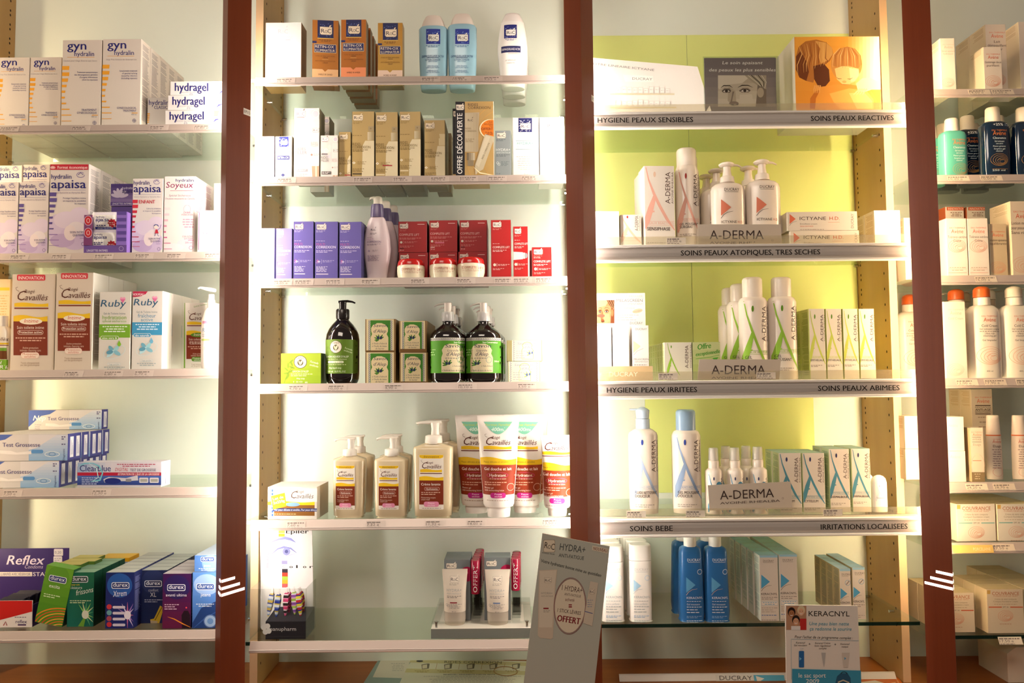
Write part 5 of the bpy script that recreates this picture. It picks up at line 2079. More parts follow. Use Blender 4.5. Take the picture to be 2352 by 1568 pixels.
def d_red(x0, x1, yt, cut=False, pinkbar=0):
    def f(p):
        X = lambda a: x0 + a * (x1 - x0) / 66.0
        Yy = lambda a: yt + a
        roc(p, X(3.5), Yy(5.5), X(23), Yy(16.5), plate='#dccabc')
        p.r(X(44), Yy(6), X(60), Yy(7.2), '#e0b8b0')
        p.g(X(4), X(22), Yy(19.5), 2, 2.3, '#c06a62', .8)
        if cut:
            return
        p.t('COMPLETE LIFT', X(3), Yy(33), 5, '#d8a8a0', w=45 * (x1 - x0) / 66)
        p.g(X(3), X(54), Yy(38.5), 2, 2.6, '#c8807a', 1)
        p.e(X(7), Yy(48), 2.8, 2.8, '#cfc4b4', 12)
        p.r(X(11.5), Yy(44), X(12), Yy(52), '#c8807a')
        p.g(X(14), X(44), Yy(47), 2, 2.4, '#c8807a', .9)
        if pinkbar:
            p.r(X(14), Yy(50.5), X(35), Yy(52.5), '#d0708a')
        p.g(X(4), X(36), Yy(57), 2, 2.6, '#c8807a', .9)
        p.r(X(3.5), Yy(61), X(13), Yy(62.6), '#d8b8b0' if pinkbar else '#4a1014')
        p.t('50 ml', X(3.5), Yy(67.5), 3, '#d8a8a0')
    return f


for i, (x0, x1, yb, yt, nm) in enumerate(((916, 983, 580, 508.5, 'left'), (984.5, 1051, 579, 506, 'middle'), (1052.5, 1119.5, 578, 505.5, 'right'))):
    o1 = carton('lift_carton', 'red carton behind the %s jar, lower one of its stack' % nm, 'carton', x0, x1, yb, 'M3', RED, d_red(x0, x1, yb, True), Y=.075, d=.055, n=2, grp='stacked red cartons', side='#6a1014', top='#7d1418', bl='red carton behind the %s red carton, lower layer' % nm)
    q0, q1 = (914.5, 985.5, 1055)[i], (981, 1051, 1119)[i]
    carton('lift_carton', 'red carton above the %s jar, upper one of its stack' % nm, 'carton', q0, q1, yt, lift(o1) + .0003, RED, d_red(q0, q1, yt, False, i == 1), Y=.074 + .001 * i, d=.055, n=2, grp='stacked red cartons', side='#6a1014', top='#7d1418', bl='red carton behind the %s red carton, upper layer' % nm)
for i, (cx, yt, nm) in enumerate(((944, 597, 'leftmost of the three'), (1018, 595, 'middle of the three'), (1082, 593, 'rightmost of the three'))):
    b = Bottle('cream_jar', 'round cream jar with a domed red lid, ' + nm, 'jar', cx, 620, 'M3', .036, 'red lidded cream jars')

    def d_jar(p, cx=cx, yt=yt):
        p.t('COMPLETE LIFT', cx + 5, yt + 28, 5, '#a8443a', w=48, al='c')
        p.g(cx - 18, cx + 26, yt + 31.5, 2, 2.4, '#c0927e', .8, 'c')
    b.part('jar_body', [(None, 27), (yt + 40, 30), (yt + 34, 31.5), (yt + 22, 32), (yt + 16, 31.5), (yt + 14.5, 30)], mat('#e2d3b8', .2, .5), des=d_jar)
    b.part('jar_lid', [(yt + 14.5, 31), (yt + 10, 30.8), (yt + 5, 29.5), (yt + 1.5, 27), (yt, 22)], mat('#b01c1a', .18, .5))


def d_redt(x0, x1, yt, kind):
    def f(p):
        w = x1 - x0
        X = lambda a: x0 + a * w / 48.0
        Yy = lambda a: yt + a
        roc(p, X(4.5), Yy(5), X(26 if kind else 25), Yy(17), c='#3a2a30', plate='#e4d6cc')
        p.g(X(4.5), X(25), Yy(20.5), 2, 2.2, '#d88a80', .9)
        if kind == 0:
            y = 65
        elif kind == 1:
            y = 42
        else:
            y = 35
        p.g(X(4.5), X(22), Yy(y - 10), 1, 2, '#e8c4bc', 1)
        p.t('COMPLETE LIFT', X(4.5), Yy(y), 4.6, '#f0dcd6', w=(40 if kind != 1 else 42) * w / 48, bold=.008)
        p.g(X(4.5), X(38), Yy(y + 5), 2, 2.6, '#e8c4bc', 1.1)
        if kind == 1:
            p.poly([(x0 + .5, Yy(58)), (X(31), Yy(59)), (X(31), Yy(75)), (x0 + .5, Yy(77))], '#d8c4c4')
            p.up()
            p.r(X(31), Yy(60), X(38), Yy(74), '#c8b4b4')
            p.e(X(41), Yy(67), 3.2, 6, '#8f9296', 12)
        yb = {0: 103, 1: 87, 2: 50}[kind]
        p.e(X(9), Yy(yb), 3.4, 3.4, '#d8c8b8', 12)
        p.r(X(14), Yy(yb - 4), X(14.7), Yy(yb + 4), '#e8c4bc')
        p.g(X(17), X(46), Yy(yb - .5), 2, 2.4, '#e8b8b0', .9)
        p.g(X(5), X(32), Yy(yb + 9), 2, 2.6, '#e8b8b0', .9)
    return f


carton('lift_carton', 'tall plain red carton right of the stacked red cartons', 'carton', 1127.5, 1174, 505, 'M3', '#b01c1c', d_redt(1127.5, 1174, 505, 0), Y=.03, d=.045, n=2, grp='tall red cartons', side='#7d1014', rot=-1, bl='tall red carton directly behind the plain tall one')
carton('lift_carton', 'slim red carton with a roll-on picture', 'carton', 1178.5, 1213.5, 520, 'M3', '#b41c1c', d_redt(1178.5, 1213.5, 520, 1), Y=.03, d=.035, side='#d8a8a0')
carton('lift_carton', 'shortest red carton, right end of the red row', 'carton', 1221.5, 1268, 567.5, 'M3', '#b81e1e', d_redt(1221.5, 1268, 567.5, 2), Y=.025, d=.04, n=2, dx=-.004, grp='short red cartons', side='#d8a8a0', bl='short red carton tucked directly behind the shortest red one')

# fourth shelf: soaps
LIME = '#9bb52e'


def laino(p, cx, cy, r):
    p.e(cx, cy, r, r, '#5a4a30', 24)
    p.up()
    p.e(cx, cy, r * .92, r * .92, '#ece4d2', 24)
    p.up()
    p.e(cx, cy + r * .1, r * .46, r * .46, '#6a6040', 18)
    p.up()
    p.e(cx + r * .12, cy + r * .1, r * .16, r * .42, '#e6dcc0', 12, rot=.5)
    p.e(cx - r * .14, cy + r * .1, r * .12, r * .36, '#d8cfa8', 12, rot=-.4)
    p.t('LAINO', cx, cy - r * .45, r * .32, '#7a5a40', w=r * 1.1, al='c')


def d_lsoap(p):
    p.grad(645, 812, 737, 879, '#b4c83c', '#9db82a', 4)
    p.up()
    for i in range(9):
        a = math.radians(-100 + 24 * i)
        x, y = 662 - 3 + i * 1.2, 868 - 4.5 * i
        p.e(x + 6 * math.cos(a) * (1 if i % 2 else -1), y - 2, 7, 2, '#7d962a', 10, rot=a + (0 if i % 2 else .8))
    p.s([(653, 879), (660, 858), (672, 842)], .9, '#6a822a')
    laino(p, 690, 831, 15)
    p.t('Formule', 712, 832, 5, '#f2f2dc', w=19, rot=-14, bold=.012, sh=.2)
    p.t('améliorée', 711, 839, 4.6, '#f2f2dc', w=20, rot=-14, bold=.008, sh=.2)
    p.t("SAVON D'ALEP", 672, 855, 4.4, '#f2f2dc', w=37, bold=.012)
    p.g(668, 720, 859.5, 2, 4, '#e6eac0', 1.6)
    p.t('Alep soap', 681, 870.5, 3.6, '#f2f2dc', w=19, bold=.01)
    p.t('150 g', 674, 878.4, 3.4, '#eef0d0', w=33)


carton('soap_box', 'lime green soap box, left of the black pump bottle', 'box', 645, 738, 811, 'M4', LIME, d_lsoap, Y=.02, d=.055, side='#4f6a26', grp='lime soap boxes')
DARK = mat('#140c0b', .08, .6, 0, .6)


def d_lb(p):
    p.r(750.5, 781, 824, 858, '#5f7a26')
    p.up()
    p.grad(756, 781.3, 818, 857.7, '#71902c', '#5c7a22', 5, False)
    p.up()
    laino(p, 780, 798, 14.5)
    p.t('SAVON LIQUIDE D\'ALEP', 754, 822, 4.2, '#eaeed0', w=54, bold=.012)
    p.t('Peaux désséchées, atopiques', 757, 827, 3.2, '#dde6b4', w=47)
    p.rr(760, 829.5, 798, 834.5, 2.4, '#e6eacc')
    p.up()
    p.t('Corps, visage et mains', 763, 833.3, 2.8, '#5f7a26', w=32)
    p.g(756, 804, 838.5, 1, 3, '#cfdc9c', 1.4)
    p.t('Alep liquid soap', 763, 847, 3.8, '#eaeed0', w=30, bold=.008)
    p.t('500 ml  16.9 FL.OZ', 759, 855, 3.6, '#eaeed0', w=43)
    p.t('Formule', 800, 802, 4, '#dfe8b8', w=15, rot=-18)
    p.t('améliorée', 798, 807, 3.6, '#dfe8b8', w=17, rot=-18)


b = Bottle('soap_pump_bottle', 'black rounded pump bottle with olive green label, beside the lime soap box', 'bottle', 787, 810, 'M4', .055)
b.part('bottle_body', [(None, 32), (876, 35), (870, 37), (858, 38), (781, 38.2), (768, 36.5), (756, 31.5), (746, 24.5), (738, 17), (734, 13.5), (731, 13)], DARK, des=d_lb, seg=56)
BLK = mat('#1c1514', .25, .5)
b.part('pump_collar', [(733, 14.5), (729, 15.2), (713, 15.2), (710, 13.5)], BLK)
b.part('pump_stem', [(710, 8), (694, 8.4)], BLK)
b.bar('pump_nozzle', [(778, 693.5), (787, 692.5), (798, 691.5), (809, 693), (816, 696)], [4, 4.2, 3.6, 2.8, 2.2], BLK, flat=.8)


def d_alep(x0, x1, yt):
    def f(p):
        w = x1 - x0
        k = w / 68.0
        X = lambda a: x0 + a * k
        Yy = lambda a: yt + a * k
        p.r(x0, yt + .3, x1, Yy(77), '#dac69a')
        p.r(X(5), Yy(3), X(64), Yy(77), '#3d7a24')
        for sx in (5, 59):
            p.r(X(sx), Yy(3), X(sx + 5), Yy(77), '#c9c3b0')
            p.hold(True)
            for i in range(15):
                p.ring(X(sx + 2.5), Yy(5.5 + 5 * i), 1.7 * k, 1.9 * k, .9 * k, '#2a3050', 8, 0, 300)
            p.hold(False)
        p.poly([(X(11), Yy(77)), (X(11), Yy(45)), (X(14), Yy(37)), (X(12), Yy(30)), (X(12), Yy(22)), (X(17), Yy(14)), (X(27), Yy(10)), (X(37), Yy(10)), (X(47), Yy(14)), (X(53), Yy(22)), (X(53), Yy(30)), (X(50), Yy(37)), (X(54), Yy(45)), (X(54), Yy(77))], '#dac69a')
        p.up()
        p.t('Savon', X(17), Yy(19.5), 7.6 * k, '#2a2a48', w=34 * k, sh=.25)
        p.t("d'Alep", X(17), Yy(33.5), 8 * k, '#2a2a48', w=31 * k, sh=.25)
        for a, l in ((-160, 13), (-130, 13), (-100, 12), (-55, 14), (-30, 12), (170, 12), (150, 10)):
            t = math.radians(a)
            p.e(X(32) + l * .55 * k * math.cos(t), Yy(50) + l * .55 * k * math.sin(t), l * .5 * k, 1.8 * k, '#4a7a2a', 10, rot=t)
        p.up()
        p.e(X(29), Yy(46), 2.8 * k, 4 * k, '#23284e', 12)
        p.e(X(36), Yy(46), 2.8 * k, 4 * k, '#23284e', 12)
        p.t("à l'huile d'olive &", X(14), Yy(62), 4 * k, '#3a3a50', w=36 * k, sh=.2)
        p.t("à l'huile de baies", X(14), Yy(68.5), 4 * k, '#3a3a50', w=36 * k, sh=.2)
        p.t('de laurier', X(22), Yy(74.5), 4 * k, '#3a3a50', w=22 * k, sh=.2)
    return f


for i, (x0, x1, yt, xb0, xb1, yb, nm) in enumerate(((838.5, 909, 732.5, 838.5, 909, 808.5, 'left'), (916.5, 980.5, 736.5, 917.5, 983, 809.5, 'right'))):
    o1 = carton('soap_cube', 'green wrapped brown soap cube, bottom of the %s stack' % nm, 'soap', xb0, xb1, yb, 'M4', '#7d5a2c', d_alep(xb0 + 3, xb1 - 4, yb), Y=.025, d=.06, n=3, grp='stacked soap cubes', side='#8a6a38', bl='green wrapped soap cube, {o} in the bottom layer of the %s stack' % nm)
    carton('soap_cube', 'green wrapped brown soap cube, top of the %s stack' % nm, 'soap', x0, x1, yt, lift(o1) + .0003, '#7d5a2c', d_alep(x0 + 3, x1 - 4, yt), Y=.026, d=.06, n=3, grp='stacked soap cubes', side='#8a6a38', rot=(1.5, -1)[i], bl='green wrapped soap cube, {o} in the top layer of the %s stack' % nm)

PUMPC = mat('#cabfb4', .2, .5)


def d_lsav(cx, sx):
    def f(p):
        p.r(cx - 41, 777, cx + 41, 783.5, '#c8c4b4')
        p.hold(True)
        for i in range(20):
            p.ring(cx - 38 + 4 * i, 780, 1.5, 2, .9, '#23284a', 8, 0, 300)
        p.hold(False)
        p.r(cx - 41, 784, cx + 41, 857, '#4f8f24')
        p.up()
        a = cx + sx
        p.poly([(a - 25, 855), (a - 25, 822), (a - 22, 813), (a - 24, 805), (a - 18, 795), (a - 8, 791), (a + 8, 791), (a + 18, 795), (a + 24, 805), (a + 22, 813), (a + 26, 822), (a + 26, 855)], '#d8c8a2')
        p.up()
        p.t('Savon', a - 17, 799.5, 8, '#23284a', w=38, sh=.25)
        p.t('Liquide', a - 11, 808, 4.4, '#3a3a50', w=24, sh=.2)
        p.t("d'Alep", a - 14, 818, 8, '#23284a', w=29, sh=.25)
        p.g(a - 16, a + 14, 824, 1, 3, '#5a5a60', 1.4)
        for t, l in ((-160, 13), (-130, 13), (-100, 12), (-55, 14), (-30, 12), (170, 12)):
            t = math.radians(t)
            p.e(a - 11 + l * .5 * math.cos(t), 838 + l * .5 * math.sin(t), l * .5, 1.7, '#4a7a2a', 10, rot=t)
        p.e(a - 13, 835, 2.4, 3.4, '#23284e', 10)
        p.e(a - 7, 835, 2.4, 3.4, '#23284e', 10)
        p.ring(a + 17, 827, 6, 7, .9, '#6a8a8a', 14)
        p.t("à l'huile d'olive &", a, 842.5, 3.4, '#3a3a50', w=25, sh=.2)
        p.t("à l'huile de baies de laurier", a - 24, 852.5, 3.6, '#3a3a50', w=48, sh=.2)
        p.t('Sans Conservateur', a + 3, 789.5, 3.8, '#e6efd4', w=34, bold=.012)
        p.t('500ml', a + 29, 832, 3.6, '#e6efd4', w=10)
        p.g(cx - 39, cx - 26, 805, 3, 5.6, '#b6d890', 1.8)
    return f


for i, (cx, sx, nm) in enumerate(((1029, 13, 'left'), (1111, -4, 'right'))):
    b = Bottle('soap_pump_bottle', 'dark brown pump bottle with bright green label, %s of the pair' % nm, 'bottle', cx, 810, 'M4', .042, 'dark brown pump bottles')
    b.part('bottle_body', [(None, 37), (876, 40), (868, 41), (775, 41.2), (768, 39.5), (760, 33), (752, 22.5), (746, 14), (743, 12), (737, 12)], DARK, dr=.84, des=d_lsav(cx, sx), seg=56)
    b.part('pump_collar', [(738, 15.5), (733, 15.5), (718, 14), (716, 12)], CLEARCAP)
    b.part('pump_core', [(737, 11.5), (722, 11.5), (720, 8)], mat('#8f8286', .4))
    b.part('pump_stem', [(719, 8), (700, 8.5), (696, 9)], PUMPC)
    b.bar('pump_nozzle', [(cx + 9, 698), (cx, 697), (cx - 14, 697.5), (cx - 25, 700), (cx - 32, 704)], [4, 4, 3.4, 2.8, 1.6], PUMPC, flat=.7)
    b.file(3, .0745, .004, 'dark brown pump bottle, {o} in the file behind the %s green labelled one' % nm)


def d_savt(x0, x1, yt):
    def f(p):
        w = x1 - x0
        k = w / 80.0
        X = lambda a: x0 + a * k
        Yy = lambda a: yt + a * k
        p.r(X(12), yt + .3, X(78), Yy(47), '#ece0c4')
        for sx in (14, 71):
            p.hold(True)
            for i in range(10):
                p.ring(X(sx + 2.4), Yy(3 + 4.6 * i), 1.6 * k, 1.8 * k, .8 * k, '#5a628a', 8, 0, 300)
            p.hold(False)
        q = [(34, 42), (34, 22), (37, 17), (35, 11), (39, 6), (46, 4), (53, 6), (57, 11), (55, 17), (59, 22), (59, 42)]
        p.s([(X(a), Yy(b)) for a, b in q], 1 * k, '#9ab84a', True)
        p.t('Savonnette', X(24), Yy(10), 5 * k, '#8a86a0', w=44 * k, sh=.2)
        p.t("d'Alep", X(39), Yy(18), 5 * k, '#8a86a0', w=24 * k, sh=.2)
        p.g(X(21), X(46), Yy(25), 4, 5 * k, '#b0a8a8', 1.4 * k)
        for t, l in ((-150, 10), (-110, 10), (-50, 12), (160, 9)):
            t = math.radians(t)
            p.e(X(53) + l * .5 * k * math.cos(t), Yy(31) + l * .5 * k * math.sin(t), l * .5 * k, 1.4 * k, '#a8c07a', 8, rot=t)
        p.e(X(51), Yy(29), 2.2 * k, 3 * k, '#6a74a8', 10)
        p.e(X(57), Yy(28), 2 * k, 2.8 * k, '#6a74a8', 10)
    return f


o1 = carton('soap_bar', 'cream wrapped soap bar with olive twig, lower of the two', 'soap', 1166, 1241.5, 829.5, 'M4', '#cbbf98', d_savt(1156, 1241, 829.5), Y=.03, d=.05, n=2, grp='cream soap bars', side='#d8cca0', bl='cream wrapped soap bar behind the lower one')
carton('soap_bar', 'cream wrapped soap bar with olive twig, upper of the two, set askew', 'soap', 1163.5, 1246, 781, lift(o1) + .0003, '#b0a472', d_savt(1163.5, 1246, 781), Y=.03, d=.05, n=2, grp='cream soap bars', rot=0, side='#a89a68', bl='cream wrapped soap bar behind the upper one')

# fifth shelf
def d_lot(p):
    p.r(613.5, 1121, 729, 1152, '#efe9e2')
    wave(p, 613.5, 723, 1150, 1160, '#e8c61d')
    p.r(629, 1159.5, 723, 1184, '#8a5a22')
    p.up()
    cavailles(p, 664, 1144, 56, c='#6a5040', band=False)
    p.r(623, 1120, 628, 1187, '#b8c4d8')
    p.hold(True)
    for i in range(8):
        p.r(623.5, 1124 + 8 * i, 627.5, 1129 + 8 * i, '#3a5c9c')
    p.hold(False)
    p.e(672, 1158, 17, 4.6, '#7fa8d0', 18)
    p.r(626, 1167, 730, 1174, '#1f3070')
    p.up()
    p.t('Pour peaux délicates et sensibles...Pour peaux délicates', 629, 1172.5, 4.4, '#e6e6ee', w=100, sh=.2)
    p.g(630, 682, 1181, 1, 4, '#e0c088', 1.6)
    p.poly([(622, 1139), (654, 1131), (658, 1162), (627, 1170)], '#e6cf1e')
    p.up()
    p.t('Lot de', 627, 1149, 6, '#f6f2da', w=25, rot=13, bold=.02)
    p.t('2x250g', 628, 1158, 6, '#f6f2da', w=27, rot=13, bold=.02)


carton('soap_pack', 'wrapped twin soap pack with a yellow corner flash, left end of the cream bottle shelf', 'soap', 614, 729, 1118, 'M5', '#eae2d6', d_lot, Y=.012, d=.095, rot=-1.5, top='#efe8de', side='#d8cdb8')

CRM = mat('#d8c4a0', .18, .5, 0, .3)
CRW = mat('#eee4d6', .3, .5)


def d_crl(x0, x1, yt, yb, big=False):
    def f(p):
        w = x1 - x0
        X = lambda a: x0 + a * w / 46.0
        Yy = lambda a: yt + a * (yb - yt) / 100.0
        k = w / 46.0
        p.rr(x0, yt, x1, yb, 2, '#ece2d4')
        p.up()
        p.poly([(x0 + .5, yt + .5), (x1 - .5, yt + .5), (x1 - 1, Yy(5)), (X(40), Yy(7)), (X(6), Yy(7)), (x0 + 1, Yy(5))], '#e8bc1d')
        p.up()
        p.t('Innovation', X(23), Yy(5.6), 4 * k, '#6a4a1c', w=28 * k, al='c', sh=.2)
        cavailles(p, X(2.5), Yy(25), 39 * k, band=False)
        wave(p, X(2), X(43), Yy(26), Yy(32), '#e8bc1d')
        p.r(X(2), Yy(33.5), X(43), Yy(35), '#6a2a14')
        wave(p, x0 + .3, x1 - .3, Yy(39), Yy(47), '#e8bc1d')
        p.r(x0 + .3, Yy(47), x1 - .3, Yy(91), '#7a2c14')
        p.up()
        p.t('Crème lavante', X(4), Yy(56), 4.6 * k, '#f0e0d0', w=36 * k, bold=.01)
        p.rr(X(10), Yy(59), X(38), Yy(65.5), 2.5 * k, '#e0b8a8')
        p.up()
        p.rr(X(10.5), Yy(59.5), X(37.5), Yy(65), 2.2 * k, '#7a2c14')
        p.up()
        p.t('Hydratante', X(13), Yy(64), 3.4 * k, '#f0e0d0', w=22 * k, bold=.008)
        p.g(X(4), X(42), Yy(69.5), 2, 3.6 * k, '#d8b098', 1.4 * k)
        p.t('Moisturizing surgras', X(4), Yy(79.5), 2.8 * k, '#e0c0aa', w=27 * k)
        p.t('cream wash', X(4), Yy(83), 2.8 * k, '#e0c0aa', w=16 * k)
        p.rr(X(9), Yy(85.5), X(37), Yy(95), 3.4 * k, '#e08aa8')
        p.up()
        p.t('Peaux', X(23), Yy(89.6), 2.8 * k, '#f6e6e6', w=12 * k, al='c')
        p.t('sèches', X(23), Yy(93.6), 2.8 * k, '#f6e6e6', w=14 * k, al='c')
        p.g(X(6), X(42), Yy(98), 1, 2, '#8a6a54', 1)
    return f


def creambottle(lab, cx, hw, yt, yc, nz, lx0, lx1, ly0, ly1, n, dx, big=False):
    b = Bottle('cream_pump_bottle', lab, 'bottle', cx, 1120, 'M5', .05, 'cream pump bottles')
    k = hw / 37.0
    b.part('bottle_body', [(None, hw * .80, .6), (1186, hw * .88, .62), (1180, hw * .93, .62), (1150, hw * .96, .62), (yt + 20, hw, .62), (yt + 3, hw, .62), (yt - 1, hw * .97, .6), (yt - 6 * k, hw * .6, .6), (yt - 8 * k, hw * .45, .8), (yc - 2, hw * .40, 1.0)], CRM, n=4.5, dr=.62, des=d_crl(lx0, lx1, ly0, ly1, big), seg=56)
    b.part('pump_collar', [(yc - 1, hw * .435), (yc - 3, hw * .44), (yc - 15 * k, hw * .42), (yc - 17 * k, hw * .3)], CRW)
    b.part('pump_stem', [(yc - 16 * k, hw * .22), (yc - 28 * k, hw * .19), (yc - 40 * k, hw * .24)], CRW, dx=3 * k)
    yn = yc - 41 * k
    b.bar('pump_nozzle', [(cx + 14 * k, yn - 1), (cx + 4 * k, yn + 1), (cx - 12 * k, yn + .5), (cx - 24 * k, yn + 1), (cx - 33 * k, yn + 3), (nz, yn + 7)], [3.2 * k, 5 * k, 4.6 * k, 3.6 * k, 3 * k, 1.6 * k], CRW, flat=.75)
    b.file(n, .075, dx, lab + ' - {o} in line' if False else 'cream pump bottle, {o} in line behind the ' + lab.split(', ')[1])
    return b


creambottle('small cream pump bottle with brown and yellow label, left one', 803.5, 36.5, 1054, 1047, 771, 776, 820, 1066, 1166, 2, .006)
creambottle('small cream pump bottle with brown and yellow label, right one', 900.5, 38.5, 1054, 1047, 867, 873.5, 919.5, 1066, 1166, 2, -.002)
creambottle('large cream pump bottle with brown and yellow label, beside the squeeze tubes', 996.5, 45, 1026, 1019, 961, 966, 1021.5, 1041, 1165, 2, .012, True)


def d_tube(cx, big):
    def f(p):
        if big:
            p.poly([(cx - 34 + 2.2 * i, 968 + 28 * math.sin(math.pi * i / 30)) for i in range(31)] , '#7cc0a4')
            p.up()
            p.t('Format Familial', cx - 30, 977, 4.4, '#c8c840', w=56, sh=.25, bold=.01)
            p.t('400ml', cx - 17, 989, 8, '#eef4ea', w=30, sh=.2, bold=.012)
        y0 = 1020 if big else 1033
        cavailles(p, cx - 33, y0, 60, band=False)
        wave(p, cx - 34, cx + 30, y0 + 2, y0 + 10, '#e8bc1d')
        p.r(cx - 34, y0 + 12, cx + 30, y0 + 14, '#6a2a14')
        wave(p, cx - 46, cx + 46, y0 + 27, y0 + 46, '#e8bc1d')
        p.up()
        p.t('Peaux délicates et sensibles', cx - 33, y0 + 40, 3.8, '#7a5a1c', w=56)
        p.r(cx - 46, y0 + 45, cx + 46, y0 + (112 if big else 104), '#8a2f12')
        p.up()
        p.t('Gel douche et lait', cx - 32, y0 + 57, 6.4, '#f3e2d4', w=62, bold=.014)
        p.ring(cx - 2, y0 + 68, 24, 6.4, .9, '#c03a6a', 20)
        p.t('Hydratant', cx - 20, y0 + 71, 6, '#f3e2d4', w=37, bold=.016)
        p.g(cx - 20, cx + 20, y0 + 77, 1, 3, '#e0b8a0', 1.4)
        p.g(cx - 31, cx + 22, y0 + 85, 2, 5, '#dca88c', 1.8)
        p.t('Shower gel', cx - 31, y0 + 98, 3.6, '#ecd0bc', w=20)
        p.t('with moisturizing lotion', cx - 31, y0 + 103.5, 3.6, '#ecd0bc', w=44)
        p.ring(cx + 28, y0 + 95, 8, 8, 1.1, '#d8a890', 16)
        p.rr(cx - 18, y0 + 107, cx + 17, y0 + 119, 5, '#b8207c')
        p.up()
        p.t('Peaux', cx, y0 + 112, 3.4, '#f6dfea', w=16, al='c')
        p.t('sèches', cx, y0 + 117, 3.4, '#f6dfea', w=17, al='c')
        p.g(cx - 26, cx + 26, y0 + 125, 1, 3, '#a88a72', 1.2)
    return f


TW = mat('#ece2d8', .28, .5)


def sqtube(lab, cx, Y, yt, hwt, hwb, ycap, big=True, n=1, bl=None):
    b = Bottle('squeeze_tube', lab, 'tube', cx, 1060, 'M5', Y, 'cream and brown squeeze tubes')
    b.part('tube_body', [(ycap, hwb, .85), (ycap - 6, hwb + 3, .85), (ycap - 40, hwb + 5, .75), (1060, (hwt + hwb) / 2 + 2, .5), (yt + 30, hwt * .95, .22), (yt + 12, hwt * .985, .07), (yt + 10, hwt, .022), (yt, hwt, .022)], TW, n=2.0, des=d_tube(cx, big), seg=48)
    b.part('flip_cap', [(None, hwb - 7), (ycap + 1 + (1188 - ycap) * .3, hwb - 5.5), (ycap + .5, hwb - 5.5), (ycap, hwb - 6)], TW, n=2.2, dr=.85)
    return b


sqtube('squeeze tube with green 400ml flash, front one of the cluster', 1145, .032, 954, 48.5, 32, 1161)
sqtube('squeeze tube with green 400ml flash, left of the front one', 1094, .085, 953, 48, 31, 1158)
sqtube('squeeze tube with green 400ml flash, right of the front one', 1205, .085, 952, 48, 31, 1158)
sqtube('squeeze tube in the back row of the cluster, left', 1120, .150, 952, 47, 30, 1152)
sqtube('squeeze tube in the back row of the cluster, right', 1213, .150, 951, 47, 30, 1152)
sqtube('smaller squeeze tube against the middle post', 1279, .035, 999, 36.5, 27, 1164, False)

# lowest shelf: tweezer stand
SZ = zs('M6') + .0004
Y0 = .012
XA, XB = P(573, 1420, Y0)[0], P(703, 1420, Y0)[0]
cx = (XA + XB) / 2
hw = (XB - XA) / 2
ts = empty('tweezer_stand', (cx, Y0, SZ), 'clear acrylic tweezer stand with a white eyebrow card', 'display stand')
hbox = P(640, 1352, Y0)[1] - SZ
DP = .085
mb = MB()
t = .0015
mb.box(-hw, hw, 0, t, 0, hbox, ACRYL)
mb.box(-hw, -hw + t, t + .0002, DP, 0, hbox, ACRYL)
mb.box(hw - t, hw, t + .0002, DP, 0, hbox, ACRYL)
mb.build('acrylic_case', ts)


def uvs(Y):
    def f(px, py):
        a, b_ = P(px, py, Y)
        return a - cx, b_ - SZ
    return f


mb = MB()
fx0, fx1 = P(610, 1440, Y0 + .004)[0] - cx, hw - .002
fz0, fz1 = P(640, 1427, Y0 + .004)[1] - SZ, P(640, 1405, Y0 + .08)[1] - SZ + .012
FO = mat('#24202a', .75)
mb.prism([(.004, 0), (.08, 0), (.08, fz1), (.004, fz0)], 'x', fx0, fx1, FO)
q = Print(mb, uvs(Y0 + .004), lambda u, v, l: (u, .004 - EPS * l, v))
q.t('manupharm', 617, 1448, 8.5, '#e6dfe4', w=63)
for a in (70, 150, 250, 320):
    q.e(612 + 7 * math.cos(math.radians(a)), 1444 - 7 * math.sin(math.radians(a)), 6.4, 6.4, '#f0ecec', 14)
mb.build('foam_block', ts)
mb = MB()
cy = .083
ca, cb = P(600, 1260, Y0 + cy)[0] - cx, P(720, 1260, Y0 + cy)[0] - cx
ct = P(660, 1206, Y0 + cy)[1] - SZ
mb.prism([(ca, 0.0), (cb, 0.0), (cb, .08), (cb - .004, ct), (ca - .004, ct), (ca - .001, .12)], 'y', cy, cy + .0015, mat('#f0ecea', .5))
q = Print(mb, uvs(Y0 + cy), lambda u, v, l: (u, cy - EPS * l, v))
q.t('Epiler', 657, 1224.5, 9.5, '#1d1718', w=52, bold=.03)
q.r(640, 1214, 654, 1224, '#b4cc4a')
q.r(640, 1225, 654, 1232, '#e8dc2a')
q.s([(622, 1245), (640, 1238), (655, 1235), (668, 1238), (679, 1245)], [1, 4, 7, 6, 1], '#8a8cc8')
q.s([(624, 1272), (638, 1260), (652, 1256), (668, 1259), (681, 1269)], [1, 3, 5, 4, 1], '#8486c0')
q.s([(624, 1273), (640, 1276), (660, 1276), (681, 1270)], [.8, 1.6, 1.6, .6], '#a8a8d8')
q.e(658, 1266, 9, 9, '#8f92c8', 18)
q.up()
q.e(658, 1266, 4, 4, '#50528a', 12)
q.r(647, 1287, 660, 1295, '#a09cc8')
q.t('C', 649, 1304, 6.5, '#a8a4ac', bold=.02)
for i, s in enumerate('olor'):
    q.t(s, 665 + 15.5 * i, 1304, 6.8, '#1d1718', w=7.5 if s != 'l' else 3, bold=.03)
for i, c in enumerate(('#3a3440', '#d84a34', '#a8cc4a', '#e8b83a', '#d86a6a')):
    q.r(648, 1306 + 8.5 * i, 661, 1314.5 + 8.5 * i, c)
q.t('manupharm', 617, 1302, 8, '#a89aa8', w=66, rot=88)
q.r(620, 1215, 620.8, 1308, '#c0b8c0')
mb.build('eyebrow_card', ts)
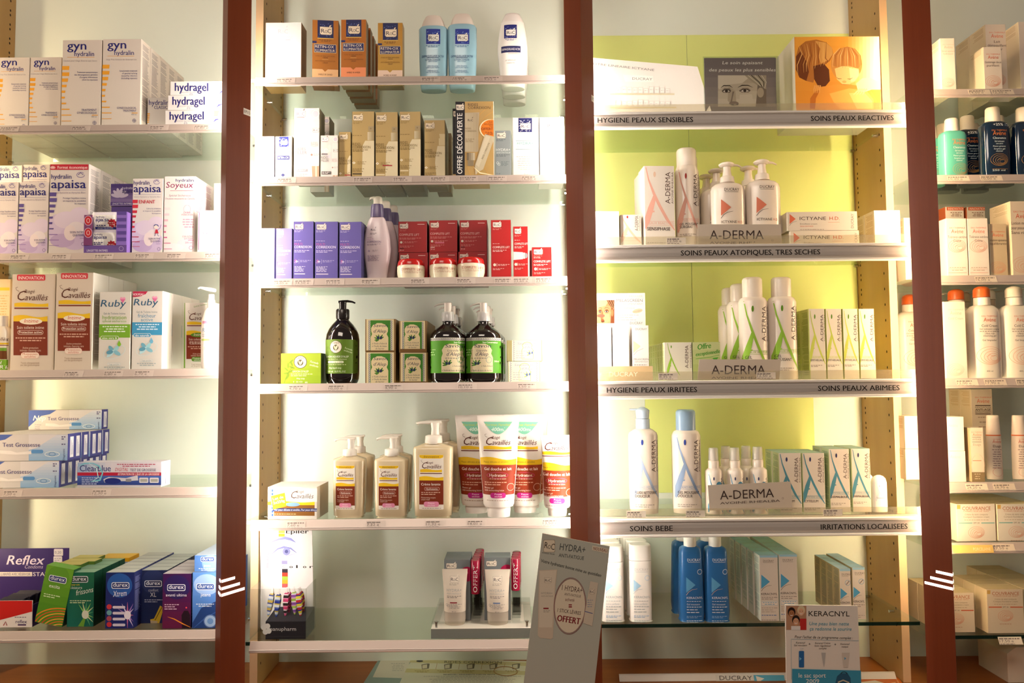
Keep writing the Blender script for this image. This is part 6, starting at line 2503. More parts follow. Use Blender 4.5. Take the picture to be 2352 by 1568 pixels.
TWC = [('#d8b85a', '#3a50a8', '#dfe2ea', '#8aa8d8'), ('#2a3a9c', '#c8b43a', '#dfe2ea', '#6a86c8'), ('#e0407a', '#f0d8e0', '#2a2024', '#e88ab0'), ('#e0407a', '#3a1a3a', '#d85a8a', '#8a3a5a'), ('#a8c84a', '#e6dfe6', '#8a4aa8', '#d8a8c8'), ('#c82a3a', '#2a2c8a', '#e8d83a', '#e6dfe6'), ('#c82a3a', '#2a2c6a', '#e8c83a', '#6a2a3a')]
for i, (px, py0, py1, yy) in enumerate(((617, 1349, 1414, .03), (635, 1352, 1413, .028), (656, 1348, 1410, .034), (664, 1350, 1407, .05), (678, 1347, 1403, .04), (691, 1350, 1408, .032), (697, 1347, 1402, .055))):
    Yw = Y0 + yy
    x, zt = P(px, py0, Yw)
    zb = SZ + fz0 + (fz1 - fz0) * (yy - .004) / .076 + .0006
    H = zt - zb
    root = empty('tweezers', (x, Yw, zb), '%s striped tweezers standing in the foam, %s from the left' % (('gold and blue', 'blue', 'bright pink', 'dark pink', 'green and violet', 'red and navy', 'dark red and yellow')[i], ('first', 'second', 'third', 'fourth', 'fifth', 'sixth', 'seventh')[i]), 'tweezers', 'tweezers in the acrylic stand', (0, math.radians(3 * (i - 3) * -1), 0))
    for s in (-1, 1):
        mb = MB()
        n = 22
        for j in range(n):
            t0, t1 = j / n, (j + .999) / n
            wd = lambda t: .0015 + .0045 * math.sin(math.pi * min(1, (1 - t) * .9 + .1)) if t < .8 else .0012 + .002 * (1 - t) * 4
            a0, a1 = wd(t0), wd(t1)
            y0_, y1_ = s * (.0012 + .003 * math.sin(math.pi * t0)), s * (.0012 + .003 * math.sin(math.pi * t1))
            c = TWC[i][(j * 7 + j // 3) % 4] if t0 < .8 else '#e8e2e0'
            mb.add([(-a0, y0_, H * t0), (a0, y0_, H * t0), (a1, y1_, H * t1), (-a1, y1_, H * t1), (-a0, y0_ + s * .001, H * t0), (a0, y0_ + s * .001, H * t0), (a1, y1_ + s * .001, H * t1), (-a1, y1_ + s * .001, H * t1)],
                   [[0, 1, 2, 3], [7, 6, 5, 4], [0, 3, 7, 4], [1, 5, 6, 2]], mat(c, .35, .5))
        mb.build('tweezer_arm', root)

# grey tray with clear fence, gift cartons, red sticks and tubes
TX0, TX1 = P(990, 1455, .010)[0], P(1222, 1455, .010)[0]
tcx = (TX0 + TX1) / 2
thw = (TX1 - TX0) / 2
THt = P(1100, 1443, .010)[1] - SZ
tray = empty('tester_tray', (tcx, .010, SZ), 'grey topped white tester tray with a clear fence, beside the grey easel card', 'display tray')
mb = MB()
mb.box(-thw, thw, 0, .2, 0, THt, mat('#e0d8cc', .45), mfront=mat('#7d8078', .5), mside=mat('#7d8078', .5))
mb.build('tray_base', tray)
mb = MB()
fz = THt + .010
for q0, q1, y0_, y1_ in ((-thw, thw, .002, .015), (-thw, P(1012, 1420, .05)[0] - tcx, .0152, .1448), (P(1203, 1420, .05)[0] - tcx, thw, .0152, .1448), (-thw, thw, .145, .2)):
    mb.box(q0, q1, y0_, y1_, fz, fz + .0015, ACRYL)
mb.build('clear_fence', tray)
for sx in (-.9, .9):
    mb = MB()
    mb.tube([(sx * thw, .008, THt), (sx * thw, .008, fz + .003)], .0028, CHROME, 10)
    mb.tube([(sx * thw, .008, fz + .0025), (sx * thw, .008, fz + .0042)], .0045, CHROME, 12)
    mb.build('fence_screw', tray)
TZ = SZ + THt


def d_gift(x0, x1, yt):
    def f(p):
        roc(p, x0 + 5, yt + 8, x0 + 29, yt + 20)
        p.e(x1 - 8, yt + 33, 17, 17, '#a81a48', 24)
        p.g(x0 + 6, x0 + 40, yt + 60, 3, 6, '#5a6264', 1.6)
        p.up()
        p.t('UTILE', x1 - 22, yt + 32, 4, '#e8c0cc', w=16, bold=.01)
    return f


for i, (x0, x1, yt, nm, n) in enumerate(((1020, 1081, 1285, 'left', 6), (1112, 1173, 1280, 'right', 4))):
    carton('gift_carton', 'grey carton with a crimson disc behind the %s tester tube' % nm, 'carton', x0, x1, yt, TZ + .0003, '#7c8284', d_gift(x0, x1, yt), Y=.066, d=.0125, n=n, grp='grey gift cartons', side='#6f7678', top='#8f9698', bl='grey carton, {o} in the %s file on the tester tray' % nm)
STK = mat('#9c1438', .22, .5)
for i, (px, yt, yb, nm, n) in enumerate(((1092, 1285, 1362, 'left', 6), (1184, 1281, 1354, 'right', 4))):
    # clear holder column with the stick on top
    Yk = .064
    X_, z1 = P(px, yb, Yk)
    b = Bottle('lip_stick', 'crimson lip stick tube with white lettering, front of the %s file' % nm, 'stick', px, 1330, TZ + .0003, Yk, 'crimson lip sticks')

    def d_stk(p, px=px, yt=yt, yb=yb):
        p.t('OFFERT', px + 4.5, yb - 5, 9, '#f0e0e4', w=(yb - yt) * .80, rot=90, bold=.02)
    b.part('stick_body', [(yb, 9.5), (yb - 1, 10), (yt + 2, 10), (yt, 9)], STK, des=d_stk)
    b.part('clear_carton', [(None, 10), (yb + .5, 10)], ACRYL, n=6, dr=.7)
    b.file(n, .0137 * 1.6, 0.0012, 'crimson lip stick tube, {o} in the %s file' % nm)


def d_tt(cx, yt, bar):
    def f(p):
        roc(p, cx - 11, yt + 15, cx + 10, yt + 29, c='#3a3438', plate='#e6dacb', rim='#a89c8c')
        p.g(cx - 12, cx + 12, yt + 32, 2, 2.6, '#a89c90', 1)
        p.t('HYDRA+', cx - 18, yt + 48.5, 6, '#a8a8a6', w=34)
        p.t('ANTI-FATIGUE', cx - 18, yt + 54.5, 3.6, '#b0b0ae', w=33)
        p.g(cx - 17, cx + 16, yt + 59, 2, 3, '#7a7672', 1.2)
        p.r(cx - 10, yt + 71.5, cx + 6, yt + 74, bar)
        p.ring(cx - 17, yt + 78, 2.6, 2.6, .7, '#9a9692', 10)
        p.ring(cx - 14, yt + 80, 2.6, 2.6, .7, '#9a9692', 10)
        p.r(cx - 11, yt + 75, cx - 10.4, yt + 87, '#9a9692')
        p.g(cx - 9, cx + 17, yt + 77, 4, 2.8, '#8a8682', 1)
        p.t('40 ml', cx - 6, yt + 94, 3, '#7a7672')
    return f


TT = mat('#dccfbe', .3, .5)
for i, (cx, yt, bar, nm) in enumerate(((1045, 1306, '#8a1c2c', 'dark red bar, left on the tester tray'), (1143, 1307, '#5a7aa8', 'blue bar, right on the tester tray'))):
    b = Bottle('tester_tube', 'cream tester tube with a ' + nm, 'tube', cx, 1370, TZ + .0003, .047, 'cream tester tubes')
    b.part('tube_body', [(1401, 24, .75), (1396, 24.5, .75), (1360, 25, .6), (1325, 27.5, .2), (yt + 6, 28.5, .03), (yt, 28.8, .03)], TT, n=2.2, des=d_tt(cx, yt, bar))
    b.part('clear_cap', [(None, 22), (1420, 24), (1401.5, 24)], glassy('milky_cap', '#e8dccb', .06, .2, '#e0d4c4', .55), n=2.2, dr=.75)

for nm, s, px, py, S in (('ticket reading 25,76 at the left end of the top middle rail', '25,76 e', 634, 181, 'M1'), ('ticket reading 9,63 under the left blue bottle', '9,63 e', 967, 178, 'M1'),
                         ('ticket reading 10,35 under the right blue bottle', '10,35 e', 1038, 178, 'M1'), ('second ticket reading 9,63, beside the white bottle', '9,63 e', 1110, 177, 'M1'),
                         ('ticket reading 19,80 under the navy banded carton', '19,80 e', 636, 412, 'M2'), ('ticket reading 31,40 under the first tall gold carton', '31,40 e', 811, 408, 'M2'),
                         ('ticket reading 31,40 under the second tall gold carton', '31,40 e', 902, 408, 'M2'), ('ticket reading 36,75 under the shorter gold carton', '36,75 e', 988, 406, 'M2'),
                         ('ticket reading 31,40 under the black striped gift box', '31,40 e', 1054, 408, 'M2'), ('ticket reading 13,60 under the slim grey carton', '13,60 e', 1120, 406, 'M2'),
                         ('ticket reading 16,60 under the mint labelled carton', '16,60 e', 1197, 407, 'M2'),
                         ('ticket reading 24,85 under the short violet carton', '24,85 e', 627, 644, 'M3'), ('ticket reading 34,50 under the leftmost tall violet carton', '34,50 e', 676, 644, 'M3'),
                         ('ticket reading 31,15 under the middle violet carton', '31,15 e', 747, 643, 'M3'), ('ticket reading 9,32 under the lilac pump bottle', '9,32 e', 829, 643, 'M3'),
                         ('ticket reading 29,40 under the left jar', '29,40 e', 942, 643, 'M3'), ('ticket reading 29,50 under the right jar', '29,50 e', 1048, 641, 'M3'),
                         ('ticket reading 32,40 under the tall red carton', '32,40 e', 1135, 640, 'M3'), ('ticket reading 23,60 under the roll-on picture carton', '23,60 e', 1178, 641, 'M3'),
                         ('ticket reading 23,50 under the shortest red carton', '23,50 e', 1229, 640, 'M3'),
                         ('ticket reading 4,70 under the lime soap box', '4,70 e', 662, 885, 'M4'), ('ticket reading 10,10 under the black bottle', '10,10 e', 753, 885, 'M4'),
                         ('ticket reading 4,90 under the soap cubes', '4,90 e', 882, 884, 'M4'), ('ticket reading 10,10 under the dark brown bottles', '10,10 e', 1051, 883, 'M4'),
                         ('ticket reading 3,50 under the cream soap bars', '3,50 e', 1188, 882, 'M4'),
                         ('ticket reading 7,60 under the twin soap pack', '7,60 e', 658, 1197, 'M5'), ('ticket reading 7,32 between the small cream pump bottles', '7,32 e', 841, 1198, 'M5'),
                         ('ticket reading 11,32 under the large cream pump bottle', '11,32 e', 977, 1198, 'M5'), ('ticket reading 14,01 under the squeeze tubes', '14,01 e', 1073, 1199, 'M5'),
                         ('ticket reading 13,50 by the middle post', '13,50 e', 1245, 1198, 'M5')):
    tagcard(s, nm, px, py, S)
# ------------------------------------------------------------------ signed bay with green back
# curved paper sheet leaning on the top shelf
def sheet3(name, lab, cat, quad, c, des, Y0, Y1, S=None, bend=0.0, t=0.0006, stand=None, seg=10, zmin=None):
    """Stiff card: quad = photo pixels TL, TR, BR, BL; bottom at depth Y0, top at Y1; bend bows it backwards."""
    TL, TR, BR, BL = quad

    def pt(u, v):                               # u across, v down, in pixels by bilinear blend
        x = (TL[0] * (1 - u) + TR[0] * u) * (1 - v) + (BL[0] * (1 - u) + BR[0] * u) * v
        y = (TL[1] * (1 - u) + TR[1] * u) * (1 - v) + (BL[1] * (1 - u) + BR[1] * u) * v
        Y = Y1 + (Y0 - Y1) * v + bend * math.sin(math.pi * u)
        X, Z = P(x, y, Y)
        return Vector((X, Y, Z))
    org = (pt(0, 1) + pt(1, 1)) / 2
    if zmin is not None:
        org.z = zmin
    mb = MB()
    n = seg if bend else 1
    vs, fs = [], []
    for i in range(n + 1):
        for v in (0, 1):
            q = pt(i / n, v) - org
            if zmin is not None and v == 1:
                q.z = max(q.z, 0.0)
            vs += [tuple(q), (q.x, q.y + t, q.z)]
    for i in range(n):
        a, b_ = 4 * i, 4 * i + 4
        fs += [[a, a + 2, b_ + 2, b_], [a + 1, b_ + 1, b_ + 3, a + 3], [a, b_, b_ + 1, a + 1], [a + 2, a + 3, b_ + 3, b_ + 2]]
    fs += [[0, 1, 3, 2], [4 * n, 4 * n + 2, 4 * n + 3, 4 * n + 1]]
    mb.add(vs, fs, mat(c, .4, .3))
    if des:
        # invert the blend: pixel -> (u, v) by a few fixed-point steps
        def uv(px, py):
            u, v = .5, .5
            for _ in range(12):
                xl, xr = TL[0] * (1 - v) + BL[0] * v, TR[0] * (1 - v) + BR[0] * v
                u = (px - xl) / (xr - xl)
                u = max(0, min(1, u))
                yt, yb = TL[1] * (1 - u) + TR[1] * u, BL[1] * (1 - u) + BR[1] * u
                v = max(0, min(1, (py - yt) / (yb - yt)))
            return u, v
        nrm = (pt(1, 0) - pt(0, 0)).cross(pt(0, 1) - pt(0, 0)).normalized()
        if nrm.y > 0:
            nrm = -nrm
        if zmin is None:
            sf = lambda u, v, l: tuple(pt(u, v) - org + nrm * (EPS * l + .0001 + (.0009 if bend else 0)))
        else:
            b0, b1 = pt(0, 1), pt(1, 1)

            def sf(u, v, l):
                return tuple(pt(u, v) - org + nrm * (EPS * l + (.0007 if bend else .0001)))
        p = Print(mb, uv, sf, 8 if bend else None)
        des(p)
    o = mb.build(name, None, org)
    return tag(o, lab, cat)


def d_lin(p):
    p.t('VOTRE LINEAIRE ICTYANE', 1353, 148, 4.6, '#8a8480', w=150, rot=-6)
    p.poly([(1431, 172), (1499, 175), (1502, 189), (1436, 188)], '#f2ece4')
    p.t('DUCRAY', 1452, 183.5, 5.5, '#8a8480', w=46, rot=-2)
    for y, w in ((215, 148), (246, 152)):
        p.r(1401, y, 1401 + w, y + 3.4, '#dccfae')
        for i in range(11):
            h = 10 + 7 * ((math.sin(i * 5.1 + y) * 99) % 1)
            p.r(1403 + 12.5 * i, y - h, 1414 + 12.5 * i, y - .6, '#d8d0c8')
            p.r(1404 + 12.5 * i, y - h + .9, 1413 + 12.5 * i, y - 1, '#ece6de')
            p.g(1405 + 12.5 * i, 1412 + 12.5 * i, y - h * .5, 1, 2, '#b8aea6', .8)


gz = SH['G1'] + .0005
sheet3('planogram_sheet', 'curved white paper sheet printed with little shelves, top left of the green bay', 'paper sheet', ((1345, 131), (1602, 153), (1640, 278), (1350, 278)), '#ece4dc', d_lin, .022, .06, bend=.03, zmin=gz, seg=36)


def facepic(p, x0, y0, x1, y1, pal):
    """Printed close-up of a woman's face: pal = skin light, skin mid, skin dark, hair, dark."""
    W, H = x1 - x0, y1 - y0
    q = lambda pts: [(x0 + W * a, y0 + H * b) for a, b in pts]
    p.grad(x0, y0, x1, y1, pal[1], pal[0], 4)
    p.poly(q([(0, 0), (.7, 0), (.5, .25), (.2, .3), (.03, .45), (0, .4)]), pal[0])
    p.poly(q([(.55, .0), (1, 0), (1, .5), (.85, .35), (.7, .2)]), pal[3])
    for i in range(5):
        p.s(q([(.62 + .07 * i, 0), (.8 + .05 * i, .22), (.95, .45)]), W * .014, pal[4] if i % 2 else pal[0])
    p.poly(q([(.82, .3), (1, .45), (1, 1), (.78, 1), (.8, .7)]), pal[2])
    p.e(x0 + W * .88, y0 + H * .55, W * .07, H * .16, pal[1], 14)
    p.poly(q([(.22, .35), (.36, .5), (.38, .85), (.28, .95), (.2, .8)]), pal[1])
    p.poly(q([(.45, .62), (.7, .6), (.74, .9), (.55, 1), (.44, 1)]), pal[0])
    for ex, ey, k in ((.17, .50, .8), (.55, .49, 1.0)):
        p.poly(q([(ex - .12 * k, ey - .0), (ex - .04, ey - .085), (ex + .07, ey - .085), (ex + .13 * k, ey - .01), (ex + .08, ey + .06), (ex - .06, ey + .06)]), pal[2])
        p.s(q([(ex - .14 * k, ey - .10), (ex - .05, ey - .17), (ex + .07, ey - .17), (ex + .17 * k, ey - .10)]), [W * .006, W * .022, W * .018, W * .004], pal[4])
        p.poly(q([(ex - .085 * k, ey + .015), (ex - .03, ey - .03), (ex + .04, ey - .03), (ex + .09 * k, ey + .015), (ex + .03, ey + .04), (ex - .04, ey + .04)]), '#c9beb4')
        p.e(x0 + W * (ex + .005), y0 + H * (ey + .002), W * .034, H * .042, pal[4], 14)
        p.s(q([(ex - .10 * k, ey + .02), (ex - .03, ey - .04), (ex + .05, ey - .04), (ex + .11 * k, ey + .01)]), W * .014, pal[4])
    p.poly(q([(.30, .52), (.335, .52), (.30, .74), (.29, .86), (.255, .86), (.275, .74)]), pal[2])
    p.e(x0 + W * .33, y0 + H * .90, W * .10, H * .07, pal[2], 14)
    p.e(x0 + W * .30, y0 + H * .94, W * .025, H * .025, pal[4], 8)
    p.e(x0 + W * .40, y0 + H * .93, W * .025, H * .025, pal[4], 8)


def d_port(p):
    p.grad(1620, 133, 1782, 245, '#75686a', '#948682', 5)
    p.t('Le soin apaisant', 1659, 147.5, 7, '#efe8e2', w=92, sh=.2)
    p.t('des peaux les plus sensibles', 1628, 164, 7, '#efe8e2', w=153, sh=.2)
    facepic(p, 1649, 173, 1760, 245, ('#d4c4b4', '#b4a290', '#7d6c60', '#a89886', '#32261f'))


ph = P(1700, 130, .03)[1] - gz
hx0, hx1 = P(1619, 190, .03)[0], P(1791, 190, .03)[0]
hc = (hx0 + hx1) / 2
hd = empty('portrait_card', (hc, .03, gz), 'dark portrait card with two close-up eyes in a clear holder', 'display card')
mb = MB()
mb.box(hx0 - hc, P(1783, 190, .03)[0] - hc, .002, .004, 0, ph - .002, mat('#75686a', .4))
p_ = Print(mb, lambda a, b_: (P(a, b_, .032)[0] - hc, P(a, b_, .032)[1] - gz), lambda u, v, l: (u, .002 - EPS * l, max(.0005, v)))
d_port(p_)
mb.build('printed_card', hd)
mb = MB()
mb.box(hx0 - hc - .002, hx1 - hc, 0, .0015, 0, ph, ACRYL)
mb.box(hx0 - hc - .002, hx1 - hc, .0045, .006, 0, ph + .003, ACRYL)
mb.build('clear_holder', hd)


def d_baby(p):
    p.grad(1826, 84, 2023, 250, '#e2a03c', '#d68a2a', 8)
    p.hold(True)  # backdrop pales to the right, standing for lamp glare
    for i in range(10):
        t = i / 9.0
        p.r(1940 + 8.3 * i, 84, 1948.3 + 8.3 * i, 205, '#%02x%02x%02x' % (226 + int(26 * t), 160 + int(78 * t), 60 + int(145 * t)))
    p.hold(False)
    # shoulder and back
    p.poly([(1860, 250), (1861, 226), (1872, 210), (1892, 199), (1920, 194), (1950, 194), (1980, 198), (2002, 210), (2013, 228), (2016, 250)], '#dd9436')
    p.poly([(1905, 215), (1950, 203), (1990, 208), (2006, 228), (2008, 250), (1930, 250), (1915, 235)], '#e8aa50')
    p.poly([(1950, 214), (1985, 212), (2003, 232), (2004, 250), (1968, 250)], '#f0c070')
    p.poly([(1861, 226), (1872, 210), (1884, 206), (1874, 226), (1872, 250), (1860, 250)], '#b8681c')
    # mother's bowed head
    p.poly([(1828, 130), (1834, 108), (1850, 95), (1875, 91), (1897, 97), (1911, 110), (1914, 124), (1906, 140), (1890, 152), (1874, 166), (1868, 190), (1852, 186), (1836, 178), (1828, 160)], '#a8682a')
    p.poly([(1872, 94), (1897, 98), (1911, 110), (1913, 124), (1903, 138), (1885, 146), (1880, 130), (1884, 112)], '#d09a50')
    p.poly([(1828, 130), (1838, 118), (1852, 140), (1858, 165), (1852, 186), (1836, 178), (1828, 160)], '#6a3410')
    p.poly([(1868, 152), (1892, 146), (1904, 160), (1906, 186), (1896, 198), (1880, 200), (1870, 182)], '#5a2a0c')
    p.hold(True)
    for i in range(11):
        x = 1834 + 6.4 * i
        p.s([(x, 104 - 1.2 * min(i, 6)), (x + 8 - i, 124 + i), (x - 3 + i * .6, 150 - i), (x - 1, 172 - 2.4 * i)], [.6, 1.8, 1.6, .4], ('#d8a860', '#7a4418', '#c08a44')[i % 3])
    p.hold(False)
    # child's head with wisps of fair hair
    p.e(1944, 148, 36, 40, '#c98a40', 30)
    p.poly([(1912, 150), (1916, 126), (1928, 112), (1946, 107), (1964, 112), (1977, 128), (1979, 148), (1970, 158), (1948, 150), (1926, 156)], '#b87a38')
    p.poly([(1917, 158), (1934, 152), (1952, 153), (1972, 158), (1974, 172), (1966, 186), (1950, 194), (1934, 193), (1922, 182)], '#f0c27c')
    p.poly([(1950, 156), (1972, 160), (1972, 174), (1962, 187), (1954, 188)], '#f6d49c')
    p.hold(True)
    for i in range(12):
        x = 1914 + 5.4 * i
        p.s([(1944 + (x - 1944) * .5, 110), (x, 132 - abs(6 - i)), (x - 2 + .4 * i, 154 + 2 * (i % 3))], [.5, 1.6, .4], ('#e8c080', '#96581e', '#d8a458')[i % 3])
    p.hold(False)
    p.s([(1921, 178), (1926, 181), (1933, 181)], [.6, 1.4, .8], '#7a3e14')
    p.s([(1946, 181), (1952, 182), (1958, 179)], [.8, 1.4, .6], '#7a3e14')
    p.e(1939, 188, 5, 3, '#e2a45a', 12)
    p.s([(1930, 193), (1940, 195), (1950, 194)], [.6, 1.2, .6], '#c06a34')
    # hands and arm
    p.poly([(1966, 192), (1980, 180), (1996, 178), (2014, 186), (2022, 184), (2022, 206), (2002, 206), (1984, 212), (1970, 208)], '#f6d8a0')
    p.hold(True)
    for i in range(4):
        p.s([(1976 + 5 * i, 204), (1966 + 6 * i, 212), (1960 + 7 * i, 218)], [4, 3, 1.4], '#f2cc8a')
        p.s([(1872 + 4 * i, 196), (1869 + 4.4 * i, 206), (1870 + 4 * i, 214)], [3, 2.6, 1.4], '#e0a050')
    p.hold(False)


carton('photo_cube', 'square display cube with an orange photo of a woman and baby', 'display cube', 1826, 2023, 84, 'G1', '#e2a040', d_baby, Y=.02, d=.125, side='#d6cabc', top='#d8cfc4')

# second shelf: pink lettered
PINK, PLEAF = '#dfa796', '#b03a34'
IV = '#e9ddd0'
PLW = mat('#e8dacb', .22, .5)


def d_ad(x0, x1, yt, yb, c, leaf, names, vert=True, inked='#5a463c', k=1.0, nm_y=None):
    def f(p):
        w, h = x1 - x0, yb - yt
        aderma(p, x0 + w * .04, yt + h * .01, x0 + w * 1.0, yt + h * .86, c, leaf)
        if vert:
            p.t('A-DERMA', x0 + w * .84, yt + h * .50, w * .16 * k, inked, w=h * .43, rot=90)
            p.t('AVOINE RHEALBA', x0 + w * .94, yt + h * .50, w * .055 * k, inked, w=h * .43, rot=90)
        y = nm_y or yt + h * .76
        p.r(x0 + w * .08, y - w * .10, x0 + w * .97, y - w * .09, c)
        p.t(names[0], x0 + w * .10, y, w * .075, c, w=w * .84)
        p.r(x0 + w * .08, y + w * .03, x0 + w * .97, y + w * .04, c)
        for i, s in enumerate(names[1:]):
            p.t(s, x0 + w * .09, y + w * (.20 + .13 * i), w * .105, '#3a2f2a', w=min(w * .8, len(s) * w * .075), bold=.012)
        p.g(x0 + w * .09, x0 + w * .8, y + w * (.22 + .13 * len(names)), 2, w * .07, '#9a8c80', 1.4)
    return f


AW = '#eadfd2'
carton('cream_carton', 'glare-pale white carton at the left end of the pink lettered row', 'carton', 1366, 1423, 485, 'G2', '#f1eae4', lambda p: (p.t('A-DERMA', 1414, 543, 8, '#c9bfb8', w=52, rot=90), p.e(1381, 497, 1.6, 4, '#d8a0a0', 8)), Y=.02, d=.05, rot=3)  # lettering coloured as if washed out by the post lamp
carton('cream_carton', 'low white carton with a pale pink letter, beside the glare-pale one', 'carton', 1425, 1474, 493, 'G2', '#eee4d8', d_ad(1425, 1474, 490, 570, '#e0b49c', PLEAF, ('',)), Y=.03, d=.05)
co = carton('lotion_carton', 'tall white carton with a pale pink slanting letter A', 'carton', 1480, 1551, 381, 'G2', AW, d_ad(1480, 1551, 383, 552, PINK, '#d8b8a0', ('PEAUX REACTIVES', 'SENSIPHASE', ''), nm_y=515), Y=.02, d=.06, rot=3, n=2, grp='tall pink letter cartons', bl='tall white carton directly behind the pale pink letter A one')


def adbottle(lab, cx, hw, yt, ycap, S, Y, c, leaf, names, hc, grp=None, capm=None, n=1, dx=0, dy=.06, bl=None, dome=True, yb=None, nmy=None):
    b = Bottle('lotion_bottle', lab, 'bottle', cx, (yt + 560) / 2 if S == 'G2' else yt + 90, S, Y, grp)
    yb = yb or yt + 175
    b.part('bottle_body', [(None, hw - 1.5), (yb - 6, hw), (yt + 8, hw), (yt + 3, hw - 2), (yt - 2, hw * .86), (yt - 5, hc + .5)], PLW, n=2.2, dr=.8, des=d_ad(cx - hw * .92, cx + hw * .95, yt + 4, yb, c, leaf, names, nm_y=nmy), seg=44)
    b.part('bottle_cap', [(yt - 4.5, hc), (ycap + 7, hc), (ycap + 3, hc - 1.5), (ycap + .5, hc - 5), (ycap, hc - 9)], capm or PLW, n=2.2, dr=.85)
    if n > 1:
        b.file(n, dy, dx, bl)
    return b


adbottle('tall white flip-cap bottle with a pink letter A', 1578.5, 27.5, 388, 342, 'G2', .055, PINK, PLEAF, ('PEAUX SENSIBLES', 'GEL MOUSSANT', 'SURGRAS'), 22.5, 'pink lettered bottles', n=2, dx=.018, dy=.062, bl='tall white flip-cap bottle, {o} in line behind the pink letter A one', nmy=511)


def d_duc(cx, y0):
    def f(p):
        p.t('DUCRAY', cx, y0, 6.5, '#4f463c', w=34, al='c')
        p.r(cx - 16, y0 + 2, cx + 15, y0 + 2.7, '#4f463c')
        ducray_tri(p, cx - 24, y0 + 19, y0 + 56, '#d2785c', '#5a4e44')
        p.t('ICTYANE', cx - 23, y0 + 73, 5.6, '#3f362e', w=34)
        p.t('H.D.', cx + 14, y0 + 73, 5.6, '#c86a4a', w=12)
    return f


for i, (cx, ys, yh, n, nm) in enumerate(((1672, 426, 374, 3, 'left'), (1752.5, 420, 368, 2, 'right'))):
    b = Bottle('pump_bottle', 'white pump bottle with a coral triangle, %s of the pair' % nm, 'bottle', cx, 490, 'G2', .045, 'coral triangle pump bottles')
    b.part('bottle_body', [(None, 37), (ys + 60, 39.5), (ys + 14, 39.5), (ys + 5, 37), (ys - 1, 30), (ys - 4, 20), (ys - 6, 17)], PLW, n=2.3, dr=.62, des=d_duc(cx + 2, ys + 18), seg=44)
    b.part('pump_collar', [(ys - 5, 17), (ys - 18, 15.5), (ys - 20, 13)], PLW)
    b.part('pump_stem', [(ys - 19, 11), (ys - 34, 8.5), (yh + 8, 9)], PLW)
    b.part('pump_head', [(yh + 10, 12), (yh + 7, 17), (yh + 4, 18), (yh + 1, 14), (yh, 8)], PLW, dx=-1)
    b.bar('pump_nozzle', [(cx + 10, yh + 5), (cx + 22, yh + 6), (cx + 31, yh + 10)], [5, 3.6, 2], PLW, flat=.7)
    b.file(n, .052, -.011 if i == 0 else -.016, 'white pump bottle, {o} in line behind the %s coral triangle one' % nm)


def d_ict(dy, cx):
    def f(p):
        y = 486 + dy
        ducray_tri(p, cx + 8, y + 5, y + 28, '#d2694a', '#5a4e44')
        p.t('ICTYANE', cx + 31, y + 19, 7.5, '#4a3830', w=60)
        p.t('H.D.', cx + 99, y + 19, 7.5, '#c8562c', w=23)
        p.r(cx + 96, y + 24, cx + 122, y + 24.8, '#d89a80')
        p.t('Emollient cream', cx + 32, y + 29.5, 3.4, '#8a7a70', w=39)
        p.t('SKIN DRYNESS', cx + 32, y + 35, 3, '#d0694a', w=30)
        p.g(cx + 32, cx + 88, y + 41.5, 1, 3, '#a8988c', 1.2)
        p.t('DUCRAY', cx + 154, y + 38, 6, '#8a7a70', w=33, rot=90)
    return f


oi = carton('cream_carton', 'long white carton with a coral triangle, lower of the two', 'carton', 1815, 1974, 529.5, 'G2', '#e7dac9', d_ict(43.5, 1815), Y=.02, d=.034, n=2, grp='long coral triangle cartons', bl='long white carton behind the lower coral triangle one')
carton('cream_carton', 'long white carton with a coral triangle, upper of the two', 'carton', 1808, 1969, 486, lift(oi) + .0004, '#e9ddcd', d_ict(0, 1806), Y=.021, d=.034, n=3, dx=-.002, grp='long coral triangle cartons', rot=-1, bl='long white carton, {o} behind the upper coral triangle one')
carton('cream_carton', 'glare-pale white carton with a tan triangle, against the right brown post', 'carton', 2008, 2069, 483, 'G2', '#f3ece2', lambda p: (p.poly([(2014, 500), (2030, 515), (2014, 532)], '#efdcb8'), p.t('DUCRAY', 2024, 492, 5, '#e2d6c8', w=24), p.t('IKERIANE', 2014, 538, 4.5, '#d2c6b8', w=32)), Y=.02, d=.048, n=3, dx=.0, dy=.05, grp='glare-pale tan triangle cartons', lines=('#b89a6a', 'L', .1, .9), side='#e6d2a8', bl='white carton, {o} in the file behind the glare-pale tan triangle one')  # triangle and lettering paled to carry glare from the right post


def namecard(lab, q, S, Y):
    def f(p):
        (x0, y0), (x1, _), _, _ = q
        yy = (q[0][1] + q[1][1]) / 2
        r = -math.degrees(math.atan2(q[1][1] - q[0][1], x1 - x0))
        p.t('A-DERMA', x0 + 28, q[0][1] + 34 - (0 if r == 0 else 1), 20, '#3a2a26', w=124, rot=r)
        p.t('AVOINE RHEALBA', x0 + 28, q[0][1] + 45 - (0 if r == 0 else 1), 5.2, '#4a3832', w=138, rot=r)
        p.ring(x0 + 172, q[0][1] + 37 - (0 if r == 0 else 7), 2, 2, .5, '#4a3832', 10)
    zt = SH[S] + .0005
    return sheet3('name_card', lab, 'name card', q, '#c5b7a6', f, Y, Y + .004, zmin=zt, t=.0012)


namecard('tan lettered name card in front of the coral triangle pump bottles', ((1602, 515), (1793, 515), (1797, 566), (1604, 566)), 'G2', -.016)
namecard('tan lettered name card in front of the green lettered bottles', ((1606, 825), (1794, 825), (1790, 872), (1602, 872)), 'G3', -.016)
namecard('tan lettered name card, slightly tilted, in front of the small spray bottles', ((1626, 1114), (1816, 1105.5), (1820, 1168), (1630, 1172)), 'G4', -.016)

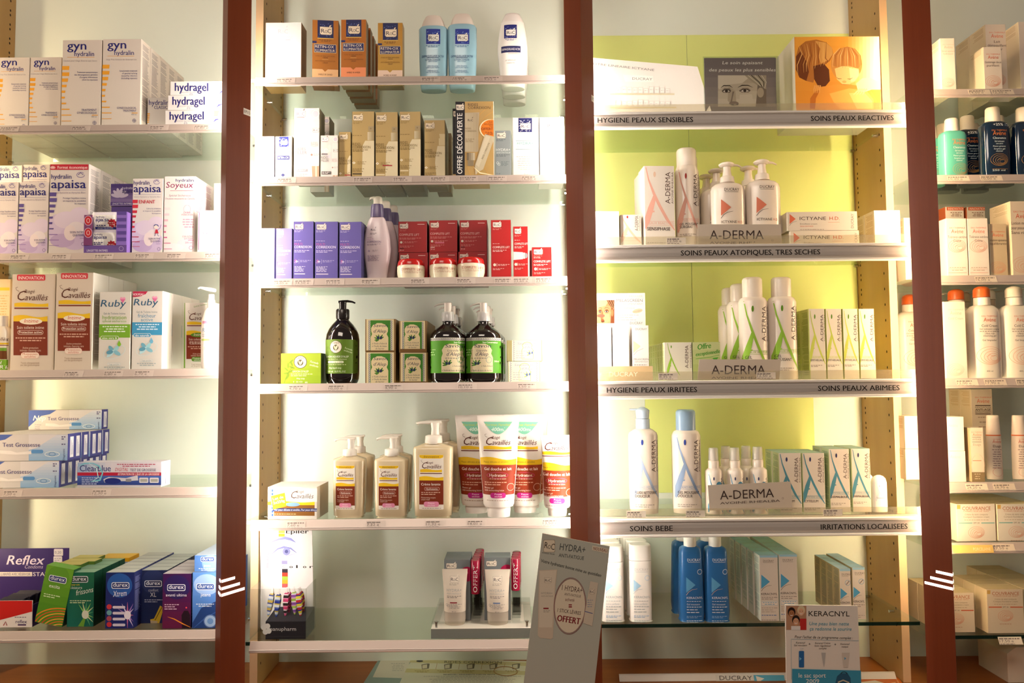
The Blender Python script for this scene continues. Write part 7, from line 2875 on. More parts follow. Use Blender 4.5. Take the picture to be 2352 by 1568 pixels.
# third shelf: green lettered
GA, GL = '#8fb83a', '#5c8a1a'
mz = SH['G3'] + .0005
mx0, mx1 = P(1374, 800, .02)[0], P(1498, 800, .02)[0]
mc = (mx0 + mx1) / 2
md = empty('cream_display', (mc, .02, mz), 'white and tan counter display with a printed face, left end of the green lettered row', 'display stand')


def muv(Y):
    return lambda a, b_: (P(a, b_, Y)[0] - mc, P(a, b_, Y)[1] - mz)


mb = MB()
zt = P(1430, 673, .075)[1] - mz
bx0, bx1 = P(1368, 760, .075)[0] - mc, P(1482, 700, .075)[0] - mc
mb.box(bx0, bx1, .055, .0565, 0, zt, mat('#efe8e0', .5))
q = Print(mb, muv(.075), lambda u, v, l: (max(bx0, u), .055 - EPS * l, v))
q.t('TACHES BRUNES - TEINT IRREGULIER', 1372, 682, 3.8, '#cdb49c', w=104)
q.r(1374, 684, 1478, 684.8, '#dccab8')
q.t('MELASCREEN', 1416, 693, 6.5, '#7d7874', w=60)
q.t('DEPIGMENTANT', 1427, 700, 4.2, '#b0a8a2', w=49)
q.t("Soin d'attaque", 1417, 709, 4.4, '#b0a8a2', w=41)
q.e(1464, 714, 12, 5, '#e2c4a4', 18, rot=-.2)
q.t('NOUVEAU', 1464, 716, 2.8, '#8a7a6a', w=18, al='c', rot=10)
q.g(1417, 1468, 724, 3, 5.6, '#c4bcb4', 1.6)
q.t('DUCRAY', 1447, 744.5, 5.6, '#8a8480', w=29)
facepic(q, 1371, 689, 1411, 742, ('#e0a87c', '#c07e50', '#8a4a28', '#7a4a2c', '#2e1a12'))
q.e(1380, 725, 9, 4, '#b8604c', 14)
mb.build('back_card', md)
mb = MB()
mb.box(mx0 - mc, mx1 - mc, .0, .054, 0, .0012, mat('#b89a6c', .5))
mb.box(mx0 - mc, mx1 - mc, -.0014, -.0002, 0, P(1430, 841, .019)[1] - mz, mat('#c0a47c', .5))
q = Print(mb, muv(.0186), lambda u, v, l: (u, -.0014 - EPS * l, max(.001, v)))
q.t('DUCRAY', 1399, 864, 10, '#efe4d2', w=66, bold=.006)
mb.build('tray', md)


def d_mel(x0, pale):  # pale copies have their print lightened for lamp glare
    def f(p):
        c = '#cfc8c2' if pale else '#7d7874'
        p.t('DUCRAY', x0 + 7, 761 if pale else 758, 5, c, w=26)
        if not pale:
            p.poly([(x0 + 2, 782), (x0 + 19, 795), (x0 + 2, 811)], '#e6cfa8')
        p.s([(x0 + 3, 815), (x0 + 11, 806), (x0 + 25, 800)], 1, '#b8a898' if not pale else '#ddd4ca')
        p.t('MELASCREEN', x0 + 3, 827, 4.4, c, w=34)
        p.t('DEPIGMENTANT', x0 + 6, 832, 2.8, c, w=30)
        p.g(x0 + 4, x0 + 34, 838, 1, 3, c, 1.2)
    return f


for x0, x1, yt, nm, pale in ((1368, 1405.5, 749, 'left', True), (1407.5, 1446, 750, 'middle', True), (1452.5, 1491, 747, 'right, with a tan triangle', False)):
    carton('cream_carton', 'slim white carton standing in the counter display, ' + nm, 'carton', x0, x1, yt, mz + .0014, '#f2ebe4', d_mel(x0, pale), Y=.023, d=.03, grp='display cartons')


def d_asoap(p):
    aderma(p, 1533, 788, 1562, 862, GA, GL)
    p.t('A-DERMA', 1581, 845, 7.5, '#5a463c', w=52, rot=90)
    p.t('AVOINE RHEALBA', 1588, 845, 2.6, '#5a463c', w=54, rot=90)


carton('soap_carton', 'low white carton with a green letter A, front of a long file', 'carton', 1526, 1590, 786, 'G3', '#e8e0cc', d_asoap, Y=.02, d=.028, n=7, grp='low green letter cartons', side='#dfe2b4', lines=('#a8b85a', 'L', .1, .95), bl='low white carton, {o} in the file behind the green letter A one')


def d_offre(p):
    p.grad(1591, 786, 1655, 870, '#c2c890', '#9aa85c', 5)
    p.t('Offre', 1602, 803, 12, '#3f8a2a', w=31, rot=8, sh=.2, bold=.03)
    p.t('exceptionnelle', 1598, 818, 8.5, '#3f8a2a', w=56, rot=8, sh=.2, bold=.03)
    p.s([(1598, 824), (1630, 820), (1652, 815)], 1, '#4a9a30')
    p.poly([(1636, 822), (1650, 820), (1644, 830)], '#4a9a30')


carton('soap_carton', 'olive green offer carton beside the low green letter A carton', 'carton', 1591, 1655, 785.5, 'G3', '#b4bc84', d_offre, Y=.0201, d=.05)
for i, (cx, yt, yc, Y, lab) in enumerate(((1730.5, 688, 637, .045, 'white bottle with a wide green letter A, front left of the four'), (1797, 687, 637, .045, 'white bottle with a wide green letter A, front right of the four'),
                                          (1701, 697, 652, .105, 'white bottle with green letter A, second from the left, set back'), (1680, 706, 661, .165, 'white bottle with green letter A, leftmost and furthest back'))):
    hw = (33, 32.5, 30.5, 28.5)[i]
    adbottle(lab, cx, hw, yt, yc, 'G3', Y, GA, GL, ('PEAUX IRRITEES', 'GEL', 'MOUSSANT'), hw * .68, 'green lettered bottles', nmy=yt + 124 * hw / 33, yb=yt + 190 * hw / 33)
for i, (x0, x1) in enumerate(((1859, 1896.5), (1898, 1935), (1937, 1972.5), (1974, 2010.5))):
    carton('lotion_carton', 'slim white carton with a lime letter A, %s of the row of four' % ('first', 'second', 'third', 'fourth')[i], 'carton', x0, x1, 709, 'G3', '#efe4d4', d_ad(x0, x1, 712, 856, '#c2cc58', GL, ('PEAUX ABIMEES', 'EPITHELIALE')), Y=.02, d=.05, n=3, grp='slim lime letter cartons', side='#d2d67a', lines=('#8a9a3a', 'L', .05, .95), bl='slim white carton, {o} in the file behind the %s lime letter one' % ('first', 'second', 'third', 'fourth')[i])

# fourth shelf: blue lettered
BA, BL2 = '#8fa3c0', '#33489a'
PB = mat('#b9c9da', .22, .5)
b = Bottle('pump_bottle', 'tall white pump bottle with pale blue pump and letter A', 'bottle', 1478, 1080, 'G4', .045)
b.part('bottle_body', [(None, 31.5), (1150, 33), (1000, 33), (993, 31), (986, 22), (983, 16)], PLW, n=2.2, dr=.8, des=d_ad(1450, 1512, 996, 1166, '#a9b8d0', BL2, ('DERMO-PEDIATRIE', 'FLUIDE NETTOYANT', 'DOUCEUR'), nm_y=1118), seg=44)
b.part('pump_collar', [(984, 16), (961.5, 15.5)], PB)
b.part('pump_head', [(960.5, 14), (946, 15.5), (942, 16), (938, 11), (934.5, 4)], PB)
b.bar('pump_nozzle', [(1478, 941), (1460, 940), (1446, 940)], [3.4, 3, 2.2], PB, flat=.7)
adbottle('tall white bottle with a blue flip cap and blue letter A', 1577, 32.5, 992, 940, 'G4', .045, BA, BL2, ('DERMO-PEDIATRIE', 'GEL MOUSSANT', 'DOUCEUR'), 22, capm=mat('#8fa8c0', .22, .5), nmy=1118, yb=1166)
BD, BDL = '#4f8a9c', '#2a2f5a'


def d_spr(cx, hw):
    def f(p):
        aderma(p, cx - hw * .75, 1087, cx + hw * .9, 1175, '#5c95b0', BDL)
        p.t('A-DERMA', cx + hw * .8, 1140, 4.5, '#5a4a44', w=46, rot=90)
        p.e(cx + hw * .35, 1112, hw * .36, 9, '#3f7fa0', 14)
    return f


for i, (cx, hw, yh, Y, lab) in enumerate(((1639.5, 16.5, 1028, .03, 'small spray bottle, front row, left of three'), (1688, 21, 1027.5, .03, 'small spray bottle, front row, middle of three'), (1741, 19.5, 1025.5, .03, 'small spray bottle, front row, right of three'),
                                          (1668, 18, 1024, .085, 'small spray bottle, back row, left one'), (1714.5, 18, 1023.5, .085, 'small spray bottle, back row, right one'))):
    k = 1.0 if Y < .05 else .97
    hw = 20 * k
    b = Bottle('spray_bottle', lab + ', behind the tilted name card', 'bottle', cx, 1090, 'G4', Y, 'small spray bottles')
    y = lambda a: yh + a * k
    b.part('bottle_body', [(None, hw), (y(62), hw), (y(52), hw * .96), (y(48), hw * .72), (y(46), hw * .62)], PLW, des=d_spr(cx, hw), seg=32)
    b.part('spray_collar', [(y(46.5), hw * .62), (y(31), hw * .62), (y(29), hw * .52)], PLW, seg=24)
    b.part('spray_nozzle', [(y(29), hw * .40), (y(16), hw * .38), (y(7), hw * .30), (y(6), hw * .2)], PLW, seg=20)
    b.part('clear_cap', [(y(28.5), hw * .58), (y(2), hw * .52), (yh, hw * .46)], CLEARCAP, seg=24)


for i, (x0, x1, yt, wd, n) in enumerate(((1790, 1841, 1040, 'CYTELIUM', 2), (1844, 1895, 1040, 'CYTELIUM', 2), (1905.5, 1952, 1031, 'DERMALIBOUR', 2), (1957, 2000, 1030, 'DERMALIBOUR', 2))):
    nm = ('first', 'second', 'third', 'fourth')[i]
    carton('lotion_carton', 'white carton with a teal letter A and pale teal top, %s from the left' % nm, 'carton', x0, x1, yt, 'G4', '#e6dacb', d_ad(x0, x1, yt + 1, yt + 135, BD, BDL, ('IRRITATIONS CUTANEES', wd)), Y=.025, d=.048, n=n, grp='teal letter cartons', side='#d9e2b8', top='#9fc4b8', lines=('#7a9a7a', 'L', .1, .95), rot=-2, bl='white carton with a teal letter A, directly behind the %s one' % nm)
b = Bottle('stick_bottle', 'small white dome topped bottle at the right end of the teal letter cartons', 'bottle', 2019, 1135, 'G4', .03, 'dome topped bottles')


def d_dome(p):
    aderma(p, 2008, 1110, 2030, 1150, '#c9ccd2', '#8a90a8')
    p.t('A-DERMA', 2027, 1140, 4, '#b0a8a4', w=28, rot=90)
    p.r(2009, 1141, 2027, 1142.4, '#9a98a0')


b.part('bottle_body', [(None, 17), (1165, 17.5), (1108, 17.5), (1098, 15), (1093, 10), (1090.5, 4)], mat('#f1ebe2', .25), n=2.3, dr=.6, des=d_dome)
b.file(2, .04, -.011, 'small white dome topped bottle just behind the front one')

# lowest shelf
LW = mat('#f0ebe2', .25, .5)


def d_ker(cx, yb, blue):
    c1 = '#dfe6ee' if blue else '#b9bfc0'

    def f(p):
        y = lambda a: yb - 171 + a
        p.t('DUCRAY', cx, y(28 if blue else 50), 6, '#e2e8ee' if blue else '#cfcac4', w=31, al='c', bold=.006)
        p.r(cx - 14, y(30 if blue else 52), cx + 14, y(30.7 if blue else 52.7), c1)
        p.ring(cx + 13, y(52 if blue else 66), 5.5, 5.5, 1.2, c1 if blue else '#c9dae6', 14)
        ducray_tri(p, cx - 18, y(64 if blue else 70), y(99 if blue else 98), '#5fa4d0' if blue else '#a9cfe6', '#c9a898' if blue else '#a8bcd0')
        p.t('KERACNYL', cx - 17, y(113 if blue else 112), 5, c1, w=37, bold=.012)
        p.g(cx - 17, cx + 16, y(119), 1, 3, c1, 1.2)
        p.t('Gel moussant' if blue else 'Lotion purifiante', cx - 17, y(127), 4, c1, w=30)
        p.g(cx - 17, cx + 18, y(132), 3, 6, c1, 1.6)
        p.g(cx - 17, cx + 18, y(153), 2, 3, '#9fc0e0', 1.2)
        p.g(cx - 17, cx + 20, y(163), 2, 3, c1, 1)
    return f


for i, (cx, yt, n, nm) in enumerate(((1407, 1251, 4, 'left'), (1470.5, 1248, 5, 'right'))):
    b = Bottle('lotion_bottle', 'white flip-cap lotion bottle with a pale blue triangle, %s of the pair' % nm, 'bottle', cx, 1350, 'G5', .04, 'pale triangle lotion bottles')
    b.part('bottle_body', [(None, 24), (1422, 26), (yt + 36, 25)], LW, n=3.6, dr=.72, des=d_ker(cx, 1427, False), seg=44)
    b.part('bottle_cap', [(yt + 35, 25.2), (yt + 4, 24.6), (yt + 1, 24), (yt, 22)], LW, n=3.2, dr=.74)
    b.file(n, .045, -.0005, 'white flip-cap lotion bottle, {o} in the file behind the %s one' % nm)
BLU = mat('#2a68a4', .3, .5)
for i, (cx, nm) in enumerate(((1586.5, 'left'), (1644, 'right'))):
    b = Bottle('pump_bottle', 'blue pump bottle with a pale blue triangle, %s of the pair' % nm, 'bottle', cx, 1340, 'G5', .04, 'blue pump bottles')
    b.part('bottle_body', [(None, 26), (1422, 28), (1400, 28), (1265, 24.5), (1258, 23), (1254, 18), (1252, 13)], BLU, n=3.6, dr=.75, des=d_ker(cx + 3, 1427, True), seg=44)
    b.part('pump_collar', [(1253, 14), (1232, 14), (1230, 12.5)], LW)
    b.part('pump_stem', [(1230, 11.5), (1221, 11)], LW)
    b.bar('pump_nozzle', [(cx - 6, 1224), (cx + 6, 1223), (cx + 18, 1224), (cx + 24, 1228)], [5, 5.4, 4, 2.4], LW, flat=.7)
    b.file(2, .06, -.004, 'blue pump bottle directly behind the %s one' % nm)


def d_kc(x0, x1, yt, slim):
    def f(p):
        w = x1 - x0
        cx = (x0 + x1) / 2
        p.r(x0, yt, x1, yt + 5, '#9cc6d6')
        p.t('DUCRAY', x0 + w * .18, yt + 15, 4.6, '#6a5c50', w=w * (.56 if not slim else .78))
        p.r(x0 + w * .18, yt + 16.5, x0 + w * .74, yt + 17, '#6a5c50')
        o = 0 if not slim else 3
        if slim:
            p.ring(x0 + w * .68, yt + 32, 6, 6, 1, '#7aa8c0', 16)
            p.s([(x0 + w * .56, yt + 36), (x0 + w * .8, yt + 28)], 2, '#8a7a70')
        t0 = yt + (44 if not slim else 44)
        h = 33 if not slim else 26
        ducray_tri(p, x0 + w * .08, t0, t0 + h, '#4f9cc4', '#6a5c50')
        y = yt + (91 if not slim else 80)
        p.t('KERACNYL', x0 + w * .08, y, 4.8, '#3a342e', w=w * .84, bold=.01)
        p.g(x0 + w * .1, x0 + w * .95, y + 6, 2, 4, '#8a8078', 1.4)
        if not slim:
            p.r(x0 + w * .09, y + 14, x0 + w * .95, y + 24, '#7ab0cc')
            p.up()
            p.r(x0 + w * .10, y + 14.6, x0 + w * .94, y + 23.4, '#e3d8ca')
            p.g(x0 + w * .15, x0 + w * .9, y + 18, 2, 4, '#5a9cc0', 1.3, 'c')
        p.g(x0 + w * .1, x0 + w * .95, y + 30, 3, 4.6, '#a09488', 1.2)
        p.g(x0 + w * .1, x0 + w * .9, y + 47, 1, 4, '#5a7ab0', 1.6)
        p.g(x0 + w * .1, x0 + w * .9, y + 58, 1, 4, '#8a8078', 1.2)
    return f


for i, (x0, x1, yt) in enumerate(((1745, 1788.5, 1275), (1790, 1833, 1273))):
    nm = ('left', 'right')[i]
    carton('cream_carton', 'cream carton with a blue triangle and teal top, %s of the front pair' % nm, 'carton', x0, x1, yt, 'G5', '#e3d8ca', d_kc(x0, x1, yt, False), Y=.012, d=.04, n=5, grp='blue triangle cartons', side='#dfe2d2', top='#8fbcc8', lines=('#7a9a94', 'L', .12, .95), dx=(-.002, .0)[i], bl='cream carton with teal top, {o} in the file behind the %s blue triangle one' % nm)
for i, (x0, x1, yt) in enumerate(((1928.5, 1955.5, 1306), (1958, 1988, 1303))):
    nm = ('left', 'right')[i]
    carton('cream_carton', 'slim cream carton with a small blue triangle, %s of the pair' % nm, 'carton', x0, x1, yt, 'G5', '#e3d8c8', d_kc(x0, x1, yt, True), Y=.02, d=.034, n=4, grp='slim blue triangle cartons', side='#d2c49a', top='#9cc4dc', lines=('#7a8a84', 'L', .12, .95), bl='slim cream carton, {o} in the file behind the %s small triangle one' % nm)

for nm, s, px, py, S in (('ticket reading 12,50 under the pink letter A bottle', '12,50 e', 1531, 548, 'G2'), ('ticket reading 8,35 under the low green letter carton', '8,35 e', 1512, 853, 'G3'),
                         ('ticket reading 12,50 on the name card edge of the green bottles', '12,50 e', 1737, 853, 'G3'), ('ticket reading 11,55 under the pale blue pump bottle', '11,55 e', 1439, 1165, 'G4'),
                         ('ticket reading 10,15 under the blue flip cap bottle', '10,15 e', 1575, 1164, 'G4'), ('ticket reading 8,20 under the teal letter cartons', '8,20 e', 1890, 1158, 'G4')):
    tagcard(s, nm, px, py, S, back='#e6dac8', Yo=-.0272)

# ------------------------------------------------------------------ cards and leaflets on the plinth
# tilted grey easel card in front of the middle post
YE = -.22
ez = ZBASE + .0004


def d_hydra(p):
    R = -7.5
    p.rr(1248, 1239, 1275, 1268, 3, '#8a7a66')
    p.up()
    p.rr(1248.8, 1239.8, 1274.2, 1267.2, 3, '#dccbb2')
    p.up()
    p.t('R', 1250, 1258, 14, '#2a2420', w=8, rot=R)
    p.t('O', 1258, 1259.5, 9, '#2a2420', w=6.5, rot=R)
    p.t('C', 1265, 1261.5, 14, '#2a2420', w=8, rot=R)
    p.t('PROMESSES TENUES', 1245, 1270, 2.6, '#5a5a54', w=29, rot=R)
    p.t('HYDRA+', 1285, 1262, 15, '#4e5250', w=59, rot=R)
    p.t('ANTI-FATIGUE', 1283, 1278, 8, '#4e5250', w=58, rot=R)
    p.poly([(1360.5, 1252), (1397, 1260), (1395.5, 1271), (1359.5, 1263)], '#d6c8b0')
    p.up()
    p.t('NOUVEAU', 1362.5, 1262, 7, '#7a2a20', w=32, rot=-11, bold=.008)
    p.t('Votre hydratant bonne mine au quotidien', 1242, 1290, 7.2, '#2e302e', w=142, rot=-14, sh=.05)
    # pictured tube, disc and stick
    p.poly([(1238, 1309), (1280, 1307), (1276, 1345), (1270, 1464), (1266, 1467), (1240, 1464), (1235, 1458)], '#cbb8a2')
    p.up()
    p.poly([(1240, 1311), (1278, 1309), (1274, 1344), (1268, 1440), (1238, 1440)], '#d8c8b2')
    roc(p, 1250, 1326, 1267, 1338, plate='#e2d2bc')
    p.t('HYDRA+', 1243, 1364, 5, '#a8a094', w=26)
    p.t('ANTI-FATIGUE', 1243, 1370, 3.4, '#a8a094', w=27)
    p.r(1248, 1395, 1260, 1398, '#8a2028')
    p.g(1248, 1266, 1402, 2, 3, '#9a9084', 1)
    p.ring(1309, 1391, 37, 65, 1, '#8a5a54', 34, rot=.05)
    p.e(1309, 1391, 34.5, 61.5, '#dccbb2', 34, rot=.05)
    p.up()
    p.ring(1309, 1391, 35.5, 63, .8, '#a8706a', 34, rot=.05)
    p.t('1 HYDRA+', 1290, 1354, 12, '#4a2c2a', w=47, rot=-9)
    p.t('ANTI-FATIGUE', 1296, 1366, 5.6, '#5a4440', w=38, rot=-9)
    p.t('acheté', 1298, 1379, 7, '#6a1c20', w=21, rot=-5)
    p.r(1306, 1387, 1313.5, 1389.6, '#8a1c28')
    p.r(1306, 1391.5, 1313.5, 1394.4, '#8a1c28')
    p.t('1 STICK LÈVRES', 1280, 1404, 8, '#4a2c2a', w=54, rot=-8)
    p.t('OFFERT', 1279, 1425, 14, '#7d1420', w=53, rot=-9, bold=.03)
    p.poly([(1356, 1334), (1374, 1338), (1360, 1437), (1339, 1430)], '#cdbda8')
    p.up()
    roc(p, 1354, 1352, 1366, 1364, plate='#dccbb6')
    p.g(1349, 1362, 1378, 4, 5, '#8a93a8', 1.4)
    p.s([(1343, 1403), (1361, 1408)], 1.4, '#3a4a8a')


KB = (1400.7 - 1366) / 314.0
yb = 876 + (ZCAM - ez) / (DCAM + YE) * F
q4 = ((1246, 1224.6), (1400.7, 1254.5), (1366 - KB * (yb + 10 - 1568), yb + 12), (1203 - (yb - 6 - 1568) * .125, yb - 4))
# a flat board: all four corners lie on one upright plane at YE
ec = empty('easel_card', (P(1290, 1400, YE)[0], YE, ez), 'tilted grey advertising easel card with a cream disc, in front of the middle post', 'easel card')
exx = ec.location.x
mb = MB()
c3 = []
for x, y in q4:
    X, Z = P(x, y, YE)
    c3.append((X - exx, max(0.0, Z - ez)))
# lowest corner touches the plinth
zl = min(c[1] for c in c3)
bt = .004
mb.add([(a, 0, b_) for a, b_ in c3] + [(a, bt, b_) for a, b_ in c3], [[0, 3, 2, 1], [4, 5, 6, 7], [0, 1, 5, 4], [1, 2, 6, 5], [2, 3, 7, 6], [3, 0, 4, 7]], mat('#b6b4a6', .26, .5), )
pr = Print(mb, lambda a, b_: (P(a, b_, YE)[0] - exx, P(a, b_, YE)[1] - ez), lambda u, v, l: (u, -.0001 - EPS * l, v))
d_hydra(pr)
mb.build('printed_board', ec)
mb = MB()
mx = (c3[2][0] + c3[3][0]) / 2
mb.prism([(bt + .0005, .22), (bt + .002, .22), (.085, 0), (.083, 0)], 'x', mx - .01, mx + .05, mat('#8a6a48', .6))
mb.build('strut', ec)


# white programme card
def d_prog(p):
    p.r(1806, 1391, 1852, 1446, '#b88a6a')
    p.up()
    for cx, cy, h, s in ((1818, 1408, '#2a1812', '#a8704a'), (1840, 1404, '#dcc8a0', '#e2b08c'), (1828, 1426, '#2a1c14', '#d8a07c')):
        p.e(cx, cy - 3, 9, 11, h, 16)
        p.e(cx, cy + 1, 6.6, 8.5, s, 16)
        p.s([(cx - 3, cy + 4), (cx, cy + 5.4), (cx + 3, cy + 4)], 1.3, '#f0e6e0')
        p.e(cx - 2.6, cy - 1, .8, .8, '#2a1812', 8)
        p.e(cx + 2.6, cy - 1, .8, .8, '#2a1812', 8)
    p.r(1837, 1420, 1852, 1446, '#c0302c')
    p.r(1817, 1437, 1838, 1446, '#e6e0da')
    p.t('KERACNYL', 1857, 1414, 11.5, '#2e2a28', w=94, rot=-.5)
    p.t('Une peau bien nette', 1858, 1435, 8, '#4f9ab0', w=91, sh=.2, rot=-.5)
    p.t('ça redonne le sourire', 1859, 1447, 8, '#4f9ab0', w=96, sh=.2, rot=-.5)
    p.t("Pour l'achat de ce programme complet :", 1825, 1464.5, 6, '#3a3634', w=133, sh=.2, rot=-1.3)
    p.s([(1818, 1560), (1817, 1467), (1972, 1471)], .8, '#7aa0b0')
    for s, x, y in (('Keracnyl', 1838, 1477), ('Gel moussant', 1838, 1483), ('Keracnyl Crème', 1889, 1478), ('Soin régulateur', 1889, 1484), ('complet', 1889, 1490), ('Keracnyl', 1940, 1480), ('masque', 1940, 1486)):
        p.t(s, x, y, 3.9, '#4a4644', w=len(s) * 2.5, al='c', sh=.2)
    p.t('+', 1857, 1481, 6, '#3a3634')
    p.t('+', 1916, 1482, 6, '#3a3634')
    p.rr(1834.5, 1494, 1846.5, 1532, 2, '#2c66a0')
    p.r(1838, 1489, 1842, 1494, '#d8d2cc')
    p.r(1837, 1487, 1845, 1489, '#d8d2cc')
    p.poly([(1836, 1508), (1841, 1512), (1836, 1516)], '#7ab8dc')
    p.poly([(1886, 1498), (1896, 1498), (1894, 1522), (1892, 1531), (1890, 1522)], '#b8b4ae')
    p.poly([(1933, 1498), (1951, 1498), (1947, 1532), (1937, 1532)], '#cfc4b6')
    p.poly([(1939, 1508), (1943, 1511), (1939, 1515)], '#4f9cc4')
    p.poly([(1819, 1535), (1977, 1539), (1980, 1680), (1819, 1680)], '#3f95b4')
    p.up()
    p.t('le sac sport', 1834, 1555, 10, '#e6e4de', w=62, bold=.012)
    p.t('2009', 1851, 1568, 9.5, '#e6e4de', w=30, bold=.012)
    p.poly([(1918, 1568), (1922, 1552), (1930, 1545), (1946, 1545), (1953, 1556), (1956, 1600), (1918, 1600)], '#2a5a78')
    p.ring(1938, 1547, 7, 5, 1.6, '#1c2a36', 14, 180, 360)
    p.s([(1924, 1566), (1936, 1561), (1950, 1567)], 3, '#c8bfa4')


YK = -.13
ybk = 876 + (ZCAM - ez) / (DCAM + YK) * F
k4 = ((1803.5, 1388.5), (1970, 1391), (1977 + (ybk - 1568) * .04, ybk + 2), (1807 + (ybk - 1568) * .012, ybk + 2))
kc = empty('programme_card', (P(1890, 1500, YK)[0], YK, ez), 'white offer card with a photo of three smiling people, standing on the plinth', 'easel card')
kx = kc.location.x
mb = MB()
c3 = [(P(x, y, YK)[0] - kx, max(0, P(x, y, YK)[1] - ez)) for x, y in k4]
mb.add([(a, 0, b_) for a, b_ in c3] + [(a, .003, b_) for a, b_ in c3], [[0, 3, 2, 1], [4, 5, 6, 7], [0, 1, 5, 4], [1, 2, 6, 5], [2, 3, 7, 6], [3, 0, 4, 7]], mat('#e6dccf', .4, .3))
pr = Print(mb, lambda a, b_: (P(a, b_, YK)[0] - kx, P(a, b_, YK)[1] - ez), lambda u, v, l: (u, -.0001 - EPS * l, max(.002, v)))
d_prog(pr)
mb.build('printed_board', kc)
mb = MB()
mb.prism([(.0035, .14), (.005, .14), (.065, 0), (.063, 0)], 'x', -.02, .03, mat('#b8a890', .6))
mb.build('strut', kc)


# flat leaflets lying on the plinth
def flat(name, lab, cat, pts, c, t, des=None, z=None):
    """Sheet lying on the plinth; outline in photo pixels."""
    z = ez if z is None else z

    def gp(px, py):
        d = ray(px, py)
        s = (z + t - ZCAM) / d.z
        return d.x * s, d.y * s - DCAM
    w3 = [gp(*p) for p in pts]
    ox, oy = sum(a for a, _ in w3) / len(w3), sum(b_ for _, b_ in w3) / len(w3)
    n = len(pts)
    mb = MB()
    mb.add([(a - ox, b_ - oy, 0) for a, b_ in w3] + [(a - ox, b_ - oy, t) for a, b_ in w3], [list(range(n)), list(range(n, 2 * n))[::-1]] + [[i, (i + 1) % n, n + (i + 1) % n, n + i] for i in range(n)], mat(c, .45, .3))
    if des:
        des(Print(mb, lambda a, b_: (gp(a, b_)[0] - ox, gp(a, b_)[1] - oy), lambda u, v, l: (u, v, t + EPS * l)))
    return tag(mb.build(name, None, (ox, oy, z)), lab, cat)


def d_plan(p):
    p.poly([(872, 1510.5), (952, 1512), (935, 1530), (905, 1598), (816, 1598)], '#8fa39a')
    p.poly([(876, 1513), (944, 1514), (925, 1557), (856, 1555)], '#d8d2c0')
    p.up()
    p.g(898, 930, 1524, 5, 4, '#9a9a90', 1, 'c')
    p.poly([(944, 1514), (1210, 1521), (1210, 1529), (940, 1521)], '#c8bf8c')
    p.poly([(934, 1535), (1210, 1541), (1210, 1550), (930, 1544)], '#c4bb86')
    p.up()
    p.t('RIDES CORREXION', 1021, 1522.5, 5.2, '#4a4a3a', w=131, rot=-.6)
    p.e(964, 1518, 8, 2.4, '#3a3a34', 14)
    for i in range(5):
        x = 968 + 52 * i
        p.poly([(x, 1526), (x + 15, 1523.5), (x + 19, 1524), (x + 17, 1535), (x + 1, 1537)], '#6a6250')
        p.up()
        p.poly([(x + 2, 1527.5), (x + 13, 1525.5), (x + 13, 1534), (x + 2, 1535.5)], '#cfc8ac')
        p.s([(x + 36, 1523), (x + 33, 1537)], .8, '#a8763a')
        p.g(x - 16, x + 18, 1541, 2, 2.6, '#8a7a3a', 1, 'c')
    p.t('BENEFICES / ARGUMENTS CLES DE VENTE', 1019, 1550.5, 2.6, '#3a3a34', w=118)
    p.g(970, 1200, 1554, 6, 3.2, '#9a9a8c', .9, 'c')


flat('shelf_leaflet', 'large pale green and grey leaflet lying on the plinth beneath the tester tray', 'leaflet', [(872, 1510), (1215, 1518), (1215, 1600), (815, 1600)], '#d6d4bc', .0006, d_plan)
flat('tab_leaflet', 'small cream leaflet corner poking out behind the large pale leaflet', 'leaflet', [(1122, 1514.6), (1158, 1515), (1152, 1517), (1120, 1516.6)], '#d6cfa4', .0004)
# rubber band
rb = MB()
pts = []
for k in range(40):
    a = 2 * math.pi * k / 40
    px_, py_ = 1161.5 + 27 * math.cos(a), 1540.5 + 10.5 * math.sin(a + .1)
    d = ray(px_, py_)
    s = (ez + .0022 - ZCAM) / d.z
    pts.append((d.x * s, d.y * s - DCAM, 0))
rx, ry = sum(p[0] for p in pts) / 40, sum(p[1] for p in pts) / 40
rb.tube([(p[0] - rx, p[1] - ry, 0) for p in pts], .0010, mat('#b08a5a', .6), 8, True)
tag(rb.build('rubber_band', None, (rx, ry, ez + .0019)), 'tan rubber band loop lying on the large pale leaflet', 'rubber band')
# long white header rail lying on the plinth of the signed bay
hz = ez
hr = empty('header_strip', (.55, .105, hz), 'long white header strip lying on the plinth of the green bay', 'sign strip')
hx0, hx1 = P(1423, 1552, .105)[0] - .55, .36
hh = P(1600, 1550, .105)[1] - hz
mb = MB()
mb.prism([(0, 0), (.004, 0), (.012, hh), (.008, hh), (.0075, hh - .002)], 'x', hx0, hx1, mat('#e6dfd4', .4))
mb.build('strip', hr)
mb = MB()
a0, a1 = P(1645, 1558, .105)[0] - .55, P(1800, 1558, .105)[0] - .55
mb.prism([(-.0012, .0), (-.0006, .0), (.0069, hh - .002), (.0063, hh - .002)], 'x', a0, a1, mat('#e0dace', .4))
q = Print(mb, lambda a, b_: (P(a, b_, .105)[0] - .55, P(a, b_, .105)[1] - hz), lambda u, v, l: (u, -.0012 + .0075 * (v / hh) - .0002 - EPS * l, v))
q.t('DUCRAY', 1653, 1561, 8, '#5a524a', w=75)
q.t('LABORATOIRES DERMATOLOGIQUES', 1655, 1566.5, 2.6, '#8a8278', w=74)
q.r(1732, 1551.5, 1802, 1568, '#5fb0cc')
q.up()
q.poly([(1737, 1553), (1756, 1558), (1739, 1566)], '#ece6d8')
mb.build('header_print', hr)


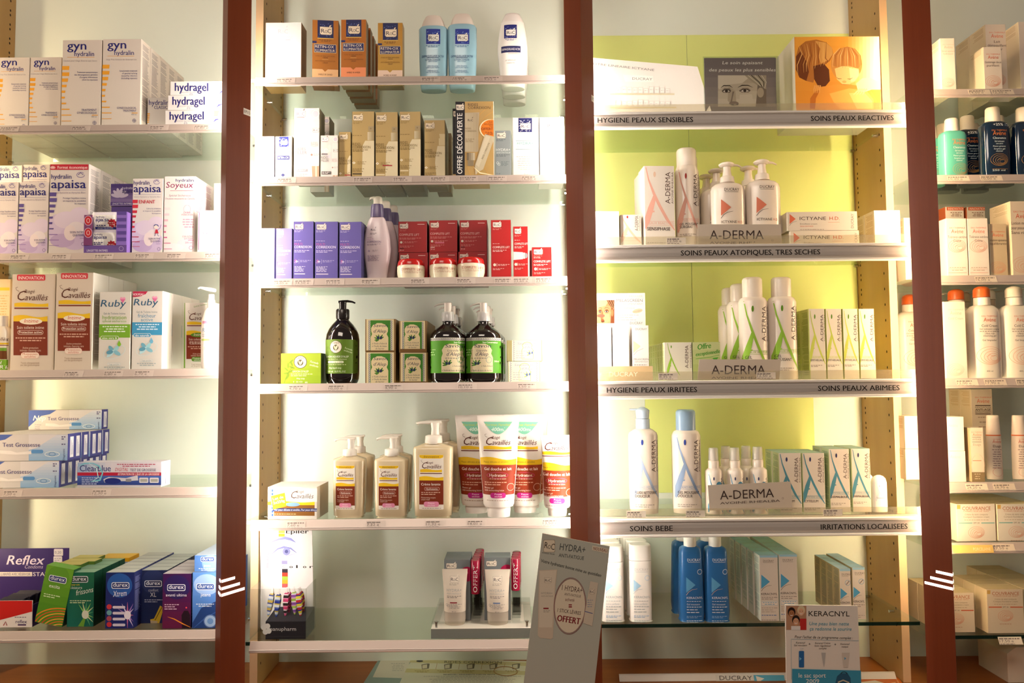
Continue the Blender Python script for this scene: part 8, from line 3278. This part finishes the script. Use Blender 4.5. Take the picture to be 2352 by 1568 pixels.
def d_or(p):
    p.t('Avène', 2046, 1568, 10, '#e8c89a', w=34, rot=-60)
    p.t('EAU THERMALE', 2052, 1550, 3, '#e8c89a', w=34, rot=-60)
    p.poly([(1978, 1566), (2010, 1562), (2030, 1568), (2040, 1580), (1978, 1590)], '#e2d8c6')


flat('orange_leaflet', 'orange leaflet lying at the foot of the white offer card', 'leaflet', [(1975, 1546.5), (2060, 1545.5), (2078, 1580), (1975, 1582)], '#c8641c', .0006, d_or, z=ez)
# ------------------------------------------------------------------ right bay
AVC = '#ebdccb'


def d_av(x0, x1, yt, yb, lines, faint=False, sw=True, band=None):
    c = '#d9694a' if not faint else '#dcae98'  # faint inks imitate glare beside the right post

    def f(p):
        w = x1 - x0
        cx = (x0 + x1) / 2
        avene(p, cx, yt + w * .62, w * .74, c)
        y = yt + w * .62
        if band:
            band(p, y)
        for i, s in enumerate(lines):
            p.t(s, cx, y + w * (.24 + .18 * i), w * .115, '#5a463a' if not faint else '#b8a28c', w=min(w * .9, len(s) * w * .075), al='c')
        if sw:
            swirl(p, cx, yb - w * .42, w * .42, c if faint else '#d88a6a', .8)
    return f


SD = '#dccdb0'
carton('cream_carton', 'slim white carton with faint swirl, left end of the top right shelf', 'carton', 2161, 2195, 88, 'R1', '#efe2d0', d_av(2161, 2195, 90, 204, ('Sérum apaisant', 'hydratant'), True), Y=.015, d=.06, n=2, grp='swirl cartons of the top shelf', side='#eee0cc', lines=('#b8a080', 'L', .8, .97), bl='white carton standing directly behind the slim faint swirl one')
carton('cream_carton', 'tall white carton with red lettering, behind a smaller swirl carton', 'carton', 2266, 2314, 56, 'R1', AVC, d_av(2266, 2314, 57, 204, ('Lait', 'démaquillant', 'douceur')), Y=.075, d=.06, n=2, grp='swirl cartons of the top shelf', side=SD, lines=('#a89070', 'L', .85, .97), bl='tall white carton directly behind the red lettered tall one')
carton('cream_carton', 'smaller swirl carton in front of the tall red lettered one', 'carton', 2260, 2302, 108, 'R1', AVC, d_av(2260, 2302, 109, 204, ('Gommage doux', 'purifiant')), Y=.012, d=.058, grp='swirl cartons of the top shelf', side=SD, lines=('#a89070', 'L', .85, .97))
carton('cream_carton', 'tallest white carton cut by the right edge on the top shelf', 'carton', 2342, 2405, 50, 'R1', AVC, None, Y=.03, d=.075, n=2, grp='swirl cartons of the top shelf', side=SD, lines=('#a89070', 'L', .85, .97), bl='tall white carton behind the one cut by the right edge')

TEAL = mat('#58aa96', .2, .5)
NAVB = mat('#0b2036', .1, .6, 0, .5)


def d_avb(cx, hw, yt, light):
    def f(p):
        c = '#d8783a'
        x = cx + (hw * .18 if light else 0)
        p.t('EAU THERMALE', x, yt + 10, 3.4, c, w=hw * 1.1, al='c')
        p.t('Avène', x, yt + 19.5, 9.5, c, w=hw * .95, al='c')
        for i in range(7):
            p.t(('Cleanance', 'Gel nettoyant', 'sans savon', 'Peaux grasses', 'Soapless gel', 'cleanser', '')[i], x, yt + (28, 35, 40, 46, 52, 57, 60)[i], (4.6, 3.4, 3, 3, 3, 3, 3)[i], '#dfe8e2', w=hw * (.95, .7, .5, .9, .8, .5, .1)[i], al='c')
        swirl(p, cx + (hw * .3 if light else 0), yt + 75, hw * .62, '#b8864a', .8)
        if not light:
            p.t('+25%', cx - hw * .45, yt - 2, 6, '#e6e6e2', w=hw * .7, bold=.016)
            p.t('Offert', cx + hw * .38, yt - 5, 3, '#8fa6b4', w=hw * .4)
            p.t('Free', cx + hw * .38, yt - 1, 3, '#8fa6b4', w=hw * .3)
            p.r(cx - hw * .5, yt + 96, cx + hw * .6, yt + 96.6, '#b8864a')
            p.t('250 ml', cx - hw * .5, yt + 101, 3.4, '#dfe8e2', w=hw * .9)
    return f


CW = mat('#e9dcc8', .28, .5)
for lab, cx, hw, yt, yc, Y, m, n, dx, bl in (('teal translucent bottle with white cap, right bay second shelf', 2187.5, 29.5, 303, 273, .04, TEAL, 2, -.02, 'teal bottle tucked behind the front teal one'),
                                             ('navy bottle with white cap and extra volume flash, centre of the second right shelf', 2283, 31.5, 282, 247.5, .04, NAVB, 3, -.026, 'navy bottle with white cap, {o} in line behind the centre one'),
                                             ('navy bottle with white cap cut by the right edge', 2354, 31.5, 282, 247.5, .04, NAVB, 3, -.026, 'navy bottle with white cap, {o} in line behind the right edge one')):
    b = Bottle('wash_bottle', lab, 'bottle', cx, 350, 'R2', Y, 'teal and navy bottles')
    b.part('bottle_body', [(None, hw * .94), (395, hw), (yt + 12, hw), (yt + 4, hw * .9), (yt, hw * .62)], m, n=3.2, dr=.62, des=d_avb(cx, hw, yt + 15, m is TEAL), seg=44)
    hc = hw * .52
    b.part('bottle_cap', [(yt + 1, hc), (yc + 4, hc * .93), (yc + 1, hc * .8), (yc, hc * .5)], CW, dr=.9)
    b.file(n, .056, dx, bl)


def d_tol(x0, x1, yt):
    def f(p):
        d_av(x0, x1, yt + 4, 585, ('Tolérance extrême', 'Crème'), False, True)(p)
        p.r(x0 + 5, 617, x1 - 3, 617.6, '#d89a80')
        p.g(x0 + 6, x1 - 4, 615, 2, 6, '#b89a86', 1.4, 'c')
        p.r(x0 + 4, 626, x1 - 2, 626.6, '#d86a4a')
    return f


TOL = '#f0e4d6'
for i, (x0, x1) in enumerate(((2174.5, 2222.5), (2224, 2271.5))):
    nm = ('left', 'right')[i]
    carton('cream_carton', 'white carton with a red swirl, %s of the matching pair' % nm, 'carton', x0, x1, 501.5, 'R3', TOL, d_tol(x0, x1, 501.5), Y=.02, d=.04, n=2, grp='paired swirl cartons', side='#e6d6c0', bl='white carton directly behind the %s swirl one of the pair' % nm)
    carton('cream_carton', 'taller white carton with an orange header, behind the %s swirl carton' % nm, 'carton', x0 - 1, x1 - 5, 475, 'R3', TOL, lambda p, x0=x0, x1=x1: (p.r(x0, 475.5, x1 - 6, 483, '#d0562c'), p.up(), p.t('INNOVATION', x0 + 3, 482, 5, '#f0dccb', w=x1 - x0 - 11, bold=.01), p.g(x0 + 8, x1 - 12, 489, 3, 3.6, '#8a6a5a', 1.6, 'c')), Y=.115, d=.045, grp='orange header cartons', side='#c25a2c')
carton('cream_carton', 'tan swirl carton between the pair and the tall right edge carton', 'carton', 2273.5, 2314, 514, 'R3', '#d8c09a', d_av(2270, 2314, 516, 633, ('Emulsion apaisante', 'équilibrante')), Y=.025, d=.045, n=2, grp='tan swirl cartons', side=SD, bl='tan swirl carton directly behind the front one')
carton('cream_carton', 'tall white carton with red lettering cut by the right edge, third right shelf', 'carton', 2323, 2385, 462, 'R3', '#ead6ba', d_av(2320, 2380, 464, 633, ('Lotion micellaire', 'pour peaux sensibles', 'Sans rinçage')), Y=.02, d=.075, grp='swirl cartons of the third shelf', side='#dcc8a6', lines=('#a89070', 'L', .85, .97))
carton('cream_carton', 'white carton glimpsed between the divider and the right post, third shelf', 'carton', 2078, 2118, 500, 'R3', '#f0e2cc', None, Y=.05, d=.05, n=2, grp='cartons hidden by the right post', lines=('#c8a070', 'L', .6, .95), bl='white carton behind the one glimpsed beside the right post')

ORG = mat('#d8642c', .3, .5)
carton('cream_carton', 'tall white carton with a faint swirl, in front of orange caps', 'carton', 2169.5, 2220, 692.5, 'R4', '#eedfca', d_av(2172, 2218, 694, 868, ('Cold Cream',), True), Y=.012, d=.04, grp='faint swirl cartons', side='#ece0cc')


def d_cc(cx, hw, yt):
    def f(p):
        avene(p, cx + 1, yt + 40, hw * 1.0, '#cf6a48')
        for i, s in enumerate(('Cold Cream', 'Gel nettoyant surgras', 'Ultra rich', 'cleansing gel', 'Gel limpiador')):
            p.t(s, cx + 1, yt + (52, 58.5, 69, 74, 84)[i], (5.6, 3.6, 4, 4, 4)[i], '#4a382c', w=hw * (1.0, 1.25, .6, .8, .9)[i], al='c')
        p.g(cx - hw * .6, cx + hw * .7, yt + 63, 1, 3, '#7a6452', 1.2, 'c')
        swirl(p, cx + 2, yt + 117, hw * .78, '#d8906c', .9)
        p.t('400 ml', cx + 1, yt + 154, 3.6, '#5a4638', w=hw * .4, al='c')
    return f


CCB = mat('#ebdfcc', .22, .5)
for lab, cx, capm, n, bl in (('white pump bottle with an orange pump cap and swirl', 2258, ORG, 4, 'white pump bottle with orange cap, {o} in line behind the front one'), ('white pump bottle with a beige pump cap, cut by the right edge', 2332, CCB, 3, 'white pump bottle with beige cap, {o} in line behind the front one')):
    b = Bottle('pump_bottle', lab, 'bottle', cx, 770, 'R4', .042, 'cold cream pump bottles')
    hw = 36
    b.part('bottle_body', [(None, hw * .95), (860, hw), (722, hw), (712, hw * .93), (704, hw * .72), (701, hw * .52)], CCB, n=2.6, dr=.62, des=d_cc(cx, hw, 700), seg=44)
    b.part('pump_collar', [(702, 17.5), (684, 16.5)], CCB)
    b.part('pump_cap', [(683, 17.5), (666, 17), (661, 14), (658, 7)], capm)
    b.bar('pump_nozzle', [(cx + 12, 664), (cx + 24, 663), (cx + 31, 661.5)], [3, 2.6, 1.4], CCB, flat=.5)
    b.file(n, .052, -.029, bl)

# fifth shelf
carton('cream_carton', 'tall white carton with black anti-age bars, behind the slim brown footed one', 'carton', 2233, 2283, 893.5, 'R5', '#e8d6ba', d_av(2233, 2283, 894, 1105, (), False, False, lambda p, y: (p.r(2240, y + 5, 2275, y + 7, '#4a362a'), p.t('INNOVATION', 2257.5, y + 11.5, 3, '#4a362a', w=35, al='c'), p.t('ANTI-AGE', 2257.5, y + 18, 5, '#3a2a20', w=35, al='c', bold=.016), p.t('RESTRUCTURANT', 2257.5, y + 22.5, 3, '#4a362a', w=35, al='c'), p.r(2240, y + 24.5, 2275, y + 26, '#4a362a'), p.g(2246, 2270, y + 34, 3, 11, '#a89078', 2, 'c'))), Y=.1, d=.045, n=2, grp='anti-age cartons', side='#dcc8a4', lines=('#b89a6a', 'L', .8, .97), bl='tall white carton directly behind the black barred one')
o = carton('cream_carton', 'small glare-pale carton, lower one of the stack by the right post', 'carton', 2174, 2219, 1035.5, 'R5', '#f2e8da', lambda p: (p.t('Avène', 2182, 1052, 7, '#e6c8b8', w=24), swirl(p, 2196, 1088, 13, '#ecd8ca', .7)), Y=.015, d=.045, grp='stacked glare-pale cartons')  # both stacked cartons carry lamp glare as paled inks
carton('cream_carton', 'small glare-pale carton, upper one of the stack by the right post', 'carton', 2172, 2215, 957, lift(o) + .0004, '#f2e8da', lambda p: (p.t('Avène', 2178, 980, 7, '#e6c8b8', w=22), swirl(p, 2192, 1014, 13, '#ecd8ca', .7)), Y=.015, d=.045, grp='stacked glare-pale cartons')


def d_elu(p):
    avene(p, 2244, 1001, 26, '#d2886a')
    p.r(2233, 1003.5, 2253, 1004.4, '#6a5444')
    p.t('ANTI-AGE', 2243.5, 1010.5, 3.6, '#8a7262', w=20, al='c')
    p.r(2233, 1014, 2254, 1014.8, '#6a5444')
    p.t('Eluage', 2244, 1023, 5, '#b09a86', w=18, al='c')
    p.ring(2246, 1068, 15, 25, .7, '#e0b89a', 20)
    p.poly([(2238, 1040), (2252, 1040), (2248, 1046), (2254, 1058), (2254, 1084), (2237, 1084), (2237, 1058), (2241, 1048)], '#e2d0b4')
    p.r(2234, 1057, 2254, 1058.2, '#d2683a')
    p.r(2230, 1084, 2262, 1106, '#8a7452')
    p.up()
    p.g(2238, 2252, 1089, 3, 5.4, '#d6c6a6', 1.4, 'c')


carton('serum_carton', 'slim white carton with a brown foot and a pump picture', 'carton', 2229.5, 2261, 982, 'R5', '#ecdcc2', d_elu, Y=.012, d=.03, side='#a8906a')
for lab, cx in (('white tapering bottle with an orange ring, beside the brown footed carton', 2283), ('white tapering bottle cut by the right edge', 2342)):
    b = Bottle('tube_bottle', lab, 'bottle', cx, 1040, 'R5', .06, 'tapering bottles')

    def d_tb(p, cx=cx):
        p.t('EAU THERMALE', cx, 1009, 2.6, '#d2886a', w=18, al='c')
        p.t('Avène', cx, 1016, 6.5, '#c8553a', w=20, al='c')
        p.t('Eluage', cx, 1026, 5.6, '#5a3a34', w=18, al='c')
        p.g(cx - 11, cx + 11, 1032, 9, 5.2, '#8a6a6a', 1.4, 'c')
        p.ring(cx + 2, 1082, 11, 10, .7, '#d89a8a', 18)
    w_ = mat('#e9d6c2', .2, .5)
    b.part('bottle_body', [(None, 17), (1090, 17.5), (1030, 17), (1000, 16)], w_, dr=.7, des=d_tb)
    b.part('orange_ring', [(1000, 16.4), (997.5, 16.3)], ORG, dr=.7)
    b.part('bottle_cap', [(997.5, 15.8), (960, 13.5), (954, 13), (953, 11)], w_, dr=.7)
o = carton('cream_carton', 'cream carton glimpsed beside the right post on the fifth shelf, lower', 'carton', 2080, 2120, 1031, 'R5', '#ecd8b8', None, Y=.06, d=.06, grp='cartons hidden by the right post', lines=('#c0985c', 'L', .7, .95))
carton('cream_carton', 'cream carton glimpsed beside the right post on the fifth shelf, upper', 'carton', 2078, 2118, 955, lift(o) + .0004, '#ecd8b8', None, Y=.06, d=.06, grp='cartons hidden by the right post', lines=('#c0985c', 'L', .6, .9))


def d_cov(x0, x1, yt, yb, c):
    def f(p):
        w = x1 - x0
        cx = (x0 + x1) / 2
        k = w / 88.0
        y = lambda a: yt + a * k
        p.r(x0, y(2), x0 + 8 * k, y(11), '#d2a95a')
        p.up()
        p.t('COUVRANCE', cx, y(13.5), 7.6 * k, '#b8643c', w=64 * k, al='c')
        p.t('CORRECTEUR DE TEINT', cx, y(17.5), 2.8 * k, '#c8805c', w=58 * k, al='c')
        p.t('Crème de teint compacte', cx, y(25), 3.6 * k, '#9a8264', w=52 * k, al='c')
        p.t('Compact foundation cream', cx, y(30.5), 3.6 * k, '#9a8264', w=58 * k, al='c')
        p.g(cx - 28 * k, cx + 28 * k, y(36), 1, 3, '#b8a080', 1.2, 'c')
        p.r(x0 + 4 * k, y(41), x0 + 35 * k, y(43.4), c)
        p.r(x0 + 55 * k, y(41), x1 - 3 * k, y(43.4), c)
        p.t('SPF 30', cx, y(43.8), 3.2 * k, '#7a6448', w=14 * k, al='c')
        swirl(p, cx, y(63), 18 * k, '#d8906c', .8)
        p.g(cx - 14 * k, cx + 14 * k, y(83), 1, 3, '#c08a6a', 1.1, 'c')
    return f


CV2 = '#f1e6d2'
for i, (x0, x1) in enumerate(((2197, 2288), (2290.5, 2380))):
    nm = ('left, beside the post', 'right, cut by the edge')[i]
    carton('powder_box', 'square cream make-up box with teal bars, ' + nm, 'box', x0, x1, 1157, 'R6', CV2, d_cov(x0, x1, 1157, 1245, '#8fbcae'), Y=.02, d=.05, n=3, grp='teal barred make-up boxes', side='#e6d2ac', top='#d8c294', rot=(1.5, 0)[i], bl='square cream make-up box, {o} in the file behind the teal barred %s one' % ('left', 'right')[i])
for i, (x0, x1, yt) in enumerate(((2155, 2239, 1361), (2267, 2352, 1353), (2354, 2440, 1352))):
    nm = ('beside the right post', 'in the open', 'cut by the right edge')[i]
    carton('powder_box', 'square cream make-up box with red bars, ' + nm, 'box', x0, x1, yt, 'R7', '#e9d8b8', d_cov(x0, x1, yt, yt + 88, '#d0603c'), Y=(.02, .012, .012)[i], d=.042, n=(3, 3, 5)[i], grp='red barred make-up boxes', side='#dcc8a0', top='#cdb88a', bl='cream make-up box, {o} in the red barred file ' + nm)
# barcode on the left sides
tagr = (('ticket reading 14,50 on the top right rail, left one', '14,50 e', 2224, 207, 'R1'), ('ticket reading 12,20 on the top right rail, right one', '12,20 e', 2278, 207, 'R1'),
        ('ticket reading 10,20 under the teal bottle', '10,20 e', 2176, 406, 'R2'), ('ticket reading 10,50 under the centre navy bottle', '10,50 e', 2252, 406, 'R2'),
        ('ticket reading 16,00 under the paired swirl cartons', '16,00 e', 2239, 638, 'R3'), ('ticket reading 12,00 under the tall faint swirl carton', '12,00 e', 2196, 874, 'R4'),
        ('ticket reading 17,90 under the orange capped pump bottle', '17,90 e', 2261, 874, 'R4'), ('ticket reading 18,50 at the right edge under the beige capped bottle', '18,50 e', 2334, 873, 'R4'),
        ('ticket reading 24,20 under the brown footed carton', '24,20 e', 2218, 1114, 'R5'), ('ticket reading 28,70 under the orange ringed bottle', '28,70 e', 2281, 1111, 'R5'),
        ('ticket reading 17,50 on the tan rail label', '17,50 e', 2280, 1252, 'R6'))
for nm, s, px, py, S in tagr:
    tagcard(s, nm, px, py, S, w=50, back='#dccbb4')
# tan shade label in the sixth rail
mb = MB()
X0 = P(2186, 1258, -.009)[0]
X1 = P(2279, 1258, -.009)[0]
mb.add([(X0, -.0096, 0.0), (X1, -.0096, 0), (X1, -.0042, .0165), (X0, -.0042, .0165), (X0, -.0092, 0.0), (X1, -.0092, 0), (X1, -.0038, .0165), (X0, -.0038, .0165)], [[0, 1, 2, 3], [7, 6, 5, 4], [0, 4, 5, 1], [2, 6, 7, 3], [1, 5, 6, 2], [3, 7, 4, 0]], mat('#d8b464', .5))
q = Print(mb, lambda a, b_: (P(a, b_, -.009)[0], (1262 - b_) / F * DCAM + .004), lambda u, v, l: (u, -.0097 + .0054 * v / .0165 - EPS * l, v))
q.t('PORCELAINE', 2233, 1261, 6, '#efdfae', w=40)
o = mb.build('shade_label', None, (0, -.0055, SH['R6'] - .0182))
tag(o, 'tan paper shade label in the rail under the teal barred make-up boxes', 'label')
tagcard('17,50 e', 'ticket reading 17,50 hanging on the dark glass edge', 2293, 1461, 'R7', w=54, back='#e0d4c0', Yo=-.0105)
# white dispenser tray on the plinth
mb = MB()
a0 = P(2313, 1500, .08)[0]
zt = P(2330, 1486, .08)[1] - ez
mb.prism([(0, 0), (.13, 0), (.13, zt), (.022, zt), (.0, zt * .82)], 'y', 0, .11, mat('#dfd0b8', .4))
tag(mb.build('storage_bin', None, (a0, .08, ez)), 'plain cream plastic bin on the plinth, cut by the lower right edge', 'bin')
